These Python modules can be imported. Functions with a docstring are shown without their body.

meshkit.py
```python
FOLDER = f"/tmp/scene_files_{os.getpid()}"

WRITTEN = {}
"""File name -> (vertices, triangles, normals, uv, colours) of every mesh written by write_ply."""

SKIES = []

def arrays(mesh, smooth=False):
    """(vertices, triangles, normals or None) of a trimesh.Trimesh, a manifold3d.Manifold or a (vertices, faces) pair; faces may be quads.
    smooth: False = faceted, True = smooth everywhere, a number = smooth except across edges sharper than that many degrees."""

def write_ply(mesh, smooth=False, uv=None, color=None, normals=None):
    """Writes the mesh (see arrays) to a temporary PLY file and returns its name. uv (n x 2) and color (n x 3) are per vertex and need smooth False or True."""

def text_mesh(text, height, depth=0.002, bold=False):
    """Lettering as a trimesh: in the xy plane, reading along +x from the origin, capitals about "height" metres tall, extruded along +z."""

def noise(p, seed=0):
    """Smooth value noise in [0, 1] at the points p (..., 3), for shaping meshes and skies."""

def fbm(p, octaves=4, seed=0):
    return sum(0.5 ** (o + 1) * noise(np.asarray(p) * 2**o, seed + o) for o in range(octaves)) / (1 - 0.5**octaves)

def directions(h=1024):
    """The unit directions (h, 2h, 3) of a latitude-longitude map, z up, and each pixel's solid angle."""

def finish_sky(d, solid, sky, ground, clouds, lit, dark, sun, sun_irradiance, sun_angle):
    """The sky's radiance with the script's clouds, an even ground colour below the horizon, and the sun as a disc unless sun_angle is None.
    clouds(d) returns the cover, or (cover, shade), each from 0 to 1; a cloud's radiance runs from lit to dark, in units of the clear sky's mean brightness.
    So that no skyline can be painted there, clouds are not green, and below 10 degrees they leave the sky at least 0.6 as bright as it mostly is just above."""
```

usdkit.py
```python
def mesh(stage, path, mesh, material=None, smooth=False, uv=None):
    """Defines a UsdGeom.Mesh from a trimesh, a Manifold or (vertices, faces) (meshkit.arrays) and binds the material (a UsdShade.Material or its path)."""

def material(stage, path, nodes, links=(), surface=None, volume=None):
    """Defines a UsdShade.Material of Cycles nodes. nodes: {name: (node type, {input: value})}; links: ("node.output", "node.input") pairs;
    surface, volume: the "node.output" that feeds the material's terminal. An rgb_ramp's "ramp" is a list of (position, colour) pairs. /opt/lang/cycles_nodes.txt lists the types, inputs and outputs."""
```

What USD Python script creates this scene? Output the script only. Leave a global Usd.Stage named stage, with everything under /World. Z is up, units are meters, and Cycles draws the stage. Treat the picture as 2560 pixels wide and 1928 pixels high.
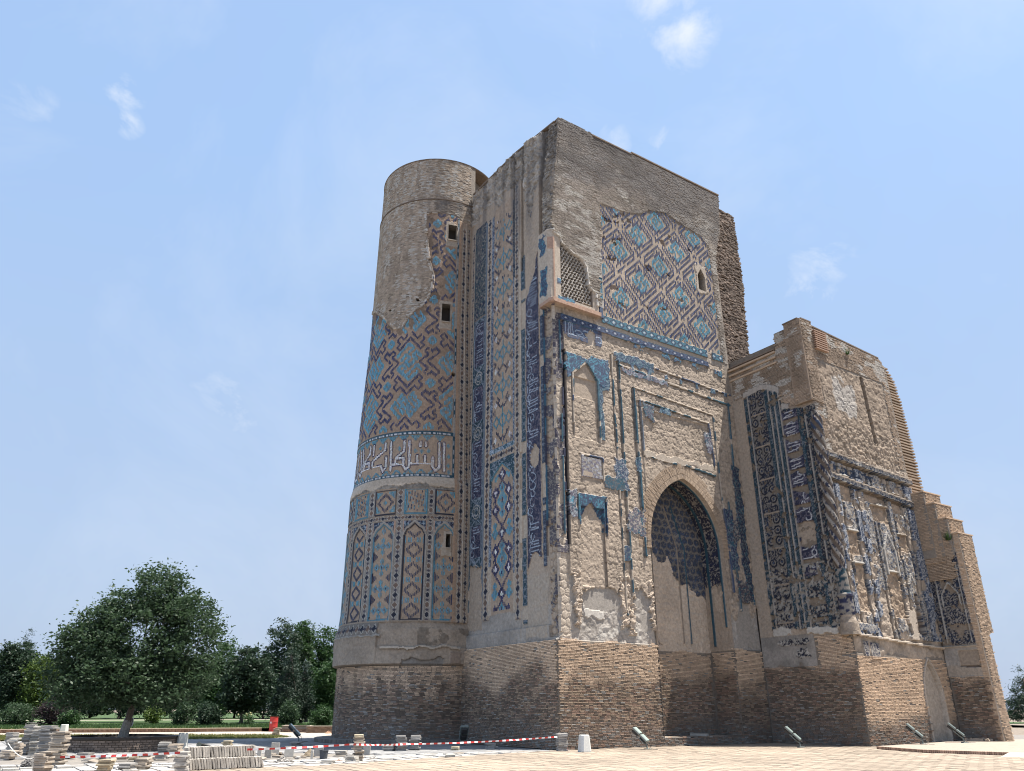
import math, random
import numpy as np, shapely, trimesh, usdkit, meshkit
from shapely.geometry import Polygon, LineString
from pxr import Usd, UsdGeom, UsdLux, Gf, Sdf, Vt, UsdShade

# ---------------------------------------------------------------- camera, sky, sun, exposure
stage = Usd.Stage.CreateInMemory()
UsdGeom.SetStageUpAxis(stage, 'Z'); UsdGeom.SetStageMetersPerUnit(stage, 1.0)
UsdGeom.Xform.Define(stage, '/World')
cam = UsdGeom.Camera.Define(stage, '/World/camera')
cam.AddTranslateOp().Set(Gf.Vec3d(0, 0, 1.75)); cam.AddRotateXOp().Set(112.8)
cam.CreateHorizontalApertureAttr(36.0); cam.CreateFocalLengthAttr(27.0)
cam.CreateExposureAttr(1.3)
EL, AZ = math.radians(71), math.radians(90)
SUN = np.array([math.sin(AZ) * math.cos(EL), math.cos(AZ) * math.cos(EL), math.sin(EL)])
SKY = {
    't': ('sky_texture', {'sky_type': 'single_scattering', 'sun_disc': False, 'sun_elevation': EL, 'sun_rotation': AZ, 'aerosol_density': 1.0, 'air_density': 1.0}),
    'tc': ('texture_coordinate', {}),
    'mp': ('mapping', {'scale': (1.0, 1.0, 1.6), 'rotation': (0.0, 0.5, 0.3)}),
    'n1': ('noise_texture', {'scale': 11.0, 'detail': 9.0, 'roughness': 0.62, 'distortion': 0.5}),
    'n2': ('noise_texture', {'scale': 1.6, 'detail': 5.0, 'roughness': 0.55}),
    'rv': ('rgb_ramp', {'ramp': [(0.25, (0.5, 0.5, 0.5)), (0.75, (0.9, 0.9, 0.9))]}),
    'hz': ('mix_color', {'b': (1.37, 1.98, 2.93), 'use_clamp': True}), 'sx': ('separate_xyz', {}), 'el': ('map_range', {'from_min': 0.0, 'from_max': 0.62, 'to_min': 0.95, 'to_max': 0.0, 'clamp': True}), 'lo': ('mix_color', {'b': (1.5, 1.82, 2.42), 'use_clamp': True}),
    'cl': ('mix_color', {'b': (2.9, 3.1, 3.4), 'use_clamp': True}),
    'rp': ('rgb_ramp', {'ramp': [(0.0, (0, 0, 0)), (0.08, (0, 0, 0)), (0.35, (0.4, 0.4, 0.4)), (0.8, (0.95, 0.95, 0.95))]}),
    'th': ('rgb_ramp', {'ramp': [(0.0, (0, 0, 0)), (0.48, (0, 0, 0)), (0.8, (0.3, 0.3, 0.3))]}), 'n3': ('noise_texture', {'scale': 2.6, 'detail': 7.0, 'roughness': 0.6, 'distortion': 0.6}),
    'mx': ('math', {'math_type': 'maximum'}),
    'b': ('background_shader', {'strength': 0.125})}
SKY_LINKS = [('tc.generated', 'mp.vector'), ('mp.vector', 'n1.vector'), ('tc.generated', 'n2.vector'), ('n2.fac', 'rv.fac'), ('t.color', 'hz.a'), ('rv.color', 'hz.fac'), ('tc.generated', 'sx.vector'), ('sx.z', 'el.value'), ('el.result', 'lo.fac'), ('hz.result', 'lo.a'), ('lo.result', 'cl.a'), ('tc.generated', 'n3.vector'), ('n3.fac', 'th.fac'), ('rp.color', 'mx.value1'), ('th.color', 'mx.value2'), ('mx.value', 'cl.fac'), ('cl.result', 'b.color')]
last = None
for k, (dx, dy, dz, r, w_) in enumerate(((0.19, 0.66, 0.727, 0.058, 0.95), (0.17, 0.645, 0.745, 0.045, 0.9), (0.113, 0.674, 0.73, 0.03, 0.6), (-0.426, 0.656, 0.623, 0.026, 0.7), (-0.427, 0.676, 0.601, 0.02, 0.85), (0.372, 0.784, 0.497, 0.045, 0.55), (0.358, 0.813, 0.459, 0.04, 0.75), (0.128, 0.752, 0.646, 0.025, 0.7), (0.185, 0.747, 0.639, 0.025, 0.7), (-0.334, 0.878, 0.344, 0.07, 0.35), (-0.502, 0.628, 0.595, 0.045, 0.25), (0.299, 0.743, 0.599, 0.03, 0.6))):   # where the wisps float
    n_ = math.sqrt(dx * dx + dy * dy + dz * dz); c = (dx / n_, dy / n_, dz / n_)
    SKY[f'm{k}'] = ('mapping', {'location': tuple(-q / r for q in c), 'scale': (1 / r, 1 / r, 1 / r)}); SKY[f'g{k}'] = ('gradient_texture', {'gradient_type': 'spherical'}); SKY[f'w{k}'] = ('math', {'math_type': 'multiply_add', 'value2': 0.85 * w_, 'value3': 0.0})
    SKY_LINKS += [('tc.generated', f'm{k}.vector'), (f'm{k}.vector', f'g{k}.vector'), (f'g{k}.fac', f'w{k}.value1')]
    if last: SKY[f'x{k}'] = ('math', {'math_type': 'maximum'}); SKY_LINKS += [(last, f'x{k}.value1'), (f'w{k}.value', f'x{k}.value2')]; last = f'x{k}.value'
    else: last = f'w{k}.value'
SKY['nr'] = ('map_range', {'from_min': 0.42, 'from_max': 0.7, 'clamp': True}); SKY['sq'] = ('math', {'math_type': 'power', 'value2': 0.6}); SKY['gate'] = ('math', {'math_type': 'multiply', 'use_clamp': True})
SKY_LINKS += [('n1.fac', 'nr.value'), (last, 'sq.value1'), ('sq.value', 'gate.value1'), ('nr.result', 'gate.value2'), ('gate.value', 'rp.fac')]
sky_m = usdkit.material(stage, '/World/Looks/sky', SKY, SKY_LINKS, surface='b.background')
dome = UsdLux.DomeLight.Define(stage, '/World/sky'); UsdShade.MaterialBindingAPI.Apply(dome.GetPrim()).Bind(sky_m)
sun = UsdLux.DistantLight.Define(stage, '/World/sun')
sun.CreateNormalizeAttr(True); sun.CreateIntensityAttr(1.25); sun.CreateAngleAttr(0.5); sun.CreateColorAttr(Gf.Vec3f(1.0, 0.95, 0.88))
sun.AddTransformOp().Set(Gf.Matrix4d().SetRotate(Gf.Rotation(Gf.Vec3d(0, 0, 1), Gf.Vec3d(*map(float, SUN)))))

# ---------------------------------------------------------------- helpers
rng = np.random.default_rng(11); random.seed(5)
fbm, vnoise = meshkit.fbm, meshkit.noise
T = Sdf.ValueTypeNames
taken = {}
def path_of(parent, name):
    k = (parent, name); n = taken.get(k, 0); taken[k] = n + 1
    return f'{parent}/{name}' + (f'_{n:03d}' if n else '')
def say(prim, **kw):
    for k, v in kw.items():
        if v: prim.SetCustomDataByKey({'cat': 'category'}.get(k, k), v)
    return prim
def mesh(name, vf, mat, parent='/World', col=None, smooth=False, glz=None, **tags):
    p = path_of(parent, name)
    if isinstance(vf, tuple) and np.ndim(vf[1]) == 1: vf = (vf[0], np.array(vf[1]))
    m = usdkit.mesh(stage, p, vf, LOOK[mat], smooth)
    n = len(m.GetPointsAttr().Get())
    if col is not None:
        c = np.asarray(col, np.float32)
        if c.ndim == 1: c = np.tile(c, (n, 1))
        UsdGeom.PrimvarsAPI(m).CreatePrimvar('col', T.Color3fArray, 'vertex').Set(Vt.Vec3fArray.FromNumpy(np.ascontiguousarray(c)))
    if glz is not None:
        UsdGeom.PrimvarsAPI(m).CreatePrimvar('glz', T.FloatArray, 'vertex').Set(Vt.FloatArray.FromNumpy(np.ascontiguousarray(glz, np.float32)))
    say(m.GetPrim(), **tags)
    return p
def thing(name, label, cat, loc=(0, 0, 0), rz=0.0, group=None, parent='/World'):
    p = path_of(parent, name); x = UsdGeom.Xform.Define(stage, p)
    x.AddTranslateOp().Set(Gf.Vec3d(*map(float, loc)))
    if rz: x.AddRotateZOp().Set(float(rz))
    say(x.GetPrim(), label=label, cat=cat, group=group)
    return p
def copy_of(src, name, label, cat, loc, rz=0.0, group=None, scale=None):
    p = thing(name, label, cat, loc, rz, group)
    pr = stage.GetPrimAtPath(p)
    if scale: UsdGeom.Xform(pr).AddScaleOp().Set(Gf.Vec3f(*scale) if np.ndim(scale) else Gf.Vec3f(scale, scale, scale))
    pr.GetReferences().AddInternalReference(src); pr.SetInstanceable(True)
    return p
def join(parts):
    n, V, F = 0, [], []
    for v, f in parts:
        v = np.asarray(v, float); f = np.asarray(f, int)
        if f.shape[1] == 4: f = np.vstack([f[:, [0, 1, 2]], f[:, [0, 2, 3]]])
        V.append(v); F.append(f + n); n += len(v)
    return np.vstack(V), np.vstack(F)
BOXF = np.array([[0, 3, 2, 1], [4, 5, 6, 7], [0, 1, 5, 4], [1, 2, 6, 5], [2, 3, 7, 6], [3, 0, 4, 7]])
def box(c, s, rz=0.0, tilt=None, jit=0.0):
    x, y, z = np.array(s) / 2.0
    v = np.array([[-x, -y, -z], [x, -y, -z], [x, y, -z], [-x, y, -z], [-x, -y, z], [x, -y, z], [x, y, z], [-x, y, z]])
    if jit: v = v + rng.uniform(-jit, jit, v.shape)
    if tilt is not None: v = v @ trimesh.transformations.euler_matrix(*tilt)[:3, :3].T
    a = math.radians(rz); R = np.array([[math.cos(a), -math.sin(a), 0], [math.sin(a), math.cos(a), 0], [0, 0, 1]])
    return v @ R.T + np.array(c, float), BOXF
def bevel_box(c, s, b=0.02, rz=0.0):
    x, y, z = np.array(s) / 2.0
    pts = [(sx * (x - bx), sy * (y - by), sz * (z - bz)) for sx in (-1, 1) for sy in (-1, 1) for sz in (-1, 1) for bx, by, bz in ((b, b, 0), (b, 0, b), (0, b, b))]
    h = trimesh.convex.convex_hull(np.array(pts)); v = np.array(h.vertices)
    a = math.radians(rz); R = np.array([[math.cos(a), -math.sin(a), 0], [math.sin(a), math.cos(a), 0], [0, 0, 1]])
    return v @ R.T + np.array(c, float), np.array(h.faces)
def lathe(prof, n=24, close=True, a0=0.0, a1=2 * math.pi):
    prof = np.array(prof, float); full = abs(a1 - a0 - 2 * math.pi) < 1e-6
    k = n if full else n + 1
    ang = a0 + (a1 - a0) * np.arange(k) / n
    v = np.stack([prof[:, 0][:, None] * np.cos(ang), prof[:, 0][:, None] * np.sin(ang), np.repeat(prof[:, 1][:, None], k, 1)], -1).reshape(-1, 3)
    f = []
    for i in range(len(prof) - 1):
        for j in range(n):
            j2 = (j + 1) % k
            f.append([i * k + j, i * k + j2, (i + 1) * k + j2, (i + 1) * k + j])
    return v, np.array(f)
def tubes(p, r, n=6):
    p = np.asarray(p, float); t = np.gradient(p, axis=0); t /= np.linalg.norm(t, axis=1, keepdims=True) + 1e-9
    a = np.cross(t, [0.31, 0.95, 0.05]); a /= np.linalg.norm(a, axis=1, keepdims=True) + 1e-9; b = np.cross(t, a)
    th = np.arange(n) * 2 * np.pi / n; r = np.broadcast_to(r, len(p))
    v = (p[:, None] + r[:, None, None] * (np.cos(th)[None, :, None] * a[:, None] + np.sin(th)[None, :, None] * b[:, None])).reshape(-1, 3)
    f = [[i * n + j, i * n + (j + 1) % n, (i + 1) * n + (j + 1) % n, (i + 1) * n + j] for i in range(len(p) - 1) for j in range(n)]
    v = np.vstack([v, p[0], p[-1]]); m = len(v)
    f += [[m - 2, (j + 1) % n, j, j] for j in range(n)] + [[m - 1, (len(p) - 2 + 1) * n + j, (len(p) - 1) * n + (j + 1) % n, (len(p) - 1) * n + (j + 1) % n] for j in range(n)]
    f = np.array(f); tri = np.vstack([f[:, [0, 1, 2]], f[:, [0, 2, 3]]])
    tri = tri[(tri[:, 0] != tri[:, 1]) & (tri[:, 1] != tri[:, 2]) & (tri[:, 0] != tri[:, 2])]
    return v, tri

# ---------------------------------------------------------------- materials
LOOK = {}
def wall_mat(name, bump=0.02, rough=0.93, var=0.22, nscale=7.0):
    LOOK[name] = usdkit.material(stage, f'/World/Looks/{name}', {
        'a': ('attribute', {'attribute': 'col'}), 'g': ('attribute', {'attribute': 'glz'}),
        'pos': ('geometry', {}), 'n': ('noise_texture', {'scale': nscale, 'detail': 5.0, 'roughness': 0.65}), 'n2': ('noise_texture', {'scale': 38.0, 'detail': 3.0, 'roughness': 0.6}),
        'mr': ('map_range', {'from_min': 0.3, 'from_max': 0.7, 'to_min': 1 - var, 'to_max': 1 + var}), 'mr2': ('map_range', {'from_min': 0.3, 'from_max': 0.7, 'to_min': 0.9, 'to_max': 1.1}),
        'mm': ('math', {'math_type': 'multiply'}), 'cx': ('combine_xyz', {}), 'mul': ('mix_color', {'blend_type': 'multiply', 'fac': 1.0, 'use_clamp': True}),
        'rr': ('map_range', {'to_min': rough, 'to_max': 0.5}), 'sum': ('math', {'math_type': 'add'}), 'bp': ('bump', {'distance': bump, 'strength': 0.7}),
        'p': ('principled_bsdf', {'specular_ior_level': 0.3})},
        [('pos.position', 'n.vector'), ('pos.position', 'n2.vector'), ('n.fac', 'mr.value'), ('n2.fac', 'mr2.value'), ('mr.result', 'mm.value1'), ('mr2.result', 'mm.value2'),
         ('mm.value', 'cx.x'), ('mm.value', 'cx.y'), ('mm.value', 'cx.z'), ('a.color', 'mul.a'), ('cx.vector', 'mul.b'), ('mul.result', 'p.base_color'),
         ('g.fac', 'rr.value'), ('rr.result', 'p.roughness'), ('n.fac', 'sum.value1'), ('n2.fac', 'sum.value2'), ('sum.value', 'bp.height'), ('bp.normal', 'p.normal')], surface='p.BSDF')
wall_mat('masonry'); wall_mat('brickwork', bump=0.012, var=0.16); wall_mat('stone', bump=0.01, var=0.15, nscale=5.0)
wall_mat('soil', bump=0.03, var=0.3, nscale=3.0)
def plain(name, col, rough=0.7, metallic=0.0, var=0.1, scale=9.0, spec=0.4):
    LOOK[name] = usdkit.material(stage, f'/World/Looks/{name}', {
        'pos': ('texture_coordinate', {}), 'n': ('noise_texture', {'scale': scale, 'detail': 4.0}),
        'r': ('rgb_ramp', {'ramp': [(0.3, tuple(c * (1 - var) for c in col)), (0.7, tuple(min(1, c * (1 + var)) for c in col))]}),
        'p': ('principled_bsdf', {'roughness': rough, 'metallic': metallic, 'specular_ior_level': spec})},
        [('pos.object', 'n.vector'), ('n.fac', 'r.fac'), ('r.color', 'p.base_color')], surface='p.BSDF')
def vcol(name, rough=0.6, spec=0.4):
    LOOK[name] = usdkit.material(stage, f'/World/Looks/{name}', {'a': ('attribute', {'attribute': 'col'}), 'p': ('principled_bsdf', {'roughness': rough, 'specular_ior_level': spec})}, [('a.color', 'p.base_color')], surface='p.BSDF')
vcol('glaze', 0.35, 0.5); vcol('painted', 0.55)
def leaf(name, c1, c2, c3, tr=0.35):
    LOOK[name] = usdkit.material(stage, f'/World/Looks/{name}', {
        'g': ('geometry', {}), 'r': ('rgb_ramp', {'ramp': [(0.0, c1), (0.55, c2), (1.0, c3)]}),
        'p': ('principled_bsdf', {'roughness': 0.55, 'specular_ior_level': 0.35}), 't': ('translucent_bsdf', {}), 'm': ('mix_closure', {'fac': tr})},
        [('g.random_per_island', 'r.fac'), ('r.color', 'p.base_color'), ('r.color', 't.color'), ('p.BSDF', 'm.closure1'), ('t.BSDF', 'm.closure2')], surface='m.closure')
leaf('leaf_elm', (0.042, 0.074, 0.034), (0.066, 0.11, 0.048), (0.105, 0.152, 0.07), 0.4); leaf('leaf_dark', (0.026, 0.048, 0.026), (0.038, 0.068, 0.034), (0.06, 0.094, 0.046))
leaf('leaf_green', (0.035, 0.075, 0.022), (0.055, 0.115, 0.03), (0.085, 0.15, 0.04)); leaf('leaf_yellow', (0.07, 0.11, 0.02), (0.12, 0.16, 0.03), (0.17, 0.2, 0.035))
leaf('leaf_pine', (0.025, 0.045, 0.028), (0.038, 0.06, 0.036), (0.055, 0.08, 0.045), 0.15); leaf('leaf_purple', (0.03, 0.02, 0.022), (0.05, 0.035, 0.035), (0.07, 0.055, 0.045))
leaf('grass', (0.13, 0.14, 0.045), (0.22, 0.21, 0.075), (0.34, 0.3, 0.13), 0.4); leaf('grass_green', (0.05, 0.095, 0.028), (0.075, 0.135, 0.04), (0.12, 0.17, 0.055), 0.4); leaf('petal', (0.6, 0.55, 0.3), (0.7, 0.68, 0.5), (0.75, 0.7, 0.4))
plain('bark', (0.11, 0.09, 0.075), 0.9, var=0.35, scale=14); plain('pale_bark', (0.28, 0.26, 0.23), 0.9, var=0.25, scale=14)
plain('red_paint', (0.42, 0.035, 0.03), 0.45); plain('dark_metal', (0.03, 0.028, 0.026), 0.5); plain('white_concrete', (0.5, 0.5, 0.47), 0.8, var=0.06); plain('rim', (0.022, 0.018, 0.016), 0.6)
plain('lamp_metal', (0.16, 0.18, 0.165), 0.45, 0.3); plain('lamp_glass', (0.34, 0.42, 0.38), 0.18, 0.1, var=0.05, spec=0.6); plain('bucket_rubber', (0.045, 0.05, 0.06), 0.7, var=0.35, scale=30); plain('white_paint', (0.7, 0.72, 0.74), 0.4); plain('white_rope', (0.62, 0.6, 0.55), 0.9); plain('dark_inside', (0.05, 0.043, 0.037), 0.95)

# ---------------------------------------------------------------- colours (linear)
TAN = np.array([0.325, 0.265, 0.207]); PALE = np.array([0.40, 0.34, 0.275]); GREY = np.array([0.30, 0.272, 0.24]); LIME = np.array([0.48, 0.448, 0.40])
BRK = np.array([0.415, 0.31, 0.22]); RED = np.array([0.245, 0.163, 0.12]); DRK = np.array([0.125, 0.096, 0.075]); MORT = np.array([0.28, 0.238, 0.195])
NAVY = np.array([0.019, 0.022, 0.046]); INK = np.array([0.014, 0.016, 0.028]); BLUE = np.array([0.046, 0.068, 0.118]); TEAL = np.array([0.03, 0.08, 0.112]); TURQ = np.array([0.075, 0.215, 0.29]); WHT = np.array([0.6, 0.61, 0.63]); VIO = np.array([0.066, 0.06, 0.078]); ICE = np.array([0.27, 0.32, 0.38])
SOOT = np.array([0.12, 0.11, 0.105])

# ---------------------------------------------------------------- the ruin's own frame
A0 = np.array([2.1721, 38.7508, 0.0]); az = math.radians(56.3)
U = np.array([math.sin(az), math.cos(az), 0.0]); W = np.array([-math.cos(az), math.sin(az), 0.0]); ZV = np.array([0, 0, 1.0])
def loc(u, w, z):
    u, w, z = np.broadcast_arrays(np.asarray(u, float), w, z)
    return A0 + u[..., None] * U + w[..., None] * W + z[..., None] * ZV
TU, TW = -0.07, 14.03
RPROF = np.array([(0, 5.0), (3.95, 5.0), (4.05, 5.22), (5.9, 5.25), (6.3, 5.08), (7, 5.02), (14.4, 5.02), (14.9, 4.9), (18.5, 4.8), (22.6, 4.66), (25.5, 4.54), (35.6, 4.47), (35.7, 4.42), (39.5, 4.38)])
def Rz(z): return np.interp(z, RPROF[:, 0], RPROF[:, 1])
def tower_map(psi, z, h=0.0):
    a = np.radians(psi); r = Rz(z) + h
    return loc(TU - r * np.sin(a), TW - r * np.cos(a), z)
def tower_n(psi):
    a = np.radians(psi); return -np.sin(a)[..., None] * U - np.cos(a)[..., None] * W

class Sheet:
    """A wall face as a fine relief: colour, height and gloss over (s, z)."""
    def __init__(self, s0, s1, z0, z1, d, pos, ks=1.0):
        self.s = np.arange(s0, s1 + d * ks * 0.5, d * ks); self.z = np.arange(z0, z1 + d * 0.5, d)
        self.S, self.Z = np.meshgrid(self.s, self.z); self.C = np.zeros(self.S.shape + (3,)); self.C[:] = TAN
        self.H = np.zeros_like(self.S); self.G = np.zeros_like(self.S); self.O = np.ones(self.S.shape, bool); self.pos = pos; self.ks = ks; self.cache = {}
    def n(self, sc, seed=0, o=4, az=1.0):
        """Smooth value noise over the face, from random lattices blended row by row and column by column."""
        key = (sc, seed, o, az)
        if key in self.cache: return self.cache[key]
        out, tot = 0.0, 0.0
        for k in range(o):
            r = np.random.default_rng(seed * 977 + k * 31 + 5); e = sc / 2 ** k
            x, y = (self.s - self.s[0]) / self.ks / e + 0.37 * k, (self.z - self.z[0]) / e / az + 0.61 * k
            lat = r.random((int(y[-1]) + 3, int(x[-1]) + 3)); i, j = x.astype(int), y.astype(int); tx, ty = x - i, y - j; tx, ty = tx * tx * (3 - 2 * tx), (ty * ty * (3 - 2 * ty))[:, None]
            row = lat[j] * (1 - ty) + lat[j + 1] * ty
            out = out + 0.5 ** k * (row[:, i] * (1 - tx) + row[:, i + 1] * tx); tot += 0.5 ** k
        out = out / tot
        if len(self.cache) > 40: self.cache.clear()
        self.cache[key] = out
        return out
    def rect(self, a, b, c, d, rag=0.0, rs=0.5, seed=1):
        S, Z = self.S, self.Z
        if rag:
            S = S + rag * self.ks * 2 * (self.n(rs, seed) - 0.5) * 2; Z = Z + rag * 2 * (self.n(rs, seed + 50) - 0.5) * 2
        return (S >= a) & (S <= b) & (Z >= c) & (Z <= d)
    def poly(self, pts, rag=0.0, rs=0.5, seed=1):
        S, Z = self.S, self.Z
        if rag:
            S = S + rag * self.ks * 4 * (self.n(rs, seed) - 0.5); Z = Z + rag * 4 * (self.n(rs, seed + 50) - 0.5)
        return shapely.contains_xy(Polygon(pts), S.ravel(), Z.ravel()).reshape(S.shape)
    def line(self, pts, wd):
        out = np.zeros(self.S.shape, bool)
        for (x0, y0), (x1, y1) in zip(pts[:-1], pts[1:]):
            m = wd * 2 + 0.1
            i = np.where((self.s > min(x0, x1) - m * self.ks) & (self.s < max(x0, x1) + m * self.ks))[0]; j = np.where((self.z > min(y0, y1) - m) & (self.z < max(y0, y1) + m))[0]
            if not len(i) or not len(j): continue
            sl = (slice(j[0], j[-1] + 1), slice(i[0], i[-1] + 1))
            X, Y = self.S[sl] / self.ks, self.Z[sl]; ax, bx = x0 / self.ks, x1 / self.ks
            dx, dy = bx - ax, y1 - y0; L = dx * dx + dy * dy + 1e-9
            t = np.clip(((X - ax) * dx + (Y - y0) * dy) / L, 0, 1)
            out[sl] |= np.hypot(X - ax - t * dx, Y - y0 - t * dy) < wd / 2
        return out
    def put(self, m, col=None, h=None, g=None, mix=1.0):
        if col is not None: self.C[m] = self.C[m] * (1 - mix) + np.asarray(col) * mix
        if h is not None: self.H[m] = h
        if g is not None: self.G[m] = g
    def scale(self, m, f): self.C[m] *= f
    # ---- decorative fills
    def mosaic(self, m, base=NAVY, vein=ICE, dots=None, sc=0.28, seed=3, g=0.8, amount=0.035, h=0.02):
        k = self.n(sc, seed, 2); k2 = self.n(sc * 0.6, seed + 9, 2)
        self.put(m, base, h, g); self.put(m & (np.abs(k - 0.5) < amount), vein); self.put(m & (np.abs(k2 - 0.45) < amount * 0.5), vein * 0.7)
        if dots is not None: self.put(m & (k2 > 0.66), dots)
        self.C[m] *= (0.75 + 0.5 * self.n(1.3, seed + 4))[m][:, None]
    def lozenge(self, s0, s1, z0, z1, m=None, pitch=0.62, base=None, dark=(INK, RED * 0.55), horiz=False, seed=0):
        r = self.rect(s0, s1, z0, z1)
        if m is not None: r &= m
        a, b = ((self.Z - z0) / (z1 - z0), (self.S - s0) / self.ks) if horiz else ((self.S - s0) / (s1 - s0), self.Z - z0)
        x = np.abs(a * 2 - 1); y = np.abs((b / pitch) % 1 * 2 - 1); k = np.floor(b / pitch).astype(int)
        self.put(r, (TAN * 0.95) if base is None else base, 0.01, 0.1)
        self.put(r & (x + y < 0.95), LIME * 0.72)
        for i, c in enumerate(dark): self.put(r & (x + y < 0.72) & (k % len(dark) == i), c, None, 0.7)
        self.put(r & (x + (1 - y) < 0.42), VIO * 0.9)
    def script(self, s0, s1, z0, z1, m=None, base=NAVY, ink=WHT, seed=1, horiz=False, wd=0.05):
        """A band of tall stems and looping letters, read along the band."""
        r = self.rect(s0, s1, z0, z1)
        if m is not None: r &= m
        self.mosaic(r, base, VIO * 1.5, None, 0.2, seed, 0.6, 0.06, 0.03)
        q = random.Random(seed); L, Hh = ((s1 - s0) / self.ks, z1 - z0) if horiz else (z1 - z0, (s1 - s0) / self.ks)
        P = (lambda t, y: (s0 + t * self.ks, z0 + y * Hh)) if horiz else (lambda t, y: (s1 - (1 - y) * (s1 - s0) if False else s0 + (1 - y) * (s1 - s0), z1 - t))
        k = np.zeros(self.S.shape, bool); t = 0.1
        while t < L - 0.15:
            kind = q.random()
            if kind < 0.55:
                for _ in range(q.randint(1, 3)):
                    k |= self.line([P(t, q.uniform(0.18, 0.3)), P(t + q.uniform(-0.05, 0.12), q.uniform(0.8, 0.95))], wd); t += q.uniform(0.13, 0.2)
            else:
                w_ = q.uniform(0.25, 0.5); y0 = q.uniform(0.15, 0.5); n = 9; e = q.uniform(0.1, 0.22)
                k |= self.line([P(t + w_ / 2 - w_ / 2 * math.cos(a), y0 + e * math.sin(a) * (1 if kind < 0.8 else -1)) for a in np.linspace(0, math.pi * q.uniform(1.1, 1.9), n)], wd); t += w_ + 0.05
            if q.random() < 0.5: k |= self.line([P(t - 0.35, q.uniform(0.1, 0.25)), P(t + 0.1, q.uniform(0.12, 0.28))], wd)
        self.put(r & k, ink, 0.04, 0.7)
    def build(self, name, parent, mat='masonry', **tags):
        p, nrm = self.pos(self.S, self.Z); v = p + nrm * self.H[..., None]
        h, w = self.S.shape; idx = np.arange(h * w).reshape(h, w)
        q = self.O[:-1, :-1] & self.O[1:, :-1] & self.O[:-1, 1:] & self.O[1:, 1:]
        f = np.stack([idx[:-1, :-1], idx[:-1, 1:], idx[1:, 1:], idx[1:, :-1]], -1)[q]
        used = np.unique(f); re = np.full(h * w, -1); re[used] = np.arange(len(used))
        return mesh(name, (v.reshape(-1, 3)[used], re[f]), mat, parent, np.clip(self.C.reshape(-1, 3)[used], 0.004, 0.9), glz=self.G.ravel()[used], **tags)
    def at(self, s, z, arr):
        i = np.clip(np.round((s - self.s[0]) / (self.s[1] - self.s[0])).astype(int), 0, len(self.s) - 1); j = np.clip(np.round((z - self.z[0]) / (self.z[1] - self.z[0])).astype(int), 0, len(self.z) - 1)
        return arr[j, i]

def blocks(p, t, nrm, w, h, d, b=0.006):
    """Bricks set in a wall: five faces each, the front a little smaller than the foot. Returns vertices (n, 8, 3)."""
    up = np.cross(nrm, t); up = np.where((up[:, 2] < 0)[:, None], -up, up)
    w, h, d = (np.broadcast_to(x, len(p))[:, None] for x in (w, h, d))
    c = [(-1, -1), (1, -1), (1, 1), (-1, 1)]
    back = [p + t * w / 2 * a + up * h / 2 * e - nrm * 0.05 for a, e in c]; front = [p + t * (w / 2 - b) * a + up * (h / 2 - b) * e + nrm * d for a, e in c]
    return np.stack(back + front, 1)
BF = np.array([[4, 5, 6, 7], [0, 1, 5, 4], [1, 2, 6, 5], [2, 3, 7, 6], [3, 0, 4, 7]])
def block_mesh(v8, col=None):
    n = len(v8); f = (np.arange(n)[:, None, None] * 8 + BF[None]).reshape(-1, 4)
    return (v8.reshape(-1, 3), f), (np.repeat(col, 8, 0) if col is not None else None)
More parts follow.
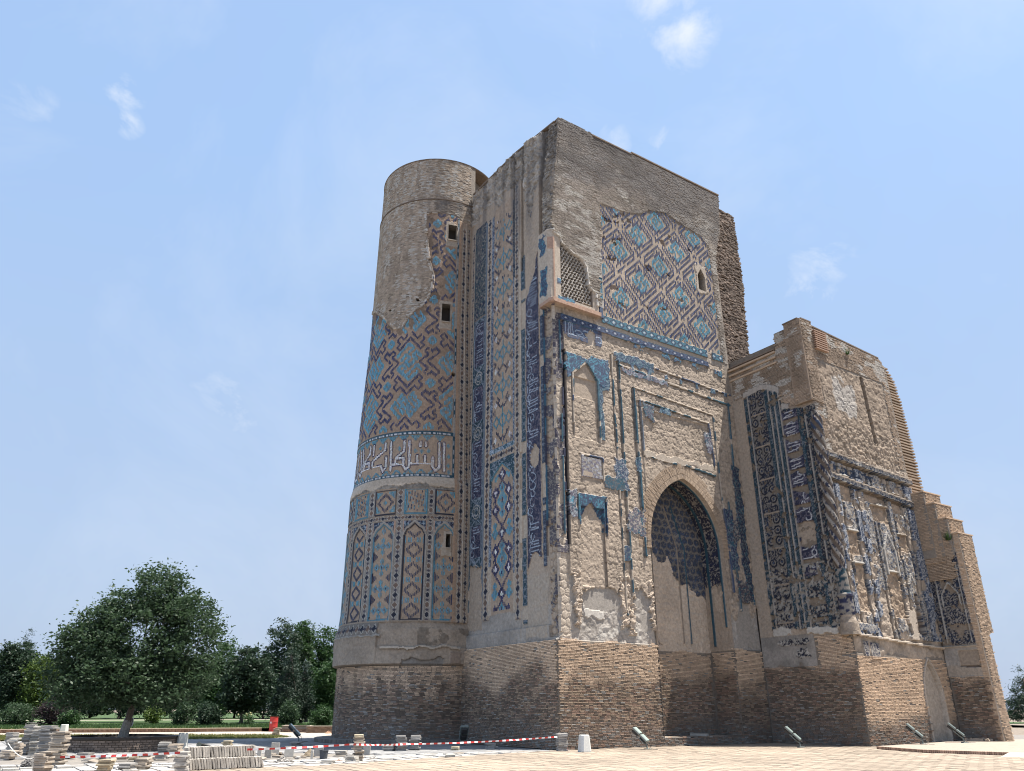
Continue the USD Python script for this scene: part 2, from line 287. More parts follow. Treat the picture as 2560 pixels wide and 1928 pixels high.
def frame_of(pos, s, z, ks):
    p, nrm = pos(s, z); q, _ = pos(s + 0.01 * ks, z); t = q - p; t /= np.linalg.norm(t, axis=1, keepdims=True)
    return p, t, nrm
def courses(sh, region, colour, s0, s1, z0, z1, L=0.27, hc=0.068, joint=0.012, jit=0.012, miss=0.03, proud=0.03):
    """Brick courses over the part of a sheet where region(s, z) holds."""
    zs = np.arange(z0 + hc / 2, z1, hc); S, Z, Wd, Hh = [], [], [], []
    for k, z in enumerate(zs):
        x = s0 / sh.ks + (k % 2) * L / 2 - rng.uniform(0, 0.08)
        n = int((s1 - s0) / sh.ks / L * 1.25) + 3
        w = L * np.where(rng.random(n) < 0.2, 0.5, 1.0) * rng.uniform(0.88, 1.08, n); e = x + np.concatenate([[0], np.cumsum(w)])
        S.append((e[:-1] + e[1:]) / 2 * sh.ks); Wd.append(w - joint); Z.append(np.full(n, z) + rng.uniform(-0.004, 0.004, n)); Hh.append(np.full(n, hc - joint) * rng.uniform(0.9, 1.06, n))
    S, Z, Wd, Hh = map(np.concatenate, (S, Z, Wd, Hh))
    ok = (S - Wd * sh.ks / 2 > s0 - 1e-6) & (S + Wd * sh.ks / 2 < s1 + 1e-6) & region(S, Z) & (rng.random(len(S)) > miss)
    S, Z, Wd, Hh = S[ok], Z[ok], Wd[ok], Hh[ok]
    p, t, nrm = frame_of(sh.pos, S, Z, sh.ks); p = p + nrm * sh.at(S, Z, sh.H)[:, None]
    return blocks(p, t, nrm, Wd, Hh, proud + rng.uniform(-jit, jit, len(S))), np.clip(colour(S, Z, rng.random((len(S), 3))), 0.01, 0.85), S, Z
def keep_nearest(store, n):
    """Splits all bricks of the ruin: the n that show largest become prims of their own, the rest one mesh for each wall."""
    d = np.concatenate([np.linalg.norm(v.mean(1) - [0, 0, 1.75], axis=1) for _, v, _ in store]); cut = np.sort(d)[min(n, len(d) - 1)]
    for parent, v, c in store:
        near = np.linalg.norm(v.mean(1) - [0, 0, 1.75], axis=1) < cut
        for a, b in zip(v[near], c[near]): mesh('brick', (a, BF), 'brickwork', parent, np.tile(b, (8, 1)))
        if (~near).any():
            m, cc = block_mesh(v[~near], c[~near]); mesh('brick_courses', m, 'brickwork', parent, cc, kind='stuff')
def seg_dist(X, Y, pts):
    d = np.full(X.shape, 1e9)
    for (x0, y0), (x1, y1) in zip(pts[:-1], pts[1:]):
        dx, dy = x1 - x0, y1 - y0; t = np.clip(((X - x0) * dx + (Y - y0) * dy) / (dx * dx + dy * dy + 1e-9), 0, 1)
        d = np.minimum(d, np.hypot(X - x0 - t * dx, Y - y0 - t * dy))
    return d
def glazed(sh, parent, S, Z, code, w, h, proud=0.02, names=('navy_brick', 'turquoise_brick', 'white_brick'), cols=(np.array([0.016, 0.021, 0.07]), TURQ * 1.12, WHT), keep=None):
    for k, (nm, c) in enumerate(zip(names, cols)):
        m = code == k + 1
        if keep is not None: m &= keep
        if not m.any(): continue
        s, z = S[m], Z[m]; p, t, nrm = frame_of(sh.pos, s, z, sh.ks); p = p + nrm * sh.at(s, z, sh.H)[:, None]
        v = blocks(p, t, nrm, w * rng.uniform(0.88, 1.05, len(s)), h * rng.uniform(0.92, 1.04, len(s)), proud + rng.uniform(-0.006, 0.006, len(s)))
        cc = c * rng.uniform(0.7, 1.35, (len(s), 1)) * rng.uniform(0.93, 1.07, (len(s), 3))
        mm, cc = block_mesh(v, cc); mesh(nm, mm, 'glaze', parent, cc, kind='stuff')

PAL = thing('palace_ruin', 'towering ruined brick palace gate with round tower and blue tile patterns', 'palace ruin')
STORE = []
def brick_tone(lo, hi, seed, lightz=(3.0, 4.9), reds=0.5, darks=0.35, pale=0.06):
    """Base courses: pale and cleaned towards the top, brown and mixed in the middle, grey at the foot."""
    def f(s, z, r):
        n = fbm(np.stack([s / 1.9, z / 1.2, np.full_like(s, seed)], -1), 3, seed); m = fbm(np.stack([s / 0.8, z / 0.5, np.full_like(s, seed + 5.5)], -1), 3, seed + 1)
        up = np.clip((z - lightz[0] + (n - 0.5) * 3.0) / 0.9, 0, 1)[:, None]; low = np.clip((1.3 + (n - 0.5) * 1.6 - z) / 0.8, 0, 1)[:, None]
        big = fbm(np.stack([s / 3.5, z / 2.2, np.full_like(s, seed + 8.5)], -1), 3, seed + 6)[:, None]; mid = np.where((r[:, :1] < reds * np.clip(3.2 * big - 0.6, 0.1, 2.2)), RED, BRK * 0.72 * (0.7 + 0.6 * big)); mid = np.where(r[:, 1:2] < darks * (0.5 + m[:, None]), DRK * 1.15, mid)
        c = mid * 0.9 * (1 - up) + BRK * np.array([1.2, 1.2, 1.2]) * up; c = c * (1 - low) + np.where(r[:, :1] < 0.45, GREY * 0.6, np.where(r[:, :1] < 0.75, DRK * 1.3, RED * 0.95)) * low
        c = np.where(r[:, 2:] < pale * (1.3 - up), LIME * 0.55, c)
        return c * (0.74 + 0.5 * m[:, None]) * (0.9 + 0.2 * r[:, 1:2]) * (0.78 + 0.44 * big)
    return f
def old_tone(seed, base=GREY, soot=None, white=0.82):
    def f(s, z, r):
        n = fbm(np.stack([s / 2.2, z / 1.0, np.full_like(s, seed)], -1), 4, seed)[:, None]; m = fbm(np.stack([s / 0.7, z / 0.35, np.full_like(s, seed + 3.0)], -1), 3, seed + 2)[:, None]
        big = fbm(np.stack([s / 4.0, z / 1.6, np.full_like(s, seed + 9.0)], -1), 3, seed + 4)[:, None]; c = base * (0.5 + 1.0 * n) * (0.88 + 0.24 * r[:, :1]); wh = np.clip((m + 0.5 * big - white) / 0.1, 0, 1); c = c * (1 - wh) + LIME * 0.85 * wh; c = np.where(r[:, 2:] < 0.08, c * 0.7, c)
        if soot is not None:
            k = soot(s, z)[:, None]; c = c * (1 - k) + SOOT * (0.8 + 0.6 * n) * k
        return c
    return f
sstep = lambda x, a, b: np.clip((x - a) / (b - a), 0, 1) ** 2 * (3 - 2 * np.clip((x - a) / (b - a), 0, 1))

# ================================================================ FRONT WALL
SL, SR, SC, SPR, APEX, RA = 6.62, 12.42, 9.52, 10.35, 14.28, 4.11
def arch_half(z):   # half width of the great pointed arch at height z
    z = np.asarray(z, float); q = np.clip(RA ** 2 - np.clip(z - SPR, 0, None) ** 2, 0, None)
    return np.where(z < SPR, 2.9, np.clip(np.sqrt(q) - (RA - 2.9), 0, None))
fpos = lambda s, z: (loc(s, 0.0, z), np.broadcast_to(-W, np.shape(s) + (3,)))
F = Sheet(0.0, 16.1, 0.0, 37.3, 0.05, fpos); S, Z = F.S, F.Z
right_edge = np.interp(F.z, [0, 29, 31.5, 34, 37.2], [14.86, 14.86, 14.9, 15.7, 16.05])[:, None]
ln = F.n(1.1, 3); fine = F.n(0.22, 5, 3); chip = F.n(0.12, 6, 2)
pit = F.n(0.17, 9, 2); rough = (fine - 0.5) * 0.018 + (chip - 0.5) * 0.024 - 0.014 * (pit > 0.62) - 0.01 * (F.n(0.4, 12, 3) > 0.62); F.C *= (0.8 + 0.4 * F.n(0.11, 13, 2))[..., None]; F.C[pit > 0.6] *= 0.82
F.C *= ((0.82 + 0.4 * ln) * (0.85 + 0.3 * fine))[..., None]; F.H[:] = rough
# hexagonal bedding prints left by lost mosaic
hx, hy = S / 0.42, Z / 0.364; row = np.floor(hy); hxs = (hx + 0.5 * (row % 2)) % 1 - 0.5; hys = hy % 1 - 0.5
hexd = np.maximum(np.abs(hxs), np.abs(hxs) * 0.5 + np.abs(hys) * 0.87); edge = (hexd > 0.43) & (F.n(0.9, 8) > 0.42)
F.H[edge] -= 0.012; F.C[edge] *= 0.85
# foot of the plaster: greyer, smoother, with limewash patches
lowb = 6.9 + 1.4 * (F.n(0.9, 11)[0:1] - 0.5) * 2
low = (Z < lowb) & (Z > 4.8)
F.C[low] = (GREY * 1.02 * (0.75 + 0.5 * ln)[..., None])[low]; F.H[low] = (-0.13 + 0.25 * (fine - 0.5) * 0.4)[low]
F.put(F.rect(1.8, 3.3, 5.9, 6.9, 0.25, 0.8, 4), LIME * 0.95, -0.09); F.put(F.rect(1.7, 5.6, 4.95, 5.7, 0.3, 1.0, 5) & (ln > 0.45), LIME * 0.75)
for a, b, c in ((1.15, 1.6, 5.5), (4.2, 4.7, 5.6), (4.75, 5.15, 5.3), (6.25, 6.7, 5.6)):
    m = F.rect(a, b, c, 8.2, 0.12, 0.35, 6); F.put(m, TAN * 1.1, None); F.H[m] = 0.03 + rough[m] * 4.0
# smooth mortar repairs
for k, (a, b, c, d) in enumerate(((1.7, 4.0, 6.3, 7.4), (0.5, 1.1, 5.2, 9.0), (5.2, 6.2, 6.5, 7.2), (5.5, 6.3, 5.6, 6.3), (13.1, 14.2, 5.0, 7.6))):
    m = F.rect(a, b, c, d, 0.16, 0.6, 20 + k) & (Z < 8.0); F.put(m, GREY * 0.95, -0.12, 0)
# corner: the lost engaged column, hexagon-printed plaster with violet mosaic left
m = F.rect(0.0, 0.95, 5.0, 23.2); F.put(m, PALE * 0.9, -0.12); F.H[m] += rough[m] * 0.45; F.H[m & edge] -= 0.02
F.mosaic(m & (F.n(0.75, 14) > 0.5) & (Z > 9), VIO, GREY * 0.8, None, 0.16, 15, 0.3, 0.05, -0.08)
F.put(F.rect(0.88, 1.02, 9.5, 20.5), INK * 0.7, -0.2, 0.3); F.put(F.rect(0.62, 0.72, 10, 22.3) & (F.n(0.8, 4, 2)[:, :1] > 0.45), TEAL, 0.0, 0.7)
F.put(F.rect(0.72, 0.88, 12, 22) & (F.n(0.5, 5, 2)[:, :1] > 0.5), NAVY, -0.02, 0.6)
def ledge_line(pts, wd, col=TEAL, gap=0.5, seed=1, h=0.035, groove=0.08, lip=True):
    """A frame line: a glazed strip, broken where tiles are lost, with a groove beside it."""
    k = F.n(0.55, 300 + seed, 2); m = F.line(pts, wd)
    if groove:
        g = F.line([(a - wd * 0.75, b - wd * 0.5) for a, b in pts], groove); F.H[g] = -0.07; F.C[g] *= 0.7
    F.put(m & (k < gap), PALE * 0.92, h); F.put(m & (k >= gap), col, h + 0.02, 0.7)
    F.C[m & (k >= gap)] *= (0.7 + 0.6 * fine)[m & (k >= gap)][:, None]
ledge_line([(4.45, 21.1), (4.62, 6.2)], 0.1, TEAL, 0.5, 1); ledge_line([(5.0, 21.2), (5.08, 7.2)], 0.1, TEAL, 0.46, 2)
F.H[F.rect(4.56, 4.98, 6.5, 20.9)] -= 0.05
ledge_line([(4.62, 21.2), (14.65, 20.75)], 0.11, BLUE, 0.55, 3); ledge_line([(5.05, 20.55), (14.5, 20.0)], 0.13, TEAL * 1.2, 0.42, 4)
ledge_line([(14.35, 20.1), (14.05, 13.0), (14.62, 7.4)], 0.12, TEAL, 0.35, 5); ledge_line([(6.02, 19.3), (6.15, 9.4)], 0.13, TEAL, 0.3, 6, 0.1)
ledge_line([(6.05, 19.35), (12.8, 18.95)], 0.08, TEAL, 0.72, 7); ledge_line([(12.78, 18.9), (12.8, 13.3)], 0.09, TEAL, 0.5, 8)
ledge_line([(6.52, 18.65), (12.3, 18.3)], 0.1, TEAL, 0.45, 9); ledge_line([(6.54, 18.65), (6.58, 15.2)], 0.09, ICE * 0.6, 0.5, 10); ledge_line([(12.28, 18.3), (12.45, 15.5)], 0.1, BLUE, 0.5, 11)
ledge_line([(6.7, 15.25), (9.1, 15.1)], 0.14, TEAL * 0.7, 0.3, 12); ledge_line([(9.8, 15.15), (12.4, 14.9)], 0.14, TEAL * 0.6, 0.35, 13)
ledge_line([(12.85, 13.2), (12.95, 8.0)], 0.14, BLUE, 0.3, 14); ledge_line([(13.3, 13.4), (13.45, 7.0)], 0.1, TEAL, 0.45, 15)
m = F.rect(6.66, 12.2, 15.45, 18.15); F.H[m] -= 0.06
F.put(F.rect(6.6, 12.3, 15.15, 15.5, 0.1, 0.4, 3), PALE * 0.9, 0.02); F.H[F.rect(6.2, 6.5, 9.5, 18.5)] -= 0.05
# surviving mosaic patches
def patch(a, b, c, d, base=BLUE, vein=ICE, rag=0.18, seed=1, sc=0.16, am=0.06, h=0.07): F.mosaic(F.rect(a, b, c, d, rag, 0.35, seed), base, vein * 0.6 + GREY * 0.35, TEAL, sc, seed, 0.5, am, h * 0.5)
patch(4.7, 7.9, 20.75, 21.35, BLUE * 0.9, TURQ, 0.12, 31); patch(5.1, 9.0, 20.05, 20.45, VIO * 1.6, ICE, 0.14, 32)
patch(4.3, 5.25, 12.9, 14.7, BLUE * 0.75, ICE * 0.8, 0.14, 33); patch(3.5, 4.9, 12.8, 13.5, TEAL, NAVY, 0.12, 34); patch(5.05, 6.4, 10.4, 11.9, VIO * 1.3, GREY, 0.2, 35, 0.15, 0.06)
patch(3.35, 3.65, 15.5, 18.9, BLUE * 0.8, TURQ, 0.06, 36); patch(3.6, 4.15, 18.6, 20.6, BLUE, TURQ, 0.1, 37); patch(0.98, 1.5, 11.0, 12.3, VIO * 1.4, ICE, 0.12, 38); patch(1.0, 1.3, 11.6, 12.0, TURQ, ICE, 0.03, 39)
patch(6.68, 7.6, 17.5, 18.5, VIO * 1.5, TURQ * 0.8, 0.2, 40); patch(8.1, 9.0, 18.1, 18.5, BLUE, TURQ, 0.1, 41); patch(11.8, 12.3, 16.2, 17.6, VIO * 1.4, ICE, 0.12, 42); patch(5.9, 6.3, 14.2, 15.0, BLUE * 0.8, TURQ, 0.08, 43)
patch(12.9, 13.6, 9.3, 13.0, NAVY * 1.6, TEAL * 1.5, 0.08, 44); patch(13.4, 14.3, 11.0, 12.3, VIO, GREY, 0.2, 45, 0.15); patch(13.95, 14.6, 7.6, 15.8, NAVY * 1.2, TEAL, 0.12, 46); m = F.rect(14.0, 14.6, 8, 15.6) & (F.H > 0.05) & (((Z / 0.45) % 1 < 0.12) | (np.abs(S - 14.3) < 0.03)); F.put(m, ICE * 0.55); patch(13.3, 14.3, 7.4, 8.7, VIO, GREY * 0.8, 0.2, 47, 0.14); patch(4.6, 5.05, 9.0, 9.8, BLUE * 0.7, TEAL, 0.05, 48)
for a in np.arange(6.0, 14.4, 1.35): patch(a, a + rng.uniform(0.15, 0.5), 20.5, 20.85, BLUE, TURQ, 0.08, int(a * 9))
# small panels of the left strip
F.script(0.95, 3.75, 21.35, 22.5, F.rect(0.95, 3.75, 21.35, 22.5, 0.12, 0.5, 51), BLUE * 1.1, ICE * 1.1, 51, True, 0.05)
F.put(F.rect(2.6, 3.3, 21.2, 22.1, 0.18, 0.5, 52), PALE, -0.05, 0)
m = F.rect(0.98, 4.0, 18.9, 20.4, 0.15, 0.5, 53); F.mosaic(m, BLUE * 0.95, TURQ, None, 0.22, 53, 0.6, 0.05, 0.05)
F.put(F.poly([(1.55, 17.8), (1.55, 19.1), (2.1, 19.75), (2.55, 20.02), (2.95, 19.7), (3.25, 19.0), (3.25, 17.8)], 0.06, 0.4, 5), TAN, -0.07, 0); F.H[F.rect(1.55, 3.2, 15.4, 19.0)] += -0.07
ledge_line([(1.5, 18.0), (1.5, 19.2), (2.55, 20.1), (3.3, 19.1), (3.32, 15.4)], 0.12, TEAL, 0.4, 16); ledge_line([(1.45, 19.0), (1.5, 15.5)], 0.08, BLUE, 0.7, 17)
F.mosaic(F.rect(1.9, 3.32, 13.25, 14.45), VIO * 1.9, WHT * 0.55, None, 0.14, 55, 0.4, 0.07, 0.05)
k = ((np.floor((S - 1.9) / 0.12) + np.floor((Z - 13.25) / 0.12) * 2) % 5 < 2) & F.rect(1.95, 3.28, 13.3, 14.4); F.put(k, GREY * 0.75)
F.put(F.rect(1.95, 2.6, 13.2, 13.5, 0.08, 0.4, 5), TAN); ledge_line([(1.85, 14.5), (3.4, 14.45), (3.42, 13.2)], 0.1, BLUE, 0.4, 18)
m = F.rect(1.6, 3.5, 10.4, 12.3, 0.06, 0.5, 57); F.mosaic(m, BLUE * 0.8, TURQ * 0.8, None, 0.2, 57, 0.6, 0.05, 0.06)
F.put(F.poly([(1.75, 7.5), (1.75, 11.0), (2.0, 11.6), (2.45, 11.9), (2.9, 11.3), (3.25, 10.6), (3.25, 7.5)], 0.1, 0.4, 58), TAN * (1.0), -0.08, 0)
m = F.rect(1.75, 3.25, 7.5, 11.6); F.H[m] = rough[m] - 0.07
ledge_line([(1.62, 12.2), (1.6, 10.9)], 0.08, TURQ * 0.7, 0.2, 19); ledge_line([(3.5, 12.2), (3.5, 10.2)], 0.09, BLUE, 0.35, 20); ledge_line([(3.3, 10.6), (3.35, 7.6)], 0.06, DRK, 0.2, 21, 0.0, 0.12)
# bands under the brick-tile panel
for z0, z1, s0, s1, c, sd in ((22.98, 23.52, 3.8, 14.3, TURQ * 0.62, 61), (22.3, 22.72, 0.75, 13.3, BLUE * 1.1, 62)):
    m = F.rect(s0, s1, z0, z1, 0.03, 0.6, sd) & ~F.rect(12.85, 13.25, 22, 24); x = (S - s0) / 0.62 % 1 * 2 - 1; y = ((Z - z0) / (z1 - z0) * 2 - 1)
    F.put(m, c, 0.08, 0.6); F.put(m & (np.abs(np.abs(x) + np.abs(y) * 0.9 - 0.75) < 0.16), NAVY * 1.3); F.put(m & (np.abs(x) + np.abs(y) < 0.3), WHT * 0.7); F.put(m & (np.abs(y) > 0.86), TEAL * 0.8)
F.put(F.rect(3.4, 14.2, 22.72, 22.98), PALE * 0.85, 0.0); F.mosaic(F.rect(6, 14, 21.9, 22.3, 0.12, 0.5, 63) & (F.n(0.5, 64) > 0.55), BLUE, TURQ, None, 0.2, 63, 0.6, 0.05, 0.06)
# brick-tile (banna'i) panel, restoration brick above and left of it
BANNA = [(4.13, 31.75), (6.4, 31.95), (7.7, 32.3), (8.5, 32.95), (10.2, 33.4), (11.1, 33.15), (12.4, 32.85), (13.6, 32.75), (14.25, 32.0), (14.3, 29), (14.25, 23.55), (3.97, 23.55)]
mb = F.poly(BANNA, 0.07, 0.5, 70)
SCAR = [(0.0, 28.6), (0.1, 28.53), (0.29, 27.98), (0.69, 27.85), (0.84, 27.46), (1.33, 27.22), (1.62, 27.04), (2.08, 26.93), (2.45, 26.78), (2.72, 26.36), (2.78, 25.74), (2.88, 25.07), (3.36, 24.71), (3.45, 23.94), (3.75, 24.0), (4.1, 30.0), (14.3, 30.0), (14.35, 23.3), (14.4, 20.9), (17, 20.9), (17, 38), (-1, 38), (-1, 28.6)]
scar = Polygon(SCAR).buffer(0).difference(Polygon(BANNA).buffer(0)); mr = shapely.contains_xy(scar, S.ravel(), Z.ravel()).reshape(S.shape)
F.put(mb, TAN * 0.92, -0.02, 0.0); F.C[mb] *= (0.7 + 0.6 * F.n(1.8, 71))[mb][:, None]
F.put(mr, MORT * 0.75, 0.0, 0); F.H[mr & (S < 3.7)] = 0.16; F.C[mr] *= (0.6 + 0.8 * F.n(1.6, 72))[mr][:, None]
F.H[F.rect(3.62, 4.05, 24, 32)] = 0.05; F.put(F.rect(3.68, 4.05, 24, 32, 0.03, 0.5, 3), GREY * 1.1); F.put(F.rect(3.62, 3.92, 23.3, 24.0), BLUE, 0.1, 0.6); F.mosaic(F.rect(3.62, 3.95, 24.6, 26.1), TEAL, TURQ, None, 0.2, 75, 0.7, 0.06, 0.1)
for z0 in (30.9, 29.4, 27.9): F.put(F.rect(4.5, 6.4, z0 - 0.12, z0 + 0.25, 0.3, 0.5, int(z0)) & (F.n(0.4, 77) > 0.56), DRK * 1.3, -0.1, 0)
for q in range(16):
    cs, cz = rng.uniform(4.6, 14), rng.uniform(24.5, 32); F.put(F.rect(cs, cs + rng.uniform(0.2, 0.6), cz, cz + rng.uniform(0.1, 0.4), 0.15, 0.3, 80 + q), DRK * rng.uniform(1.2, 2.2), -0.08, 0)
holes_b = F.H < -0.06
dark_top = sstep(Z + 2.5 * (F.n(2.2, 78) - 0.5), 31.0, 33.5) * (1 - 0.5 * sstep(Z, 34.6, 36.0)); F.C[mb] = (F.C * (1 - 0.45 * dark_top[..., None]))[mb]
# window in the panel
F.put(F.rect(12.55, 13.6, 27.9, 30.2, 0.12, 0.3, 90), PALE * 0.85, 0.02, 0); F.put(F.poly([(12.78, 28.2), (13.42, 28.2), (13.42, 29.3), (13.1, 29.85), (12.78, 29.3)]), DRK * 0.25, -0.9, 0)
F.put(F.line([(8.0, 23.6), (8.0, 23.6)], 0.2), DRK)
for a, b in ((8.0, 33.3), (5.3, 29.1)): F.put(F.line([(a, b), (a + 0.01, b)], 0.24), DRK * 0.5, -0.4)
# corbelled corner block: ledge, pierced grille, plaster frame
m = (S < 3.55) & (Z > 23.2) & ~mr; F.H[m] = 0.18; F.put(m, PALE * 0.95, None, 0)
m = (S < 3.6) & (Z > 23.2) & (Z < 23.5); F.put(m, RED * 1.5, 0.34)
m = F.poly([(0.78, 27.42), (0.92, 27.36), (1.36, 27.1), (1.64, 26.94), (2.06, 26.83), (2.38, 26.66), (2.62, 26.28), (2.68, 25.7), (2.78, 25.05), (2.98, 24.85), (2.98, 23.82), (0.76, 23.86)]) & ~mr; F.put(m, GREY * 1.12, 0.1)
hx, hy = (S - 0.8) / 0.235, (Z - 23.9) / 0.205; hr = np.hypot((hx + 0.5 * (np.floor(hy) % 2)) % 1 - 0.5, (hy % 1 - 0.5) * 0.87); F.put(m & (hr < 0.34), DRK * 0.7, -0.1); F.put(m & (hr > 0.34) & (hr < 0.42), LIME * 0.7)
F.put(F.line([(0.74, 27.6), (0.74, 23.8), (3.02, 23.75), (3.02, 24.8)], 0.07), DRK, 0.05); F.put(F.line([(0.1, 28.53), (0.29, 27.96), (0.69, 27.83), (0.84, 27.43), (1.33, 27.19), (1.62, 27.02), (2.08, 26.91), (2.43, 26.76), (2.68, 26.36), (2.74, 25.74), (2.82, 25.07), (3.34, 24.71), (3.41, 23.94)], 0.13), LIME * 1.05, 0.27)
F.mosaic(F.rect(0.45, 1.7, 23.5, 23.78, 0.05, 0.3, 92), BLUE, TURQ, None, 0.15, 92, 0.6, 0.06, 0.2); F.mosaic(F.rect(0.42, 0.72, 24.6, 24.95), BLUE * 1.2, TURQ, None, 0.15, 93, 0.6, 0.06, 0.2)
F.put(F.rect(0.12, 0.3, 23.5, 27.6), RED * 1.35, 0.24)
# mortar of the plinth, and the outline
m = Z < 4.85; F.put(m, MORT * 0.62, -0.03, 0); F.C[m] *= (0.7 + 0.6 * ln)[m][:, None]
F.O = (S <= right_edge) & (Z < np.where(S < 7.3, 37.05, 37.2)) & ~((np.abs(S - SC) < arch_half(Z) + 0.02) & (Z < APEX) & (Z > 0.38))
F.O &= (S > np.interp(F.z, [0, 4.85, 4.95, 23.1, 23.3, 30, 33, 37.1], [0, 0, 0.22, 0.22, 0.0, 0.25, 0.55, 0.95])[:, None] - 0.03)
FRONT = F.build('front_wall', PAL)
v, c, s, z = courses(F, lambda s, z: (z < 4.82 + 0.1 * np.sin(s * 2.1)) & ~((np.abs(s - SC) < 2.98) & (z > 0.38)), brick_tone(0, 5, 3, (2.7, 4.9), 0.35, 0.25), -0.03, 14.85, 0.0, 4.95)
STORE.append((FRONT, v, c))
inb = lambda poly: (lambda s, z: shapely.contains_xy(poly, s, z))
topsoot = lambda s, z: np.clip(sstep(z + 6.5 * (fbm(np.stack([s / 2.0, z / 1.1, s * 0], -1), 4, 4) - 0.5), 31.0, 35.5) * 0.8, 0, 0.8)
v, c, s, z = courses(F, lambda s, z: inb(scar)(s, z) & (s < np.interp(z, [0, 29, 31.5, 34, 37.2], [14.7, 14.7, 14.85, 15.6, 16.0])) & (s > np.interp(z, [28, 30, 33, 37.1], [0.05, 0.3, 0.6, 1.0])), old_tone(7, np.array([0.27, 0.236, 0.2]), topsoot, 0.76), -0.05, 16.05, 23.0, 37.05, miss=0.05)
STORE.append((FRONT, v, c))
# glazed bricks of the panel: diagonal lattice, fylfot hooks, square Kufic blocks in turquoise
d0 = 0.118
gi, gj = np.meshgrid(np.arange(-60, 70), np.arange(-80, 85)); gi, gj = gi.ravel(), gj.ravel(); gs, gz = 7.34 + gi * d0, 27.0 + gj * d0
keep = shapely.contains_xy(Polygon(BANNA).buffer(-0.08), gs, gz) & ~F.at(gs, gz, holes_b) & ~((np.abs(gs - 13.08) < 0.55) & (np.abs(gz - 29.0) < 1.15))
a, b = (gi + gj) / 2.0, (gj - gi) / 2.0; P = 15.0
ca, cb = (a + P / 2) % P - P / 2, (b + P / 2) % P - P / 2   # cell coordinates about a cell centre at (0, 0)
code = np.zeros(len(gi), int)
on = lambda x, v: np.abs(x - v) < 0.3
ia = (np.floor((a + P / 2) / P) + np.floor((b + P / 2) / P)).astype(int) % 2
for x, y in ((ca, cb), (cb, ca)):
    code[on(x, 6.5) & (y > -5.2)] = 1; code[on(x, -6.5) & (y < 5.2)] = 1; code[on(y, 4.0) & (x > 0.5) & (x < 5.2)] = 1; code[on(y, -4.0) & (x < -0.5) & (x > -5.2)] = 1
    code[on(x, 5.0) & (y > -6.6) & (y < 2.6)] = 1; code[on(x, -5.0) & (y < 6.6) & (y > -2.6)] = 1
    code[on(y, 2.5) & (x > 4.9) & (x < 6.6)] = 1
kuf0 = ["1110111", "1010100", "1011111", "1000001", "1111101", "0010101", "1110111"]; kuf1 = ["1111111", "0000001", "1111101", "1010101", "1011101", "1000001", "1111111"]
ka, kb = np.floor(ca + 3.5).astype(int), np.floor(cb + 3.5).astype(int); ink_ = (ka >= 0) & (ka < 7) & (kb >= 0) & (kb < 7)
for k, KU in enumerate((kuf0, kuf1)):
    tab = np.array([[int(x) for x in r] for r in KU]); m = ink_ & (ia == k); code[m] = np.where(tab[ka[m], kb[m]] == 1, 2, 0)
glazed(F, FRONT, gs, gz, code, 0.08, 0.2, keep=keep & (rng.random(len(gi)) > 0.05), cols=(np.array([0.036, 0.044, 0.095]), TURQ * 0.95, WHT))

# great arch: brick voussoirs, reveal, vault and back wall of the niche
def arch_curve(n=60, off=0.0):
    """Points of the pointed arch from the left springing over the apex to the right springing."""
    th = np.linspace(0, math.acos((RA - 2.9) / RA), n)
    l = np.stack([SC - 2.9 + RA - (RA + off) * np.cos(th), SPR + (RA + off) * np.sin(th)], 1)
    l = l[l[:, 0] <= SC + 1e-6]; r = l[::-1].copy(); r[:, 0] = 2 * SC - r[:, 0]
    return np.vstack([l, r[1:]])
V8, CC = [], []
for side in (-1, 1):
    for ring, (o, hgt) in enumerate(((0.0, 0.30), (0.315, 0.30), (0.63, 0.28))):
        amax = math.acos((RA - 2.9) / (RA + o)); n = int(RA * amax / 0.075)
        for k in range(-6, n):
            th = (k + 0.5) / n * amax
            if k < 0: c0, dr = np.array([SC + side * (2.9 + o + hgt / 2), SPR + (k + 0.5) * 0.075]), np.array([side, 0.0])
            else:
                dr = np.array([side * math.cos(th), math.sin(th)]); c0 = np.array([SC - side * (RA - 2.9), SPR]) + dr * (RA + o + hgt / 2)
            if ring == 2 and side > 0 and th > 0.25 and th < 0.85: continue
            tt = np.array([-dr[1], dr[0]]); x = []
            for dep in (-0.05, 0.045 + rng.uniform(-0.012, 0.012) - 0.015 * ring):
                for e, f_ in ((-1, -1), (1, -1), (1, 1), (-1, 1)):
                    q = c0 + dr * (hgt / 2 - 0.006) * e + tt * 0.031 * f_; x.append(loc(q[0], -dep, q[1]))
            V8.append(np.array(x)); CC.append(TAN * np.array([1.12, 1.05, 0.98]) * rng.uniform(0.7, 1.05))
V8, CC = np.array(V8), np.array(CC); od = np.argsort(np.linalg.norm(V8.mean(1) - [0, 0, 1.75], axis=1)); BF2 = np.array([[4, 5, 6, 7], [0, 1, 5, 4], [1, 2, 6, 5], [2, 3, 7, 6], [3, 0, 4, 7]])
ARCH = FRONT
for i in od[:300]: mesh('arch_brick', (V8[i], BF2), 'brickwork', ARCH, np.tile(CC[i], (8, 1)))
m, c = block_mesh(V8[od[300:]], CC[od[300:]]); mesh('arch_bricks', m, 'brickwork', ARCH, c, kind='stuff')
ND = 1.75   # depth of the niche
cur = arch_curve(); left = np.stack([np.full(40, SL), np.linspace(0.36, SPR, 40, endpoint=False)], 1); right = np.stack([np.full(40, SR), np.linspace(SPR, 0.36, 41)[1:]], 1)
ALL = np.vstack([left, cur, right]); arc = np.concatenate([[0], np.cumsum(np.hypot(*np.diff(ALL, axis=0).T))]); ATOT = arc[-1]
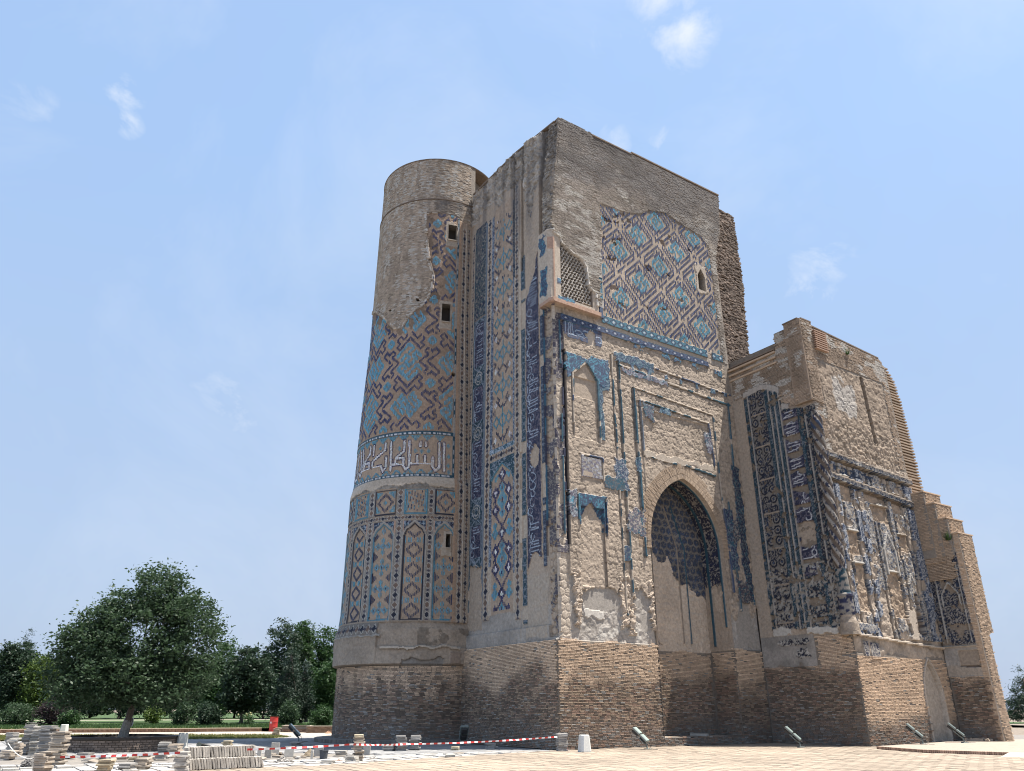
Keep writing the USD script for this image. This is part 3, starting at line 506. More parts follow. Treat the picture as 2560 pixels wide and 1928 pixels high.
def vault_pos(s, z):   # s: depth behind the face, z: way along the arch curve
    x, y = np.interp(z, arc, ALL[:, 0]), np.interp(z, arc, ALL[:, 1]); x2, y2 = np.interp(z + 0.02, arc, ALL[:, 0]), np.interp(z + 0.02, arc, ALL[:, 1])
    t = np.stack([x2 - x, y2 - y], -1); t /= np.linalg.norm(t, axis=-1, keepdims=True) + 1e-9
    nrm = t[..., 1:2] * U - t[..., 0:1] * ZV
    return loc(x, s - 0.02, y), nrm
N = Sheet(0.0, ND + 0.05, 0.0, ATOT - 0.021, 0.05, vault_pos); yy = np.interp(N.Z, arc, ALL[:, 1]); xx = np.interp(N.Z, arc, ALL[:, 0]); rs = xx > SC - 0.6
N.C[:] = TAN * 0.95 * (0.8 + 0.4 * N.n(0.8, 2))[..., None]; N.H[:] = (N.n(0.2, 3, 3) - 0.5) * 0.05
m = (yy > 8.6 + 1.2 * (N.n(0.7, 4) - 0.5)) & rs & (N.S > 0.3); N.mosaic(m, INK * 1.2, GREY * 0.75, NAVY, 0.2, 5, 0.5, 0.05, 0.04); N.put(N.rect(0.3, 0.42, 0, 99) & rs & (yy > 6), TEAL * 0.8, 0.06, 0.6); N.put(N.rect(1.25, 1.45, 0, 99) & rs & (yy > 5), TEAL * 0.7, 0.06, 0.6)
N.put(N.poly([(0.55, 24.0), (0.55, 23.0), (1.0, 22.3), (1.15, 23.5)], 0.15, 0.4, 6), TAN * 1.15, 0.0, 0); m = yy < 4.75; N.put(m, MORT * 0.6, -0.02)
VAULT = N.build('niche_reveal', PAL)
nb = lambda z: (lambda s, zz: np.interp(zz, arc, ALL[:, 1]) < z)
v, c, s, z = courses(N, lambda s, zz: np.interp(zz, arc, ALL[:, 1]) < 4.7, brick_tone(0, 5, 9, (3.4, 5), 0.5, 0.4), 0.0, ND, 0.0, 4.4); c *= 0.9; STORE.append((VAULT, v, c))
v, c, s, z = courses(N, lambda s, zz: np.interp(zz, arc, ALL[:, 1]) < 4.7, lambda s, z, r: brick_tone(0, 5, 9, (3.4, 5), 0.5, 0.4)(s, ATOT - z, r), 0.0, ND, ATOT - 4.4, ATOT - 0.03); STORE.append((VAULT, v, c))
B = Sheet(SL - 0.05, SR + 0.05, 0.36, APEX + 0.1, 0.05, lambda s, z: (loc(s, ND, z), np.broadcast_to(-W, np.shape(s) + (3,))))
B.C[:] = TAN * 1.3 * (0.82 + 0.36 * B.n(1.0, 2))[..., None]; fine_b = B.n(0.2, 4, 3); B.H[:] = (fine_b - 0.5) * 0.09
hx, hy = B.S / 0.5, B.Z / 0.433; hxs = (hx + 0.5 * (np.floor(hy) % 2)) % 1 - 0.5; hys = hy % 1 - 0.5; he = np.maximum(np.abs(hxs), np.abs(hxs) * 0.5 + np.abs(hys) * 0.87) > 0.45
B.H[he & (B.n(0.9, 5) > 0.45)] -= 0.02
zb = np.interp(B.S, [6.6, 7.3, 7.6, 8.4, 8.7, 9.5, 9.9, 10.4, 12.5], [9.9, 10.1, 10.6, 10.0, 9.4, 9.8, 9.0, 8.4, 7.8]) + 0.9 * (B.n(0.5, 6) - 0.5); m = B.Z > zb
B.mosaic(m, np.array([0.05, 0.052, 0.068]), GREY * 0.5, BLUE, 0.16, 17, 0.4, 0.05, 0.04); B.put(m & he & (B.n(0.3, 18) > 0.35), GREY * 0.5); k = np.hypot(hxs, hys); B.put(m & (k > 0.16) & (k < 0.27), BLUE * 0.7); B.C[m] *= (0.6 + 0.8 * B.n(0.9, 7))[m][:, None]
for x in (10.3, 10.9): B.put(B.line([(x, 5.2), (x, 10.5), (x - 0.9, 13.0)], 0.12), TEAL * 0.8 if x > 10.5 else TAN * 0.6, 0.08, 0.4)
B.put(B.line([(6.8, 5.8), (7.6, 5.5), (8.6, 5.0)], 0.06), DRK * 1.5, -0.02); B.put(B.rect(7.0, 8.3, 5.0, 5.7, 0.25, 0.5, 9) & (B.n(0.3, 8) > 0.45), SOOT * 1.3); m = B.Z < 4.7; B.put(m, MORT * 0.6, -0.02)
B.O = np.abs(B.S - SC) < arch_half(B.Z) + 0.06
BACK = B.build('niche_back_wall', PAL); v, c, s, z = courses(B, lambda s, z: (z < 4.65 + 0.12 * np.sin(s * 2)), brick_tone(0, 5, 12, (3.2, 5), 0.5, 0.4), SL, SR, 0.36, 4.8); STORE.append((BACK, v, c))
mesh('niche_floor', join([(loc([SL - 0.1, SR + 0.1, SR + 0.1, SL - 0.1], [0.02, 0.02, ND + 0.1, ND + 0.1], [0.385] * 4), [[0, 1, 2, 3]])]), 'stone', PAL, TAN * 0.75)

# ================================================================ WEST WALL
WU = 0.3
wpos = lambda s, z: (loc(0.0, s, z), np.broadcast_to(-U, np.shape(s) + (3,)))
G = Sheet(0.0, 9.6, 0.0, 37.2, 0.05, wpos); S, Z = G.S, G.Z; ln, fine = G.n(1.2, 21), G.n(0.25, 22, 3)
G.C[:] = TAN * 0.96 * (0.8 + 0.4 * ln)[..., None]; G.H[:] = -WU + (fine - 0.5) * 0.06
G.H[:] -= 0.65 * sstep(Z, 31, 37) * sstep(-S, -3.0, 0.0)
base0 = G.H.copy()
m = Z < 4.85; G.put(m, MORT * 0.6, -0.03); G.C[m] *= (0.7 + 0.6 * ln)[m][:, None]
m = (Z >= 4.85) & (Z < 6.45 + 0.5 * (G.n(0.7, 23) - 0.5)); G.C[m] = (GREY * 0.92 * (0.7 + 0.6 * G.n(0.8, 24))[..., None])[m]
m2 = m & (Z < 5.6); G.H[m2] = -0.16 + (fine[m2] - 0.5) * 0.08
def setg(m, h): G.H[m] = base0[m] + h
m = G.rect(6.7, 7.32, 6.3, 34); G.lozenge(6.7, 7.32, 6.3, 33); setg(G.rect(6.7, 7.32, 6.3, 33), 0.05)
G.lozenge(3.48, 4.02, 6.1, 34.5); setg(G.rect(3.48, 4.02, 6.1, 34.5), 0.05); G.lozenge(8.98, 9.3, 6.4, 33, pitch=0.5); setg(G.rect(8.98, 9.6, 6.4, 33), 0.04); G.put(G.rect(9.3, 9.6, 5.0, 33.5), TAN * 0.9); G.lozenge(4.05, 6.68, 15.35, 15.85, horiz=True, pitch=0.55); setg(G.rect(4.05, 6.68, 15.35, 15.85), 0.05)
# tall framed panels with brick-tile fields
for a, b, c, d in ((4.24, 6.5, 16.15, 33.4), (4.24, 6.5, 6.55, 15.0)):
    m = G.rect(a, b, c, d); G.put(m, TAN * np.array([0.96, 0.91, 0.88])); setg(m, 0.0); G.C[m] *= (0.85 + 0.3 * fine)[m][:, None]
for a, b in ((4.04, 4.24), (6.5, 6.7)):
    m = G.rect(a, b, 8.5 if a < 5 else 9.2, 14.6) | G.rect(a, b, 16.1, 33); G.mosaic(m, BLUE * 0.8, ICE * 0.8, None, 0.13, 27, 0.7, 0.08, 0); setg(m, 0.05)
    m = G.rect(a, b, 6.5, 8.5 if a < 5 else 9.2); G.put(m, PALE * 0.9); setg(m, 0.02)
m = G.rect(4.05, 6.7, 15.85, 16.1); G.mosaic(m, TEAL, ICE, None, 0.13, 28, 0.7, 0.08); setg(m, 0.06)
arch_w = G.poly([(4.24, 6.5), (4.24, 13.95), (4.5, 14.4), (5.37, 15.0), (6.2, 14.5), (6.5, 14.2), (6.5, 6.5)]); m = G.rect(4.05, 6.68, 13.8, 15.3) & ~arch_w; G.mosaic(m, TEAL * 0.6, ICE * 0.8, None, 0.2, 29, 0.7, 0.05); setg(m, 0.07)
G.put(G.line([(4.24, 13.95), (4.5, 14.42), (5.37, 15.03), (6.2, 14.52), (6.5, 14.2)], 0.09), TURQ * 0.8)
# inscription bands
ragcal = G.poly([(1.45, 9.0), (1.45, 27.6), (1.7, 26.9), (2.0, 26.0), (2.85, 24.6), (2.85, 8.2), (2.75, 8.3), (2.6, 9.0), (2.2, 9.3), (1.9, 9.2)], 0.08, 0.4, 31) & ~G.poly([(1.7, 14.0), (1.65, 14.9), (2.0, 15.3), (2.4, 14.9), (2.5, 14.3), (2.1, 13.9)], 0.06, 0.3, 32)
G.put(G.rect(1.4, 2.9, 5.3, 28), TAN * 1.05); G.script(1.5, 2.8, 8.2, 27.6, ragcal, NAVY * 1.1, ICE * 1.05, 33, False, 0.045); setg(ragcal, 0.06)
for a, b, lo, hi, col, sd in ((2.86, 3.28, 5.8, 28.0, TEAL * 0.55, 34), (1.08, 1.4, 8.5, 28, BLUE * 0.6, 35), (3.28, 3.46, 8, 30, PALE * 0.95, 36)):
    k = G.n(0.9, sd, 2)[:, 100:101] + 0 * S; m = G.rect(a, b, lo, hi) & (k > 0.42)
    if sd < 36:
        x = (Z / (b - a)) % 1 - 0.5; y = (S - a) / (b - a) - 0.5; G.put(m, col, None, 0.6); r_ = np.hypot(x, y); G.put(m & (r_ > 0.3) & (r_ < 0.42), ICE * 0.45); G.put(m & (np.abs(x) > 0.44), ICE * 0.5); setg(m, 0.05); G.put(G.rect(a, b, lo, hi) & (k <= 0.42), PALE * 0.9)
    else: G.put(m, col); setg(m, 0.07)
m = G.rect(0.82, 1.0, 10.5, 27.5); G.put(m, TEAL * np.array([0.8, 1.0, 1.15]), None, 0.7); setg(m, 0.12); G.put(m & (G.n(0.7, 37, 2)[:, :1] > 0.6), NAVY); setg(G.rect(1.0, 1.08, 9, 24), -0.06)
m = G.rect(0.0, 0.8, 5.0, 28.5); hx, hy = S / 0.42, Z / 0.364; hxs = (hx + 0.5 * (np.floor(hy) % 2)) % 1 - 0.5; hys = hy % 1 - 0.5; he = np.maximum(np.abs(hxs), np.abs(hxs) * 0.5 + np.abs(hys) * 0.87) > 0.44
G.put(m, TAN * 1.05); setg(m, -0.02); G.H[m & he] -= 0.03; G.C[m & he] *= 0.8
G.mosaic(m & (G.n(0.7, 38) > 0.47) & (Z < 24), VIO, GREY * 0.75, None, 0.15, 38, 0.4, 0.06, -WU + 0.04)
m = G.rect(1.0, 3.4, 5.0, 8.2, 0.1, 0.5, 39); G.put(m & ~G.rect(2.86, 3.28, 5, 9), PALE * 0.82)
for k, (z0, z1) in enumerate(((9.8, 12.0), (13.4, 17.3), (18.4, 21.0), (22.2, 25.6))):
    m = G.rect(7.52, 8.86, z0, z1); G.mosaic(G.rect(7.5, 8.9, z0 - 1.2, z1 + 0.2), TEAL * 0.42, ICE * 0.55, None, 0.2, 41 + k, 0.6, 0.06); setg(G.rect(7.5, 8.9, z0 - 1.2, z1 + 0.2), 0.04)
    G.script(7.62, 8.76, z0 + 0.15, z1 - 0.15, None, NAVY, ICE * 1.0, 44 + k, False, 0.04); setg(m, 0.05); G.put(G.line([(8.2, z0 - 0.25), (7.6, z0 + 0.15), (7.6, z1 - 0.15), (8.2, z1 + 0.25), (8.78, z1 - 0.15), (8.78, z0 + 0.15), (8.2, z0 - 0.25)], 0.07), ICE * 0.6)
    for r_ in (0.25, 0.42): G.put(G.line([(8.2 + r_ * math.cos(t), z0 - 0.72 + r_ * math.sin(t)) for t in np.linspace(0, 6.3, 17)], 0.05), LIME * 0.7)
m = G.rect(7.5, 8.9, 25.9, 33.2); G.mosaic(m, TEAL * 0.45 + 0.02, GREY * 0.7, NAVY, 0.2, 49, 0.4, 0.05); setg(m, 0.04); G.put(G.rect(7.34, 7.5, 6.4, 33), ICE * 0.45); G.put(G.rect(8.88, 8.97, 6.4, 33), TEAL * 0.7)
m = G.rect(7.45, 8.95, 5.8, 9.4, 0.12, 0.4, 48); G.put(m, TAN * 0.98); setg(m, -0.04)
# upper loss: bare rubble, soot streaks, blue scraps
topz = 34.0 + 1.8 * (G.n(1.0, 51) - 0.5) - 3.5 * np.clip(1.0 - np.abs(S - 2.2) / 1.2, 0, 1); m = (Z > topz) & (S > 1.0) & (S < 9.6) & ~(G.rect(4.3, 6.5, 31, 33.4, 0.3, 0.6, 52)); m |= (Z > 28.3 + 1.2 * (G.n(0.6, 53) - 0.5)) & (S < 1.2)
G.C[m] = (GREY * 0.95 * (0.35 + 1.3 * G.n(0.5, 54, 5))[..., None])[m]; G.H[m] = (base0 + (G.n(0.28, 55, 3) - 0.5) * 0.3 - 0.06 * (G.n(0.2, 155, 3) > 0.56))[m]; G.G[m] = 0
k = m & (G.n(0.4, 56) > 0.62) & (Z < 31); G.mosaic(k, BLUE * 0.8, ICE * 0.7, None, 0.15, 56, 0.5, 0.06); G.H[k] = base0[k] + 0.04
soot = sstep(G.n(0.6, 57, 3, 10.0), 0.45, 0.72) * sstep(Z, 26, 34) * 0.7; G.C = G.C * (1 - soot[..., None]) + SOOT * soot[..., None]; G.G *= 1 - 0.7 * soot
for a, b, h in ((0.9, 1.3, -0.22), (3.05, 3.3, -0.12), (4.0, 4.15, -0.1)): G.H[G.rect(a, b, 27, 37)] += h; G.C[G.rect(a, b, 27, 37)] *= 0.7
m = G.rect(0.0, 0.9, 23.2, 28.2); G.put(m, PALE * 0.95); G.H[m] = -WU + 0.42; G.put(G.rect(0, 0.9, 23.2, 23.45), RED * 1.4); G.mosaic(G.rect(0.1, 0.75, 23.8, 25.6, 0.1, 0.3, 58), BLUE * 0.85, TURQ * 0.8, None, 0.18, 58, 0.6, 0.05, 0); G.mosaic(G.rect(0.2, 0.8, 26.6, 27.9, 0.18, 0.3, 59), BLUE * 0.85, TURQ * 0.8, None, 0.18, 59, 0.6, 0.05, 0); G.H[m] = -WU + 0.42
G.H[Z < 4.85] = -0.03
topw = np.interp(G.s, [0, 0.9, 0.95, 3.1, 3.15, 4.0, 4.05, 8.0, 9.6], [37.1, 37.05, 36.9, 36.85, 36.75, 36.75, 36.85, 36.9, 36.6])[None, :]; G.O = Z < topw
WEST = G.build('west_wall', PAL)
v, c, s, z = courses(G, lambda s, z: z < 4.83, brick_tone(0, 5, 17, (2.7, 4.9), 0.4, 0.45, 0.05), -0.03, 9.3, 0.0, 4.9); c *= 1.06; STORE.append((WEST, v, c))
v, c, s, z = courses(G, lambda s, z: (z > 28.5) & (z < 36.9) & (s < 0.95), old_tone(23, GREY * 0.9, topsoot), 0.0, 1.0, 28.3, 37.0); STORE.append((WEST, v, c))
# glazed bricks: lower arched panel (rings and crosses) and upper panel (woven lattice)
d1 = 0.113
gi, gj = np.meshgrid(np.arange(-10, 11), np.arange(-75, 160)); gi, gj = gi.ravel(), gj.ravel(); gs, gz = 5.37 + gi * d1, 14.36 + gj * d1
y = (gj + 15) % 30 - 15.0; x = np.abs(gi).astype(float); code = np.zeros(len(gi), int)
ring = lambda cx, cy, r: np.abs(np.abs(x - cx) + np.abs(((gj - cy + 15) % 30) - 15.0) - r) < 0.6
disc = lambda cx, cy, r: (np.abs(x - cx) + np.abs(((gj - cy + 15) % 30) - 15.0)) < r + 0.4
for cx, cy in ((0, 0), (6, -9), (6, -18)):
    code[ring(cx, cy, 3) | ring(cx, cy, 2)] = 1; code[disc(cx, cy, 1)] = 3
yy_ = (-gj) % 30
code[(np.abs(x - (yy_ - 3)) < 0.6) & (yy_ > 3) & (yy_ < 8)] = 1; code[(np.abs(x - (27 - yy_)) < 0.6) & (yy_ > 20) & (yy_ < 27)] = 1; code[(np.abs(x - 6) < 0.6) & (yy_ > 12) & (yy_ < 15)] = 1
code[(np.abs(x - (yy_ - 12 + 6)) < 0.6) & (yy_ > 12) & (yy_ < 15)] = 1
for cx, cy, r in ((0, -7, 2), (0, -20, 2), (6.5, 0, 2.4), (6.5, -26, 2.0)): code[disc(cx, cy, r)] = 2; code[disc(cx, cy, 0)] = 1
code[ring(0, -13.5, 4) | ring(0, -13.5, 3)] = 2; code[disc(0, -13.5, 0.8)] = 1
lowp = (gz < 14.85 - np.abs(gs - 5.37) * 0.75) & (gz > 6.75); glazed(G, WEST, gs, gz, code, 0.075, 0.2, keep=lowp & (np.abs(gs - 5.37) < 1.08))
a, b = gi + gj, gj - gi; code = np.zeros(len(gi), int); q1 = (np.floor_divide(gj, 9)) % 2
code[((a % 9 == 0) & (b % 18 < 13)) | ((b % 9 == 0) & (a % 18 < 13))] = 1; code[((a % 18 == 3) & (b % 9 < 5)) | ((b % 18 == 3) & (a % 9 < 5))] = 1
tq = ((a + 4) % 18 < 9) & ((b + 13) % 18 < 9) & (gj % 18 > 6); yq = (gj % 20) - 10.0
t1 = (np.abs(np.abs(gi) + np.abs(yq) - 4) < 0.7) | ((np.abs(gi) < 1) & (np.abs(yq) < 8)) | (np.abs(np.abs(np.abs(gi) - 6) + np.abs(yq) - 3) < 0.7); zone = np.abs(yq) < 8.5 - np.abs(gi) * 0.55
code[zone] = 0; code[zone & t1] = 2; code[((np.abs(np.abs(gi) - 7)) + np.abs(((gj + 2) % 20) - 10.0 + 8) < 1.2)] = 3
glazed(G, WEST, gs, gz, code, 0.075, 0.19, keep=(gz > 16.25) & (gz < 33.0 + 0.6 * np.sin(gs * 5)) & (np.abs(gs - 5.37) < 1.08) & (rng.random(len(gi)) > sstep(gz, 29, 34) * 0.6), cols=(NAVY * 1.05 + 0.008, TURQ * 0.85, WHT * 0.8))

# ================================================================ ROUND TOWER
KS = 1.0 / (4.8 * math.pi / 180)   # degrees for one metre of wall
D = Sheet(-8.0, 150.0, 0.0, 39.3, 0.05, lambda s, z: (tower_map(s, z), tower_n(s)), KS); S, Z = D.S, D.Z; ln, fine = D.n(1.3, 61), D.n(0.25, 62, 3)
D.C[:] = TAN * np.array([0.98, 0.93, 0.9]) * 0.9 * (0.82 + 0.36 * ln)[..., None] * (0.88 + 0.24 * fine)[..., None]; D.H[:] = (fine - 0.5) * 0.04
m = Z < 4.0; D.put(m, MORT * 0.58, -0.03)
m = (Z >= 4.0) & (Z < 6.4); D.C[m] = (TAN * 0.9 * (0.75 + 0.5 * D.n(0.9, 63))[..., None])[m]; D.H[m] = ((fine - 0.5) * 0.07 + (D.n(0.8, 64) - 0.5) * 0.12)[m]
D.H[(Z > 4.9) & (Z < 6.35) & (S < 56)] -= 0.09; D.H[m & (S > 56) & (Z < 5.6)] += 0.04; D.put(D.rect(3, 54, 4.85, 5.0, 0.08, 0.6, 65), PALE * 0.95, 0.1); D.put(D.rect(12, 40, 3.95, 4.3, 0.12, 0.5, 66), GREY * 0.7, -0.12); D.put(D.rect(1, 9, 4.0, 4.7, 0.1, 0.4, 67), DRK * 2, 0.05)
m = (Z > 5.0) & (Z < 6.0) & (D.n(0.6, 68) > 0.58) & (S < 30); D.C[m] *= 0.62
D.lozenge(56, 130, 5.62, 6.25, horiz=True, pitch=0.4, base=GREY * 0.55); D.put(D.rect(54, 130, 5.52, 5.62, 0.04, 0.3, 3), LIME * 0.6, 0.08)
# mosaic ground between the panels
m = (Z > 6.3) & (Z < 14.4) & (S > 0); D.put(m, TAN * 0.78, 0.0)
edges = [(7.3, 21.6), (27.4, 42.5), (49.3, 65.6), (72.8, 89.0), (95.0, 111.0), (117, 133), (139, 155), (161, 177)]
for k in range(len(edges)):
    a = edges[k][1]; b = edges[k + 1][0] if k + 1 < len(edges) else 186; D.lozenge(a + 0.7, b - 0.7, 6.4, 14.2, pitch=0.55, base=GREY * 0.72)
    for e in (a + 0.35, b - 0.35): D.put(D.rect(e - 0.35, e + 0.35, 6.4, 12.2), RED * 1.5, 0.03)
D.lozenge(6.0, 186, 12.12, 12.46, horiz=True, pitch=0.42, base=TAN * 0.7)
m = (Z > 14.0) & (Z < 14.45); D.C[m] = (GREY * 0.7 * (0.5 + D.n(0.3, 70)[..., None]))[m]; D.H[m] = ((D.n(0.2, 71, 3) - 0.5) * 0.2)[m]
m = (Z > 14.25 + 0.5 * (D.n(0.8, 72) - 0.5)) & (Z < 14.88) & (S > 6); D.C[m] = (PALE * 1.05 * (0.8 + 0.35 * ln)[..., None])[m]; D.H[m] = 0.03
for k, (a, b) in enumerate(edges):
    c0, hw = (a + b) / 2, (b - a) / 2; sq = D.rect(a, b, 12.52, 14.0 + 0.12 * math.sin(k * 7)); D.put(sq, TAN * np.array([0.9, 0.84, 0.8]), 0.0, 0)
    D.put(D.line([(a, 12.52), (b, 12.52), (b, 14.0), (a, 14.0), (a, 12.52)], 0.07), TURQ * 0.75 if k % 2 else INK, 0.03, 0.6)
    ar = D.poly([(a, 6.4), (a, 11.25), (a + hw * 0.25, 11.6), (c0, 12.02), (b - hw * 0.25, 11.6), (b, 11.25), (b, 6.4)]); sp = D.rect(a, b, 11.0, 12.08) & ~ar
    D.put(ar, TAN * np.array([0.92, 0.86, 0.82]), -0.05, 0); D.mosaic(sp, NAVY * 0.9, ICE * 0.8, TEAL, 0.2, 74 + k, 0.6, 0.05, 0.05); col = INK if k % 2 else TURQ * 0.8
    D.put(D.line([(a, 6.4), (a, 11.25), (a + hw * 0.25, 11.62), (c0, 12.04), (b - hw * 0.25, 11.62), (b, 11.25), (b, 6.4)], 0.16), GREY * 0.9, 0.04, 0); D.put(D.line([(a + 0.6, 6.4), (a + 0.6, 11.2), (a + hw * 0.3, 11.52), (c0, 11.92), (b - hw * 0.3, 11.52), (b - 0.6, 11.2), (b - 0.6, 6.4), (a + 0.6, 6.44)], 0.07), col, 0.0, 0.6)
# lettered belt and its borders
fld = D.rect(10, 196, 15.0, 17.6); D.put(fld, TAN * np.array([0.9, 0.84, 0.8]), -0.02, 0); D.C[fld] *= (0.8 + 0.4 * ln)[fld][:, None]
for z0, z1 in ((14.82, 15.04), (17.56, 17.8)):
    m = D.rect(8.6, 196, z0, z1); D.put(m, TEAL * 0.75, 0.03, 0.6); x = (S / KS / 0.62) % 1; yv = np.abs((Z - z0) / (z1 - z0) - 0.5); D.put(m & (yv < 0.22) & (np.abs(x - 0.5) < 0.36) & (np.abs(x - 0.5) > 0.1), WHT * 0.75); D.put(m & (yv < 0.2) & (x > 0.95), WHT * 0.7)
m = D.rect(8.6, 10.2, 14.85, 34.2); D.put(m, TEAL * 0.7, 0.03, 0.5); D.put(m & ((Z / 0.6) % 1 > 0.3) & ((Z / 0.6) % 1 < 0.8) & (np.abs(S - 9.4) < 0.3), WHT * 0.6); D.put(m & (Z > 17.8) & (D.n(0.8, 81, 2)[:, 60:61] > 0.52), GREY * 0.85)
D.lozenge(1.0, 5.4, 6.3, 33.5, pitch=0.62); D.lozenge(-3.5, 0.4, 6.3, 33.5, pitch=0.5); D.put(D.rect(5.4, 8.4, 6.3, 34), TAN * np.array([0.95, 0.8, 0.7]), 0.03); D.put(D.rect(0.4, 1.0, 6.3, 34), TAN * 0.8, 0.06); D.put(D.rect(5.9, 6.5, 6.3, 34) & ((Z / 0.12) % 1 > 0.5), GREY * 0.7)
# bare restored brick above, ragged edge of the tile coat
BARE = [(196, 28), (112, 28.2), (91.8, 27.5), (80, 26.8), (71.6, 26.1), (64, 25.5), (56, 25.4), (50, 26.2), (44, 26.7), (39, 26.9), (33.9, 27.5), (31, 28.4), (30.5, 29.2), (35, 30.4), (37.4, 31.8), (39, 33.4), (40.1, 34.4), (30, 34.5), (14, 34.5), (9.9, 34.3), (-9, 33.7), (-9, 40), (196, 40)]
bare = D.poly(BARE); D.put(bare, MORT * 0.72, 0.0, 0); D.C[bare] *= (0.7 + 0.6 * D.n(1.8, 83))[bare][:, None]
rim_ = D.line(BARE[1:18], 0.22); D.put(rim_ & (D.n(0.5, 84) > 0.4), LIME * 0.95, 0.07, 0); tiled = (Z > 17.8) & ~bare & (S > 10)
D.C[tiled] *= np.array([0.96, 0.9, 0.86]); m = tiled & D.line(BARE[1:16], 1.6) & (D.n(0.5, 85) > 0.52); D.C[m] *= 0.6
stain = sstep(-np.abs(Z - 35.0) + 0.9 * (D.n(0.7, 86) - 0.5) * 3, -1.2, 0.2) * sstep(-S, -46, -30); D.C = D.C * (1 - 0.65 * stain[..., None]) + SOOT * 0.65 * stain[..., None]
# loopholes
HOLES = [(11.2, 18.6, 32.35, 33.5), (14.8, 21.4, 25.8, 27.08), (10.8, 13.2, 10.58, 11.3)]
for a, b, c, d in HOLES:
    D.put(D.rect(a - 1.6, b + 2.2, c - 0.6, d + 0.2, 0.1, 0.4, 88), PALE * 0.85, 0.03, 0); D.O &= ~D.rect(a, b, c, d)
for a, b in ((71, 27.0), (43.5, 27.35), (10.6, 21.9)): D.put(D.line([(a, b), (a + 0.1, b)], 0.24), DRK * 0.35, -0.35, 0)
TOWER = D.build('round_tower', PAL)
v, c, s, z = courses(D, lambda s, z: z < 3.95, brick_tone(0, 5, 27, (2.6, 4.2), 0.45, 0.4, 0.09), -4, 128, 0.0, 4.0); c *= 1.12; STORE.append((TOWER, v, c))
bp = Polygon(BARE).buffer(0)
tsoot = lambda s, z: np.clip(sstep(-np.abs(z - 35.0) + 2.7 * (fbm(np.stack([s / KS / 0.7, z / 0.7, s * 0], -1), 3, 9) - 0.5), -1.2, 0.2) * sstep(-s, -46, -30), 0, 1) * 0.75
v, c, s, z = courses(D, lambda s, z: shapely.contains_xy(bp, s, z), old_tone(31, TAN * 0.98, tsoot), -4, 128, 25.3, 39.28, L=0.25, hc=0.085, miss=0.02, proud=0.022); STORE.append((TOWER, v, c))
# great banna'i net, in steps of one degree
du = 0.0795
gi, gj = np.meshgrid(np.arange(-40, 75), np.arange(-64, 150)); gi, gj = gi.ravel(), gj.ravel(); gs, gz = 47.3 + gi * 1.0, 22.7 + gj * du
LOOP = [(0, 29), (6, 22), (9, 25), (12, 21.5), (9, 18), (12, 15), (9, 12), (0, 23)]
loops = [LOOP + [(-x, y) for x, y in LOOP[::-1]]]; loops.append([(x, -y) for x, y in loops[0]])
LP2 = [(-9, 0), (-16, 6.5), (-12.5, 9.5), (-15.5, 12.5), (-19, 9.5), (-22, 12.5), (-25, 9.5), (-22, 6), (-15, 0)]
l3 = LP2 + [(x, -y) for x, y in LP2[::-1]]; loops += [l3, [(-x, y) for x, y in l3]]
TQ = [[(0.4, 9), (-3.6, 13), (0.8, 17), (10.8, 6.4)], [(-7, 2), (-3, 6), (-6, 9.5), (-10, 5)], [(6.4, 2.7), (2.8, 7), (-0.4, 3.6), (3.2, 0), (-0.8, -3.6), (-4.4, 0.5)], [(-11, -7.7), (-7, -3), (-3.6, -7)], [(-8, -9), (-1, -16.4), (9.6, -5.5), (5.6, -2), (2, -5.5), (5.6, -9)], [(-1.6, -9), (1.2, -12)]]
code = np.zeros(len(gi), int); X, Y = gi.astype(float), gj.astype(float)
for ci in range(-2, 4):
    for cj in range(-2, 5):
        ox, oy = 37 * ci, 39 * cj; kind = (ci + cj) % 2; near = (np.abs(X - ox) < 32) & (np.abs(Y - oy) < 32)
        if not near.any(): continue
        x, y = X[near] - ox, Y[near] - oy; cd = code[near]
        if kind == 0:
            for l in loops: cd[seg_dist(x, y, l) < 0.52] = 1
        for l in TQ:
            l = l if kind == 0 else [(py * 0.72, -px * 0.95) for px, py in l]; cd[seg_dist(x, y, l) < 0.95] = 2
        for e in (-18.5, 18.5):
            dd = np.abs(x - e) + np.abs(y - 19.5); cd[(dd < 4.6) & (dd > 1.3)] = 2
        code[near] = cd
keep = shapely.contains_xy(Polygon([(10.6, 17.95), (125, 17.95), (125, 40), (10.6, 40)]).difference(bp.buffer(0.12)), gs, gz)
for a, b, c, d in HOLES: keep &= ~((gs > a - 2.4) & (gs < b + 2.4) & (gz > c - 0.75) & (gz < d + 0.35))
worn = (shapely.distance(shapely.points(gs / KS, gz), LineString([(a / KS, b) for a, b in BARE[1:17]])) < 0.9) & (vnoise(np.stack([gs / 6, gz * 0.9, gs * 0], -1), 7) > 0.5)
glazed(D, TOWER, gs, gz, code, 0.064, 0.185, keep=keep & ~worn & (rng.random(len(gi)) > 0.03))
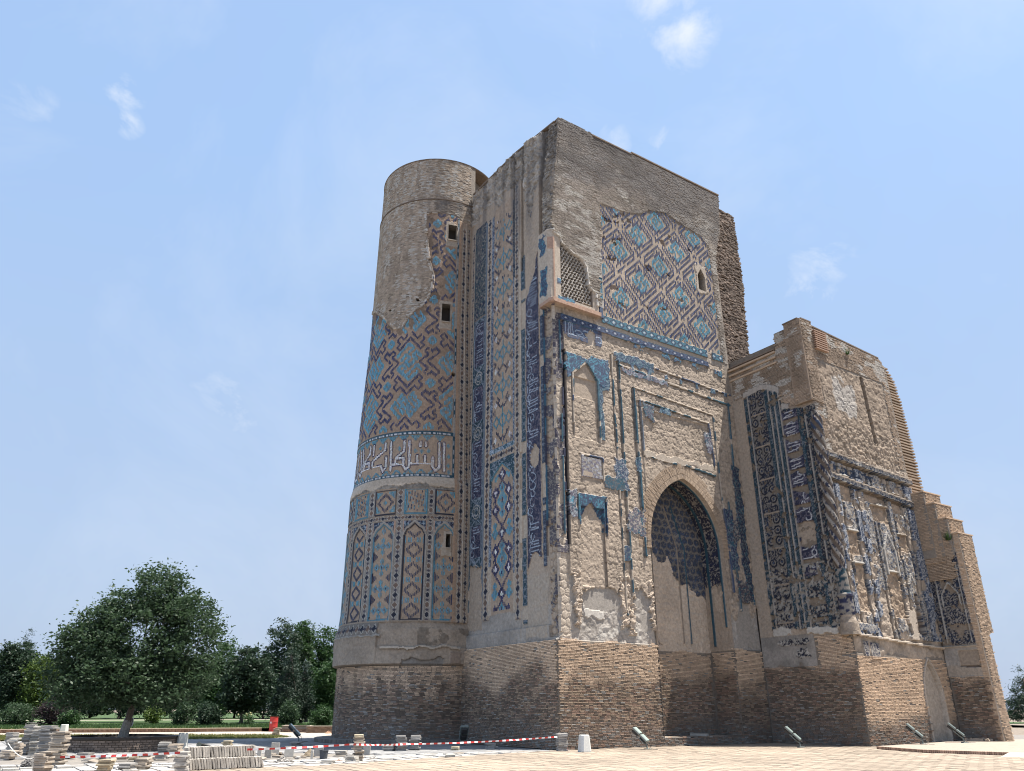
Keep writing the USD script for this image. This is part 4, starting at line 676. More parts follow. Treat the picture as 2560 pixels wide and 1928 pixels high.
# lettering of the belt: white strokes edged with navy
STROKES = [[(16.7,17.05),(16.1,15.26)],[(20.2,17.05),(19.6,15.46),(22.5,15.22),(24.6,15.49),(24.6,16.06)],[(24.6,15.65),(41.3,15.67)],[(30.1,15.67),(30.4,16.14)],[(35.8,15.67),(36.1,16.17)],[(42.3,17.15),(41.7,15.49),(44.1,15.3),(46.2,15.57),(46.1,16.08)],[(45.9,15.65),(55.8,15.7)],[(46.2,17.21),(46.2,16.5),(52.6,16.1),(46.0,16.03)],[(52.6,16.1),(52.4,15.68)],[(57.2,17.17),(56.1,15.33)],[(62.1,17.17),(62.0,16.71),(74.2,16.14),(74.0,15.73),(65.0,15.72),(63.0,15.33),(60.4,15.57),(60.7,16.24)],[(74.1,17.2),(74.0,16.57)],[(78.3,17.18),(78.0,16.71),(84.5,16.28),(85.0,15.8)],[(83.8,16.17),(78.1,16.13),(77.8,15.72),(88.9,15.73),(90.3,15.45),(93.6,15.69)],[(88.5,17.19),(86.5,15.83)],[(92.5,17.15),(89.6,15.73)],[(33.9,17.07),(34.1,16.81)],[(30.0,17.07),(30.0,16.82)],
    [(98, 17.1), (97.5, 15.4), (103, 15.4), (103.5, 16.2)], [(107, 17.1), (107, 15.3)], [(107, 15.6), (118, 15.6)], [(113, 15.6), (113, 16.3)], [(118, 17.1), (118, 15.4)], [(125, 17.1), (124, 15.4)]]
gi, gj = np.meshgrid(np.arange(0, 250), np.arange(0, 34)); gs, gz = 11.0 + gi.ravel() * 0.55, 15.06 + gj.ravel() * 0.0745
dist = np.full(len(gs), 9.0)
for st in STROKES: dist = np.minimum(dist, seg_dist(gs / KS, gz, [(a / KS, b) for a, b in st]))
code = np.where(dist < 0.062, 3, np.where((dist > 0.08) & (dist < 0.128), 1, 0))
for cx in np.arange(20, 130, 9.0):
    code[(code == 0) & (gz > 17.2) & (np.abs(gs - cx) / KS < (gz - 17.15) * 0.9)] = 2; code[(code == 0) & (gz < 15.35) & (np.abs(gs - cx - 4) / KS < (15.4 - gz) * 0.9) & (np.abs(gs - cx - 4) / KS > (15.2 - gz) * 0.9)] = 2
for cx, cz in ((13.3, 16.9), (13.1, 16.2), (13.0, 15.6), (28, 16.5), (33, 16.45), (37.5, 16.5), (50, 16.7), (67, 16.9), (12.8, 15.2)): code[(code == 0) & (np.abs(gs - cx) / KS + np.abs(gz - cz) * 0.8 < 0.13)] = 2
glazed(D, TOWER, gs, gz, code, 0.042, 0.07, keep=rng.random(len(gs)) > 0.015)
# arched panels and square panels
def panel(k, a, b):
    c0 = (a + b) / 2; n = int((b - a) / 2 / 1.05); gi, gj = np.meshgrid(np.arange(-n, n + 1), np.arange(0, 100)); gi, gj = gi.ravel(), gj.ravel(); gs, gz = c0 + gi * 1.02, 6.55 + gj * 0.077
    x = np.abs(gi).astype(float); code = np.zeros(len(gi), int); sq = gz > 12.3; per = 15.0 if k % 2 else 16.0; y = (gj + 3) % per - per / 2
    if k % 2: code[(np.abs(x * 0.95 + np.abs(y) - 4.6) < 1.0)] = 1; code[(np.abs(x - n + 0.5) < 1) & (np.abs(y) > 5.4)] = 2; code[(np.abs(x - 3.0) < 1.1) & (np.abs(np.abs(y) - 7.5) < 1.3)] = 2
    else:
        code[(x + np.abs(y) < 2.3) | (np.abs(x - 4) + np.abs(y) < 2.3) | (x + np.abs(np.abs(y) - 4.4) < 2.1)] = 2; code[((x < 0.5) & (np.abs(y) < 0.6)) | ((np.abs(x - 4) < 0.5) & (np.abs(y) < 0.6))] = 1; code[(n - x + np.abs(np.abs(y) - per / 2) * 0.9 < 3.4)] = 1
    y2 = np.abs(gz - 13.26) / 0.077
    code[sq] = 0
    if k % 2: code[sq & ((gi * 3 + gj * 5) % 11 < 2)] = 1; code[sq & ((gi * 5 + gj * 2) % 13 < 1)] = 2; code[sq & (x > n - 1.2)] = 2
    else: code[sq & (np.abs(x * 1.15 + y2 - 6.6) < 0.9)] = 1; code[sq & (x + y2 < 1.4)] = 2; code[sq & (x * 1.15 + y2 > 11.0)] = 2
    ok = ((gz < 11.75 - np.abs(gs - c0) / KS * 0.85) & (np.abs(gs - c0) < (b - a) / 2 - 1.0)) | (sq & (gz > 12.66) & (gz < 13.9))
    for p, q, r, t in HOLES[2:]: ok &= ~((gs > p - 2.5) & (gs < q + 2.5) & (gz > r - 0.6) & (gz < t + 0.4))
    glazed(D, TOWER, gs, gz, code, 0.06, 0.14, keep=ok & (rng.random(len(gs)) > 0.02), cols=(NAVY * 1.2, TURQ, WHT))
for k, (a, b) in enumerate(edges[:5]): panel(k, a, b)
def recess(parent, p00, p10, p11, p01, inward, depth):
    f_ = np.array([p00, p10, p11, p01]); b_ = f_ + inward * depth
    mesh('loophole_reveal', (np.vstack([f_, b_]), np.array([[0, 1, 5, 4], [1, 2, 6, 5], [2, 3, 7, 6], [3, 0, 4, 7]])), 'masonry', parent, GREY * 0.5); mesh('dark_opening', (b_ - inward * 0.02, np.array([[0, 1, 2, 3]])), 'dark_inside', parent)
for a, b, c, d in HOLES:
    q = [tower_map(np.array([x]), np.array([y]), 0.04)[0] for x, y in ((a - 0.7, c - 0.04), (b + 0.7, c - 0.04), (b + 0.7, d + 0.04), (a - 0.7, d + 0.04))]; recess(TOWER, *q, -tower_n(np.array([(a + b) / 2]))[0], 0.7)
for a, b, c, d in HOLES:   # little plaster frames of the loopholes
    fr = [tower_map(np.array([p]), np.array([q]), 0.05)[0] for p, q in ((a - 0.5, c - 0.08), (b + 0.5, c - 0.08))]; e = (fr[1] - fr[0]); L = np.linalg.norm(e)
    mesh('window_sill', box((fr[0] + fr[1]) / 2, (L, 0.12, 0.07), math.degrees(math.atan2(e[1], e[0]))), 'masonry', TOWER, PALE * 0.85)
br_ = lathe([(4.36, 35.6), (4.53, 35.62), (4.53, 35.7), (4.36, 35.76)], 90); tc_ = loc(TU, TW, 0.0); mesh('string_course', (br_[0] + tc_, br_[1]), 'brickwork', TOWER, DRK * 1.1)
# base ring of the tower
rp = lathe([(5.95, 0.0), (5.95, 0.19), (5.9, 0.2), (4.9, 0.2)], 72, a0=0, a1=2 * math.pi); c0 = loc(TU, TW, 0.0)
mesh('plinth_ring', (rp[0] + c0, rp[1]), 'brickwork', TOWER, GREY * 0.6)
V8 = []
for t in np.arange(0, 360, 1.0):
    n_ = np.array([math.cos(math.radians(t)), math.sin(math.radians(t)), 0]); V8.append(blocks((c0 + n_ * 5.95 + ZV * 0.1)[None], np.array([[-n_[1], n_[0], 0]]), n_[None], 0.085, 0.17, 0.03)[0])
V8 = np.array(V8); m, c = block_mesh(V8, GREY * 0.62 * rng.uniform(0.7, 1.2, (360, 1))); mesh('edging_bricks', m, 'brickwork', TOWER, c, kind='stuff')

# ================================================================ WING: side wall
XU, XW = 14.8, -5.9
H_ = Sheet(0.0, 5.95, 0.0, 24.2, 0.05, lambda s, z: (loc(XU, -s, z), np.broadcast_to(-U, np.shape(s) + (3,)))); S, Z = H_.S, H_.Z; ln, fine = H_.n(1.1, 91), H_.n(0.2, 92, 3)
H_.C[:] = TAN * 0.9 * (0.8 + 0.4 * ln)[..., None]; H_.H[:] = (fine - 0.5) * 0.05
H_.put(H_.rect(-1, 0.95, 4.6, 20.5), TAN * 0.95)
prof = np.interp(S, [0.9, 1.0, 2.1, 2.9, 3.64, 3.66, 4.26, 5.3, 6], [20.2, 20.25, 20.45, 20.2, 19.8, 18.7, 18.5, 18.3, 18.2]) + 0.25 * (H_.n(0.4, 93) - 0.5)
bot = 5.75 + 0.5 * (H_.n(0.5, 94) - 0.5); til = (Z < prof) & (Z > bot) & (S > 0.95)
H_.mosaic(til, INK * 0.9, GREY * 0.62, TEAL * 0.5, 0.15, 95, 0.5, 0.045, 0.04)
for a, b in ((0.95, 1.2), (2.55, 2.8), (2.95, 3.15), (3.3, 3.5), (4.72, 4.95)): H_.mosaic(til & (S > a) & (S < b), TEAL * 0.42, ICE * 0.35, None, 0.12, 96, 0.5, 0.06, 0.05)
for a in (1.28, 2.88, 3.22, 3.58, 5.22): H_.put(til & (np.abs(S - a) < 0.035), GREY * 0.85, 0.1)
m = til & (S > 1.35) & (S < 2.52)   # floral field: rings of dark petals
fx, fz = ((S - 1.35) / 0.585) % 1 - 0.5, (Z / 0.62) % 1 - 0.5; rr = np.hypot(fx + 0.12 * (H_.n(0.3, 97) - 0.5), fz); H_.put(m, GREY * 0.5, 0.03); H_.put(m & (rr < 0.44), INK * 0.7, 0.05, 0.4); H_.put(m & (rr < 0.27), GREY * 0.6); H_.put(m & (rr < 0.16), INK); H_.put(m & (rr < 0.07), BLUE)
H_.mosaic(m & (H_.n(0.5, 98) > 0.52), INK * 0.9, GREY * 0.65, BLUE * 0.5, 0.13, 98, 0.5, 0.07, 0.04)
H_.put(m & ((Z / 2.1) % 1 > 0.95), TAN * 0.75, 0.06)
sc_ = til & (S > 3.62) & (S < 4.7); H_.script(3.65, 4.68, 8.6, 18.4, sc_, NAVY * 0.95, WHT * 0.62, 99, False, 0.055); lost = sc_ & (((Z * 0.95) % 1) > 0.74 + 0.6 * (H_.n(0.5, 100) - 0.5)); H_.put(lost, TAN * 0.55, -0.05, 0)
H_.put(H_.rect(3.7, 4.7, 10.4, 11.5, 0.12, 0.4, 5), TAN * 0.85, -0.05, 0)
k = til & (Z < 9.3) & (H_.n(0.14, 101, 2) > 0.58); H_.put(k, LIME * 0.5, 0.0, 0); k = til & (H_.n(0.35, 102) > 0.7); H_.put(k, TAN * 0.5, -0.03, 0)
H_.put(H_.rect(1.0, 2.2, 5.5, 5.95, 0.12, 0.4, 6), LIME * 0.8, 0.03); H_.put(H_.rect(3.2, 5.3, 5.5, 5.8, 0.1, 0.5, 7), LIME * 0.85, 0.08)
m = (Z < 5.55) & (Z > 3.8 + 0.9 * (H_.n(0.6, 103) - 0.5)) & (S < 3.6); H_.put(m, GREY * 0.75, 0.0); H_.C[m] *= (0.6 + 0.8 * H_.n(0.5, 104))[m][:, None]; H_.mosaic(H_.rect(1.2, 3.3, 5.0, 5.3, 0.1, 0.3, 8) | H_.rect(2.4, 3.2, 4.3, 4.75, 0.15, 0.3, 9), INK, LIME * 0.7, None, 0.13, 105, 0.3, 0.1, 0.03)
brk = ((Z < 5.4) & ~m) | ((Z > prof + 0.15) & (S > 0.1)); H_.put(brk, MORT * 0.6, -0.02, 0)
m = (Z > prof - 0.05) & (Z < prof + 0.35) & (S > 0.9) & (S < 4.2); H_.put(m, GREY * 1.05, 0.05)
H_.O = Z < np.where(S < 3.85, 22.6, 23.75)
SIDE = H_.build('wing_side_wall', PAL)
v, c, s, z = courses(H_, lambda s, z: (z < 3.9) | ((z < 5.4) & (s > 3.7)), brick_tone(0, 5, 37, (3.6, 5.4), 0.5, 0.4, 0.05), 0.0, 5.95, 0.0, 5.45); STORE.append((SIDE, v, c))
pf = lambda s: np.interp(s, [0.9, 1.0, 2.1, 2.9, 3.64, 3.66, 4.26, 5.3, 6], [20.2, 20.25, 20.45, 20.2, 19.8, 18.7, 18.5, 18.3, 18.2]) + np.where((s > 0.9) & (s < 4.2), 0.35, 0.1)
v, c, s, z = courses(H_, lambda s, z: (z > pf(s)) & (z < np.where(s < 3.85, 22.5, 23.6)), old_tone(41, np.array([0.27, 0.208, 0.155])), 0.0, 5.95, 18.2, 23.7, hc=0.085); STORE.append((SIDE, v, c))
for z0 in (22.0, 22.3): mesh('cornice_strip', box(loc(XU - 0.05, -1.9, z0), (3.8, 0.22, 0.09), -33.7 + 180 * 0 + 90 * 0 + math.degrees(0)), 'brickwork', SIDE, BRK) if False else None
for k, z0 in enumerate((21.7, 22.05, 22.4)):
    p = [loc(XU - 0.06 - 0.03 * k, 0.0, z0), loc(XU - 0.06 - 0.03 * k, -3.8, z0), loc(XU + 0.1, -3.8, z0), loc(XU + 0.1, 0.0, z0)]; p = np.array(p + [q + ZV * 0.12 for q in p]); mesh('cornice_strip', (p, BOXF), 'brickwork', SIDE, BRK * 0.95)
def local_box(u0, u1, w0, w1, z0, z1):
    p = np.array([loc(a, b, z0) for a, b in ((u0, w0), (u1, w0), (u1, w1), (u0, w1))] + [loc(a, b, z1) for a, b in ((u0, w0), (u1, w0), (u1, w1), (u0, w1))]); return p, BOXF
mesh('corner_pier', local_box(XU - 0.16, XU + 1.0, -5.92, -4.75, 18.5, 23.9), 'brickwork', SIDE, np.array([0.25, 0.19, 0.14]))
for k, (f0, n0) in enumerate(((0, -U), (1, -W))):   # the pier's own courses
    sh = Sheet(0, 1.17, 18.5, 23.9, 0.1, (lambda s, z: (loc(XU - 0.16, -4.75 - s, z), np.broadcast_to(-U, np.shape(s) + (3,)))) if k == 0 else (lambda s, z: (loc(XU - 0.16 + s, -5.92, z), np.broadcast_to(-W, np.shape(s) + (3,)))))
    v, c, s, z = courses(sh, lambda s, z: z > 0, old_tone(43 + k, np.array([0.28, 0.215, 0.16])), 0, 1.15, 18.5, 23.85, hc=0.085); STORE.append((SIDE, v, c))
# twisted corner column
n, m_ = 36, 220; zz = np.linspace(8.6, 18.1, m_); th = np.arange(n) * 2 * np.pi / n; TH, ZZ = np.meshgrid(th, zz); tw = np.sin(4 * (TH + ZZ * 2.05)); taper = 1 - 0.55 * sstep(ZZ, 17.2, 18.1) - 0.3 * sstep(-ZZ, -9.3, -8.6)
R_ = (0.3 + 0.045 * np.abs(tw) ** 0.8 * np.sign(tw)) * taper * (1 + 0.05 * (fbm(np.stack([np.cos(TH) * 2, np.sin(TH) * 2, ZZ * 1.5], -1), 3, 5) - 0.5)); cc0 = loc(XU + 0.12, XW + 0.12, 0.0)
vv = np.stack([cc0[0] + R_ * np.cos(TH), cc0[1] + R_ * np.sin(TH), ZZ], -1).reshape(-1, 3); ff = np.array([[i * n + j, i * n + (j + 1) % n, (i + 1) * n + (j + 1) % n, (i + 1) * n + j] for i in range(m_ - 1) for j in range(n)])
k1 = fbm(np.stack([np.cos(TH) * 3, np.sin(TH) * 3, ZZ * 3.0], -1), 3, 8); cc = np.where((tw > 0.0)[..., None], GREY * 0.8 * (0.7 + 0.6 * k1[..., None]), DRK * 0.8); cc = np.where(((k1 > 0.56) & (tw > 0.0))[..., None], INK * 1.6, cc); cc = np.where(((ZZ > 16.7) & (ZZ < 17.2) & (tw > 0))[..., None], BLUE * 0.7, cc)
mesh('twisted_column', (vv, ff), 'masonry', PAL, cc.reshape(-1, 3), smooth=True)
pr = [(0.0, 5.3), (0.5, 5.3), (0.46, 5.9), (0.36, 6.2), (0.4, 6.5), (0.37, 7.2), (0.42, 7.25), (0.42, 7.35), (0.33, 7.45), (0.31, 8.3), (0.27, 8.7)]; v0, f0 = lathe(pr, 20); zc = v0[:, 2]
v0 = np.repeat(v0[None], 1, 0)[0]
pr2 = np.column_stack([np.interp(np.linspace(0, 10, 90), np.arange(11), [p[0] for p in pr]), np.interp(np.linspace(0, 10, 90), np.arange(11), [p[1] for p in pr])]); v0, f0 = lathe(pr2, 40); zc = v0[:, 2]; kn = fbm(v0 * 6.0, 2, 3)
cb = np.where((kn > 0.5)[:, None], GREY * 0.62, np.where((zc > 7.4)[:, None], TEAL * 0.45, NAVY * 1.1)); cb = np.where((zc < 6.3)[:, None], TAN * 0.75 * (0.6 + 0.8 * kn)[:, None], cb); v0[:, :2] *= (1 + 0.12 * (kn - 0.5) * (zc < 6.4))[:, None]
mesh('column_base', (v0 + cc0 * [1, 1, 0], f0), 'masonry', PAL, cb)

# ================================================================ WING: front wall, return wall and buttress
K = Sheet(0.0, 8.65, 0.0, 23.8, 0.05, lambda s, z: (loc(XU + s, XW, z), np.broadcast_to(-W, np.shape(s) + (3,)))); S, Z = K.S, K.Z; ln, fine = K.n(1.1, 111), K.n(0.2, 112, 3); big = K.n(0.5, 113, 3)
K.C[:] = TAN * 0.95 * (0.78 + 0.44 * ln)[..., None]; K.H[:] = (fine - 0.5) * 0.12
rel = (Z > 5.2) & (Z < 14.9); zl = 14.95 - 0.05 * S   # tile field: blue mosaic worn to the bed
K.H[rel] = ((big - 0.5) * 0.06 + (fine - 0.5) * 0.05 - 0.02 * (K.n(0.17, 140, 2) > 0.6))[rel]; worn = K.n(0.6, 114) + 0.1 * np.clip((8 - Z) / 3, 0, 1)
K.mosaic(rel & (worn < 0.56), BLUE * 0.62 + 0.015, LIME * 0.62, TAN * 0.7, 0.13, 115, 0.4, 0.1, 0.06); K.H[rel] += ((fine - 0.5) * 0.06)[rel]
for a in (0.55, 1.15, 2.2, 2.75, 3.9, 4.3, 5.6, 6.1, 7.2, 7.7): K.H[rel & (np.abs(S - a) < 0.07)] -= 0.14; K.C[rel & (np.abs(S - a) < 0.07)] *= 0.55
for a, b in ((0.0, 0.5), (0.62, 1.0), (2.25, 2.7), (2.8, 3.25), (7.8, 8.6)): K.mosaic(rel & (S > a) & (S < b) & (worn < 0.6), BLUE * 0.8, WHT * 0.5, None, 0.12, 116, 0.4, 0.09, 0.08)
for a, b, c, d in ((1.2, 2.15, 12.6, 14.2), (1.2, 2.15, 9.6, 11.0), (3.95, 5.5, 11.8, 12.8), (6.15, 7.1, 12.5, 13.8), (3.3, 5.5, 12.9, 13.6), (6.2, 7.1, 10.3, 11.3), (1.25, 2.15, 6.6, 9.2), (4.35, 5.5, 6.4, 9.0)):
    m = K.rect(a, b, c, d, 0.06, 0.4, int(a * 10 + c)); K.put(m, TAN * np.array([0.78, 0.72, 0.66]), -0.07, 0); K.C[m] *= (0.6 + 0.8 * big)[m][:, None]; K.H[m] += ((fine - 0.5) * 0.16)[m]; K.put(K.line([(a, d), (b, d)], 0.1), LIME * 0.75, 0.1)
ar = K.line([(4.35, 8.8), (4.35, 10.2), (4.9, 11.2), (5.45, 10.2), (5.45, 8.8)], 0.12); K.put(ar, LIME * 0.7, 0.12); K.put(K.line([(6.3, 8.4), (6.6, 9.0), (6.9, 8.4)], 0.1), LIME * 0.7, 0.1)
K.put(K.rect(6.5, 6.95, 5.6, 8.0, 0.12, 0.5, 117), DRK * 2.2, -0.45); K.put(K.rect(5.55, 6.2, 5.3, 6.9, 0.15, 0.4, 118), PALE * 0.95, 0.12)
# cornice lines
for pts, h, c in (([(0.0, 15.25), (8.6, 14.75)], 0.2, BLUE * 0.6), ([(0.4, 13.95), (8.6, 13.3)], 0.14, BLUE * 0.6)):
    m = K.line(pts, 0.26); K.mosaic(m, c, LIME * 0.6, None, 0.12, 119, 0.3, 0.1, h); K.put(K.line([(a, b + 0.17) for a, b in pts], 0.1), PALE, h + 0.04); m = K.line([(a, b - 0.22) for a, b in pts], 0.16); K.C[m] *= 0.6; K.H[m] = -0.14
m = (Z > 14.2) & (Z < zl - 0.2) & (S > 0.8); K.put(m & (K.n(0.25, 120) > 0.55) & (S < 5), BLUE * 0.5, 0.03, 0.3)
K.put(K.rect(0.75, 1.2, 16.0, 16.5), TURQ * 0.8, 0.05, 0.5); K.put(K.rect(0.7, 1.6, 16.6, 17.0, 0.1, 0.3, 121), BLUE * 0.7, 0.05, 0.4)
# rough rendering of the upper wall
up = (Z > 15.4) & (Z < 21.3 + 0.4 * (K.n(0.6, 122) - 0.5)) & (S > 1.1 + 0.5 * (K.n(0.5, 123) - 0.5)) & (S < 7.8); K.C[up] = (TAN * np.array([0.74, 0.71, 0.68]) * ((0.62 + 0.75 * big) * (0.75 + 0.5 * K.n(0.12, 150, 2)))[..., None])[up]; K.H[up] = ((big - 0.5) * 0.06 + (fine - 0.5) * 0.045 - 0.025 * (K.n(0.22, 141, 3) > 0.55))[up]
K.put(K.rect(2.2, 4.3, 18.0, 20.5, 0.4, 0.8, 124) & up, GREY * 1.05); m = K.line([(5.5, 21.2), (5.75, 17.0)], 0.35); K.put(m, TAN * 0.55, -0.25)
m = (Z > 15.2) & (Z < 17.6) & (S > 0.5); K.H[m] += ((K.n(0.16, 125, 2) - 0.5) * 0.12)[m]
brk = ((Z > 15.4) & ~up) | (Z < 4.4 + 0.5 * (K.n(0.6, 126) - 0.5)); K.put(brk, MORT * 0.68, -0.03, 0); m = (Z > 3.9) & (Z < 5.3) & ~brk; K.C[m] = (TAN * 0.88 * (0.6 + 0.8 * big)[..., None])[m]; K.H[m] = ((big - 0.5) * 0.2 - 0.05)[m]
m = K.line([(0.6, 5.35), (5.0, 5.1), (8.6, 4.95)], 0.12); K.put(m, PALE, 0.12); K.mosaic(K.rect(0.7, 2.3, 5.45, 6.0, 0.12, 0.4, 127), BLUE * 0.7, LIME * 0.6, None, 0.12, 127, 0.3, 0.1, 0.1); K.mosaic((K.rect(0.9, 1.3, 4.3, 5.0) | K.rect(1.5, 2.3, 4.2, 4.95)), INK * 2, GREY, None, 0.12, 128, 0.2, 0.1, 0.03)
# walled-up pointed doorway
da = np.array([(5.85, 0.1), (5.85, 2.6), (6.0, 3.3), (6.35, 3.9), (6.75, 4.35), (7.15, 3.9), (7.5, 3.2), (7.65, 2.6), (7.65, 0.1)]); door = K.poly(da); K.put(door, PALE * 0.85, -0.2, 0); K.C[door] *= (0.85 + 0.3 * fine)[door][:, None]; K.put(K.line([tuple(x) for x in da], 0.1), PALE, 0.05)
K.O = Z < np.interp(K.s, [0, 7.9, 8.15, 8.65], [23.7, 23.3, 23.25, 22.6])[None, :]
WF = K.build('wing_front_wall', PAL)
dp = Polygon(da).buffer(0.06)
v, c, s, z = courses(K, lambda s, z: (z < 4.3) & ~shapely.contains_xy(dp, s, z), brick_tone(0, 5, 47, (0.2, 4), 0.4, 0.08, 0.03), 0.0, 8.65, 0.0, 4.35); c *= np.array([1.0, 0.97, 0.94]); STORE.append((WF, v, c))
upf = lambda s, z: (z > 15.6) & ((z > 21.45) | (s < 1.0) | (s > 7.9)) & (z < np.interp(s, [0, 7.9, 8.15, 8.65], [23.6, 23.2, 23.15, 22.5]))
v, c, s, z = courses(K, upf, old_tone(53, np.array([0.28, 0.215, 0.16])), 0.0, 8.6, 15.6, 23.6, hc=0.085); STORE.append((WF, v, c))
for k in range(9): mesh('toothing_course', local_box(XU + 0.95, XU + 2.15, XW - 0.2, XW + 0.1, 22.1 + k * 0.15, 22.17 + k * 0.15), 'brickwork', WF, RED * 1.3)
EU, FW = 23.42, -8.15
M = Sheet(0.0, -FW + XW, 0.0, 11.3, 0.05, lambda s, z: (loc(EU, XW - s, z), np.broadcast_to(-U, np.shape(s) + (3,)))); S, Z = M.S, M.Z; ln, fine = M.n(1.0, 131), M.n(0.2, 132, 3)
M.C[:] = GREY * 0.9 * (0.7 + 0.6 * ln)[..., None]; M.H[:] = (fine - 0.5) * 0.06
til = (Z > 5.1) & (Z < 10.6 - 0.35 * np.abs(S - 0.6) + 0.4 * (M.n(0.4, 133) - 0.5)) & (S < 2.05); M.mosaic(til, INK, GREY * 0.75, BLUE * 0.5, 0.13, 134, 0.4, 0.08, 0.04); lost = til & (M.n(0.4, 135) > 0.6); M.put(lost, TAN * 0.65, -0.02, 0)
for pts in ([(0.35, 5.2), (0.42, 9.8)], [(1.75, 5.2), (1.75, 9.6)], [(0.45, 8.9), (1.7, 8.9)], [(0.55, 7.2), (0.6, 7.9), (1.08, 8.55), (1.55, 7.9), (1.6, 7.2)]): M.put(M.line(pts, 0.09), LIME * 0.62, 0.09)
M.script(0.55, 1.65, 9.05, 9.45, None, INK, WHT * 0.6, 136, True, 0.05); M.put(M.rect(0.05, 0.3, 9.3, 9.6), DRK * 0.5, -0.25)
m = Z < 3.4; M.put(m, MORT * 0.6, -0.02); M.put(M.rect(0, 2.3, 3.4, 4.0, 0.1, 0.5, 137), PALE * 0.75, 0.0); M.put(M.rect(0.8, 2.1, 4.0, 4.75), TAN * 0.8, -0.05); M.put(M.line([(0.8, 3.95), (2.1, 3.9)], 0.08), DRK, -0.08); M.put(M.line([(0, 5.0), (2.3, 5.0)], 0.08), PALE, 0.08); M.put(M.rect(1.95, 2.3, 0, 11.3), BRK * 0.9, 0.0)
RET = M.build('return_wall', PAL)
v, c, s, z = courses(M, lambda s, z: (z < 3.4) | ((s > 2.0) & (z < 11.1)), brick_tone(0, 5, 57, (2.6, 4), 0.5, 0.4, 0.04), 0.0, 2.25, 0.0, 11.2); STORE.append((RET, v, c))
Q = Sheet(0.0, 1.7, 0.0, 11.3, 0.05, lambda s, z: (loc(EU + s, FW, z), np.broadcast_to(-W, np.shape(s) + (3,)))); Q.C[:] = MORT * 0.75; Q.O = Q.S < np.interp(Q.z, [0, 5.6, 5.75, 11.3], [1.05, 1.05, 1.5, 1.62])[:, None]
BUT = Q.build('buttress_wall', PAL); v, c, s, z = courses(Q, lambda s, z: s < np.interp(z, [0, 5.6, 5.75, 11.3], [1.0, 1.0, 1.42, 1.55]), lambda s, z, r: (BRK * 1.05 * (0.8 + 0.35 * r[:, :1]) * np.where(r[:, 1:2] < 0.15, 0.75, 1.0)), 0.0, 1.65, 0.0, 11.2); STORE.append((BUT, v, c))
# stepped restored brick above the buttress, toothing courses at the broken right edges
def course_mass(parent, name, lo, hi, hc, fn, tone, saw=0.0):
    """A solid of real courses: fn(z) gives (u0, u1, w0, w1)."""
    P, C_ = [], []
    for k, z0 in enumerate(np.arange(lo, hi, hc)):
        u0, u1, w0, w1 = fn(z0); e = (saw if k % 2 else 0.0) + rng.uniform(0, saw * 0.4 + 0.01)
        P.append(local_box(u0, u1 - e, w0 + e, w1, z0, z0 + hc - 0.004)); C_.append(np.tile(tone * rng.uniform(0.78, 1.15), (8, 1)))
    return mesh(name, join(P), 'brickwork', parent, np.vstack(C_), kind='stuff')
CORE = course_mass(PAL, 'toothed_core', 22.3, 36.9, 0.1, lambda z: (13.5, np.interp(z, [22, 25.9, 31.4, 37], [18.2, 18.37, 18.72, 18.62]), 0.85, 9.0), np.array([0.15, 0.115, 0.09]), 0.14)
CS = Sheet(14.6, 18.75, 22.3, 36.85, 0.1, lambda s, z: (loc(s, 0.82, z), np.broadcast_to(-W, np.shape(s) + (3,))))
v, c, s, z = courses(CS, lambda s, z: (s < np.interp(z, [22, 25.9, 31.4, 37], [18.0, 18.2, 18.55, 18.45])), lambda s, z, r: np.array([0.155, 0.12, 0.095]) * (0.6 + 0.8 * fbm(np.stack([s / 1.5, z / 0.8, s * 0], -1), 3, 8)[:, None]) * (0.75 + 0.5 * r[:, :1]) * np.where(r[:, 1:2] < 0.12, 1.7, 1.0), 14.6, 18.7, 22.3, 36.8, hc=0.1, miss=0.06, jit=0.035, proud=0.08); STORE.append((CORE, v, c))
course_mass(PAL, 'toothed_edge', 14.2, 22.9, 0.1, lambda z: (EU - 0.8, np.interp(z, [14, 14.8, 15.0, 20.3, 22.0, 22.9], [25.4, 25.4, 25.35, 25.0, 24.6, 24.0]), XW + 0.15, XW + 5), np.array([0.28, 0.212, 0.155]), 0.12)
for k, (u0, u1, w0, zt) in enumerate(((EU - 0.2, 25.1, -6.75, 14.0), (EU - 0.15, 25.15, -7.25, 13.2), (EU - 0.1, 25.1, -7.75, 12.2))):
    mesh('stepped_block', bevel_box(loc((u0 + u1) / 2, (w0 + XW + 2) / 2, zt / 2 + 5), (u1 - u0, XW + 2 - w0, zt - 10), 0.02, -math.degrees(az) + 90), 'brickwork', PAL, MORT * 0.75)
    for face, pos, n0, L in ((0, lambda s, z, u0=u0, w0=w0: (loc(u0, w0 + (XW + 1.2 - w0) - s, z), np.broadcast_to(-U, np.shape(s) + (3,))), 0, XW + 1.2 - w0), (1, lambda s, z, u0=u0, w0=w0: (loc(u0 + s, w0, z), np.broadcast_to(-W, np.shape(s) + (3,))), 0, u1 - u0)):
        sh = Sheet(0, L, zt - 4, zt, 0.1, pos); v, c, s, z = courses(sh, lambda s, z: z > 0, lambda s, z, r: BRK * (0.85 if True else 1) * (0.8 + 0.3 * r[:, :1]), 0, L, zt - 3.5, zt - 0.05, miss=0.0, hc=0.085, proud=0.025); STORE.append((WF, v, c))
    mesh('coping', local_box(u0 - 0.05, u1 + 0.05, w0 - 0.05, XW + 1.2, zt, zt + 0.07), 'brickwork', PAL, BRK * 1.1)
mesh('coping', local_box(EU - 0.05, 25.1, FW - 0.05, FW + 1.0, 11.25, 11.32), 'brickwork', PAL, BRK * 1.1)
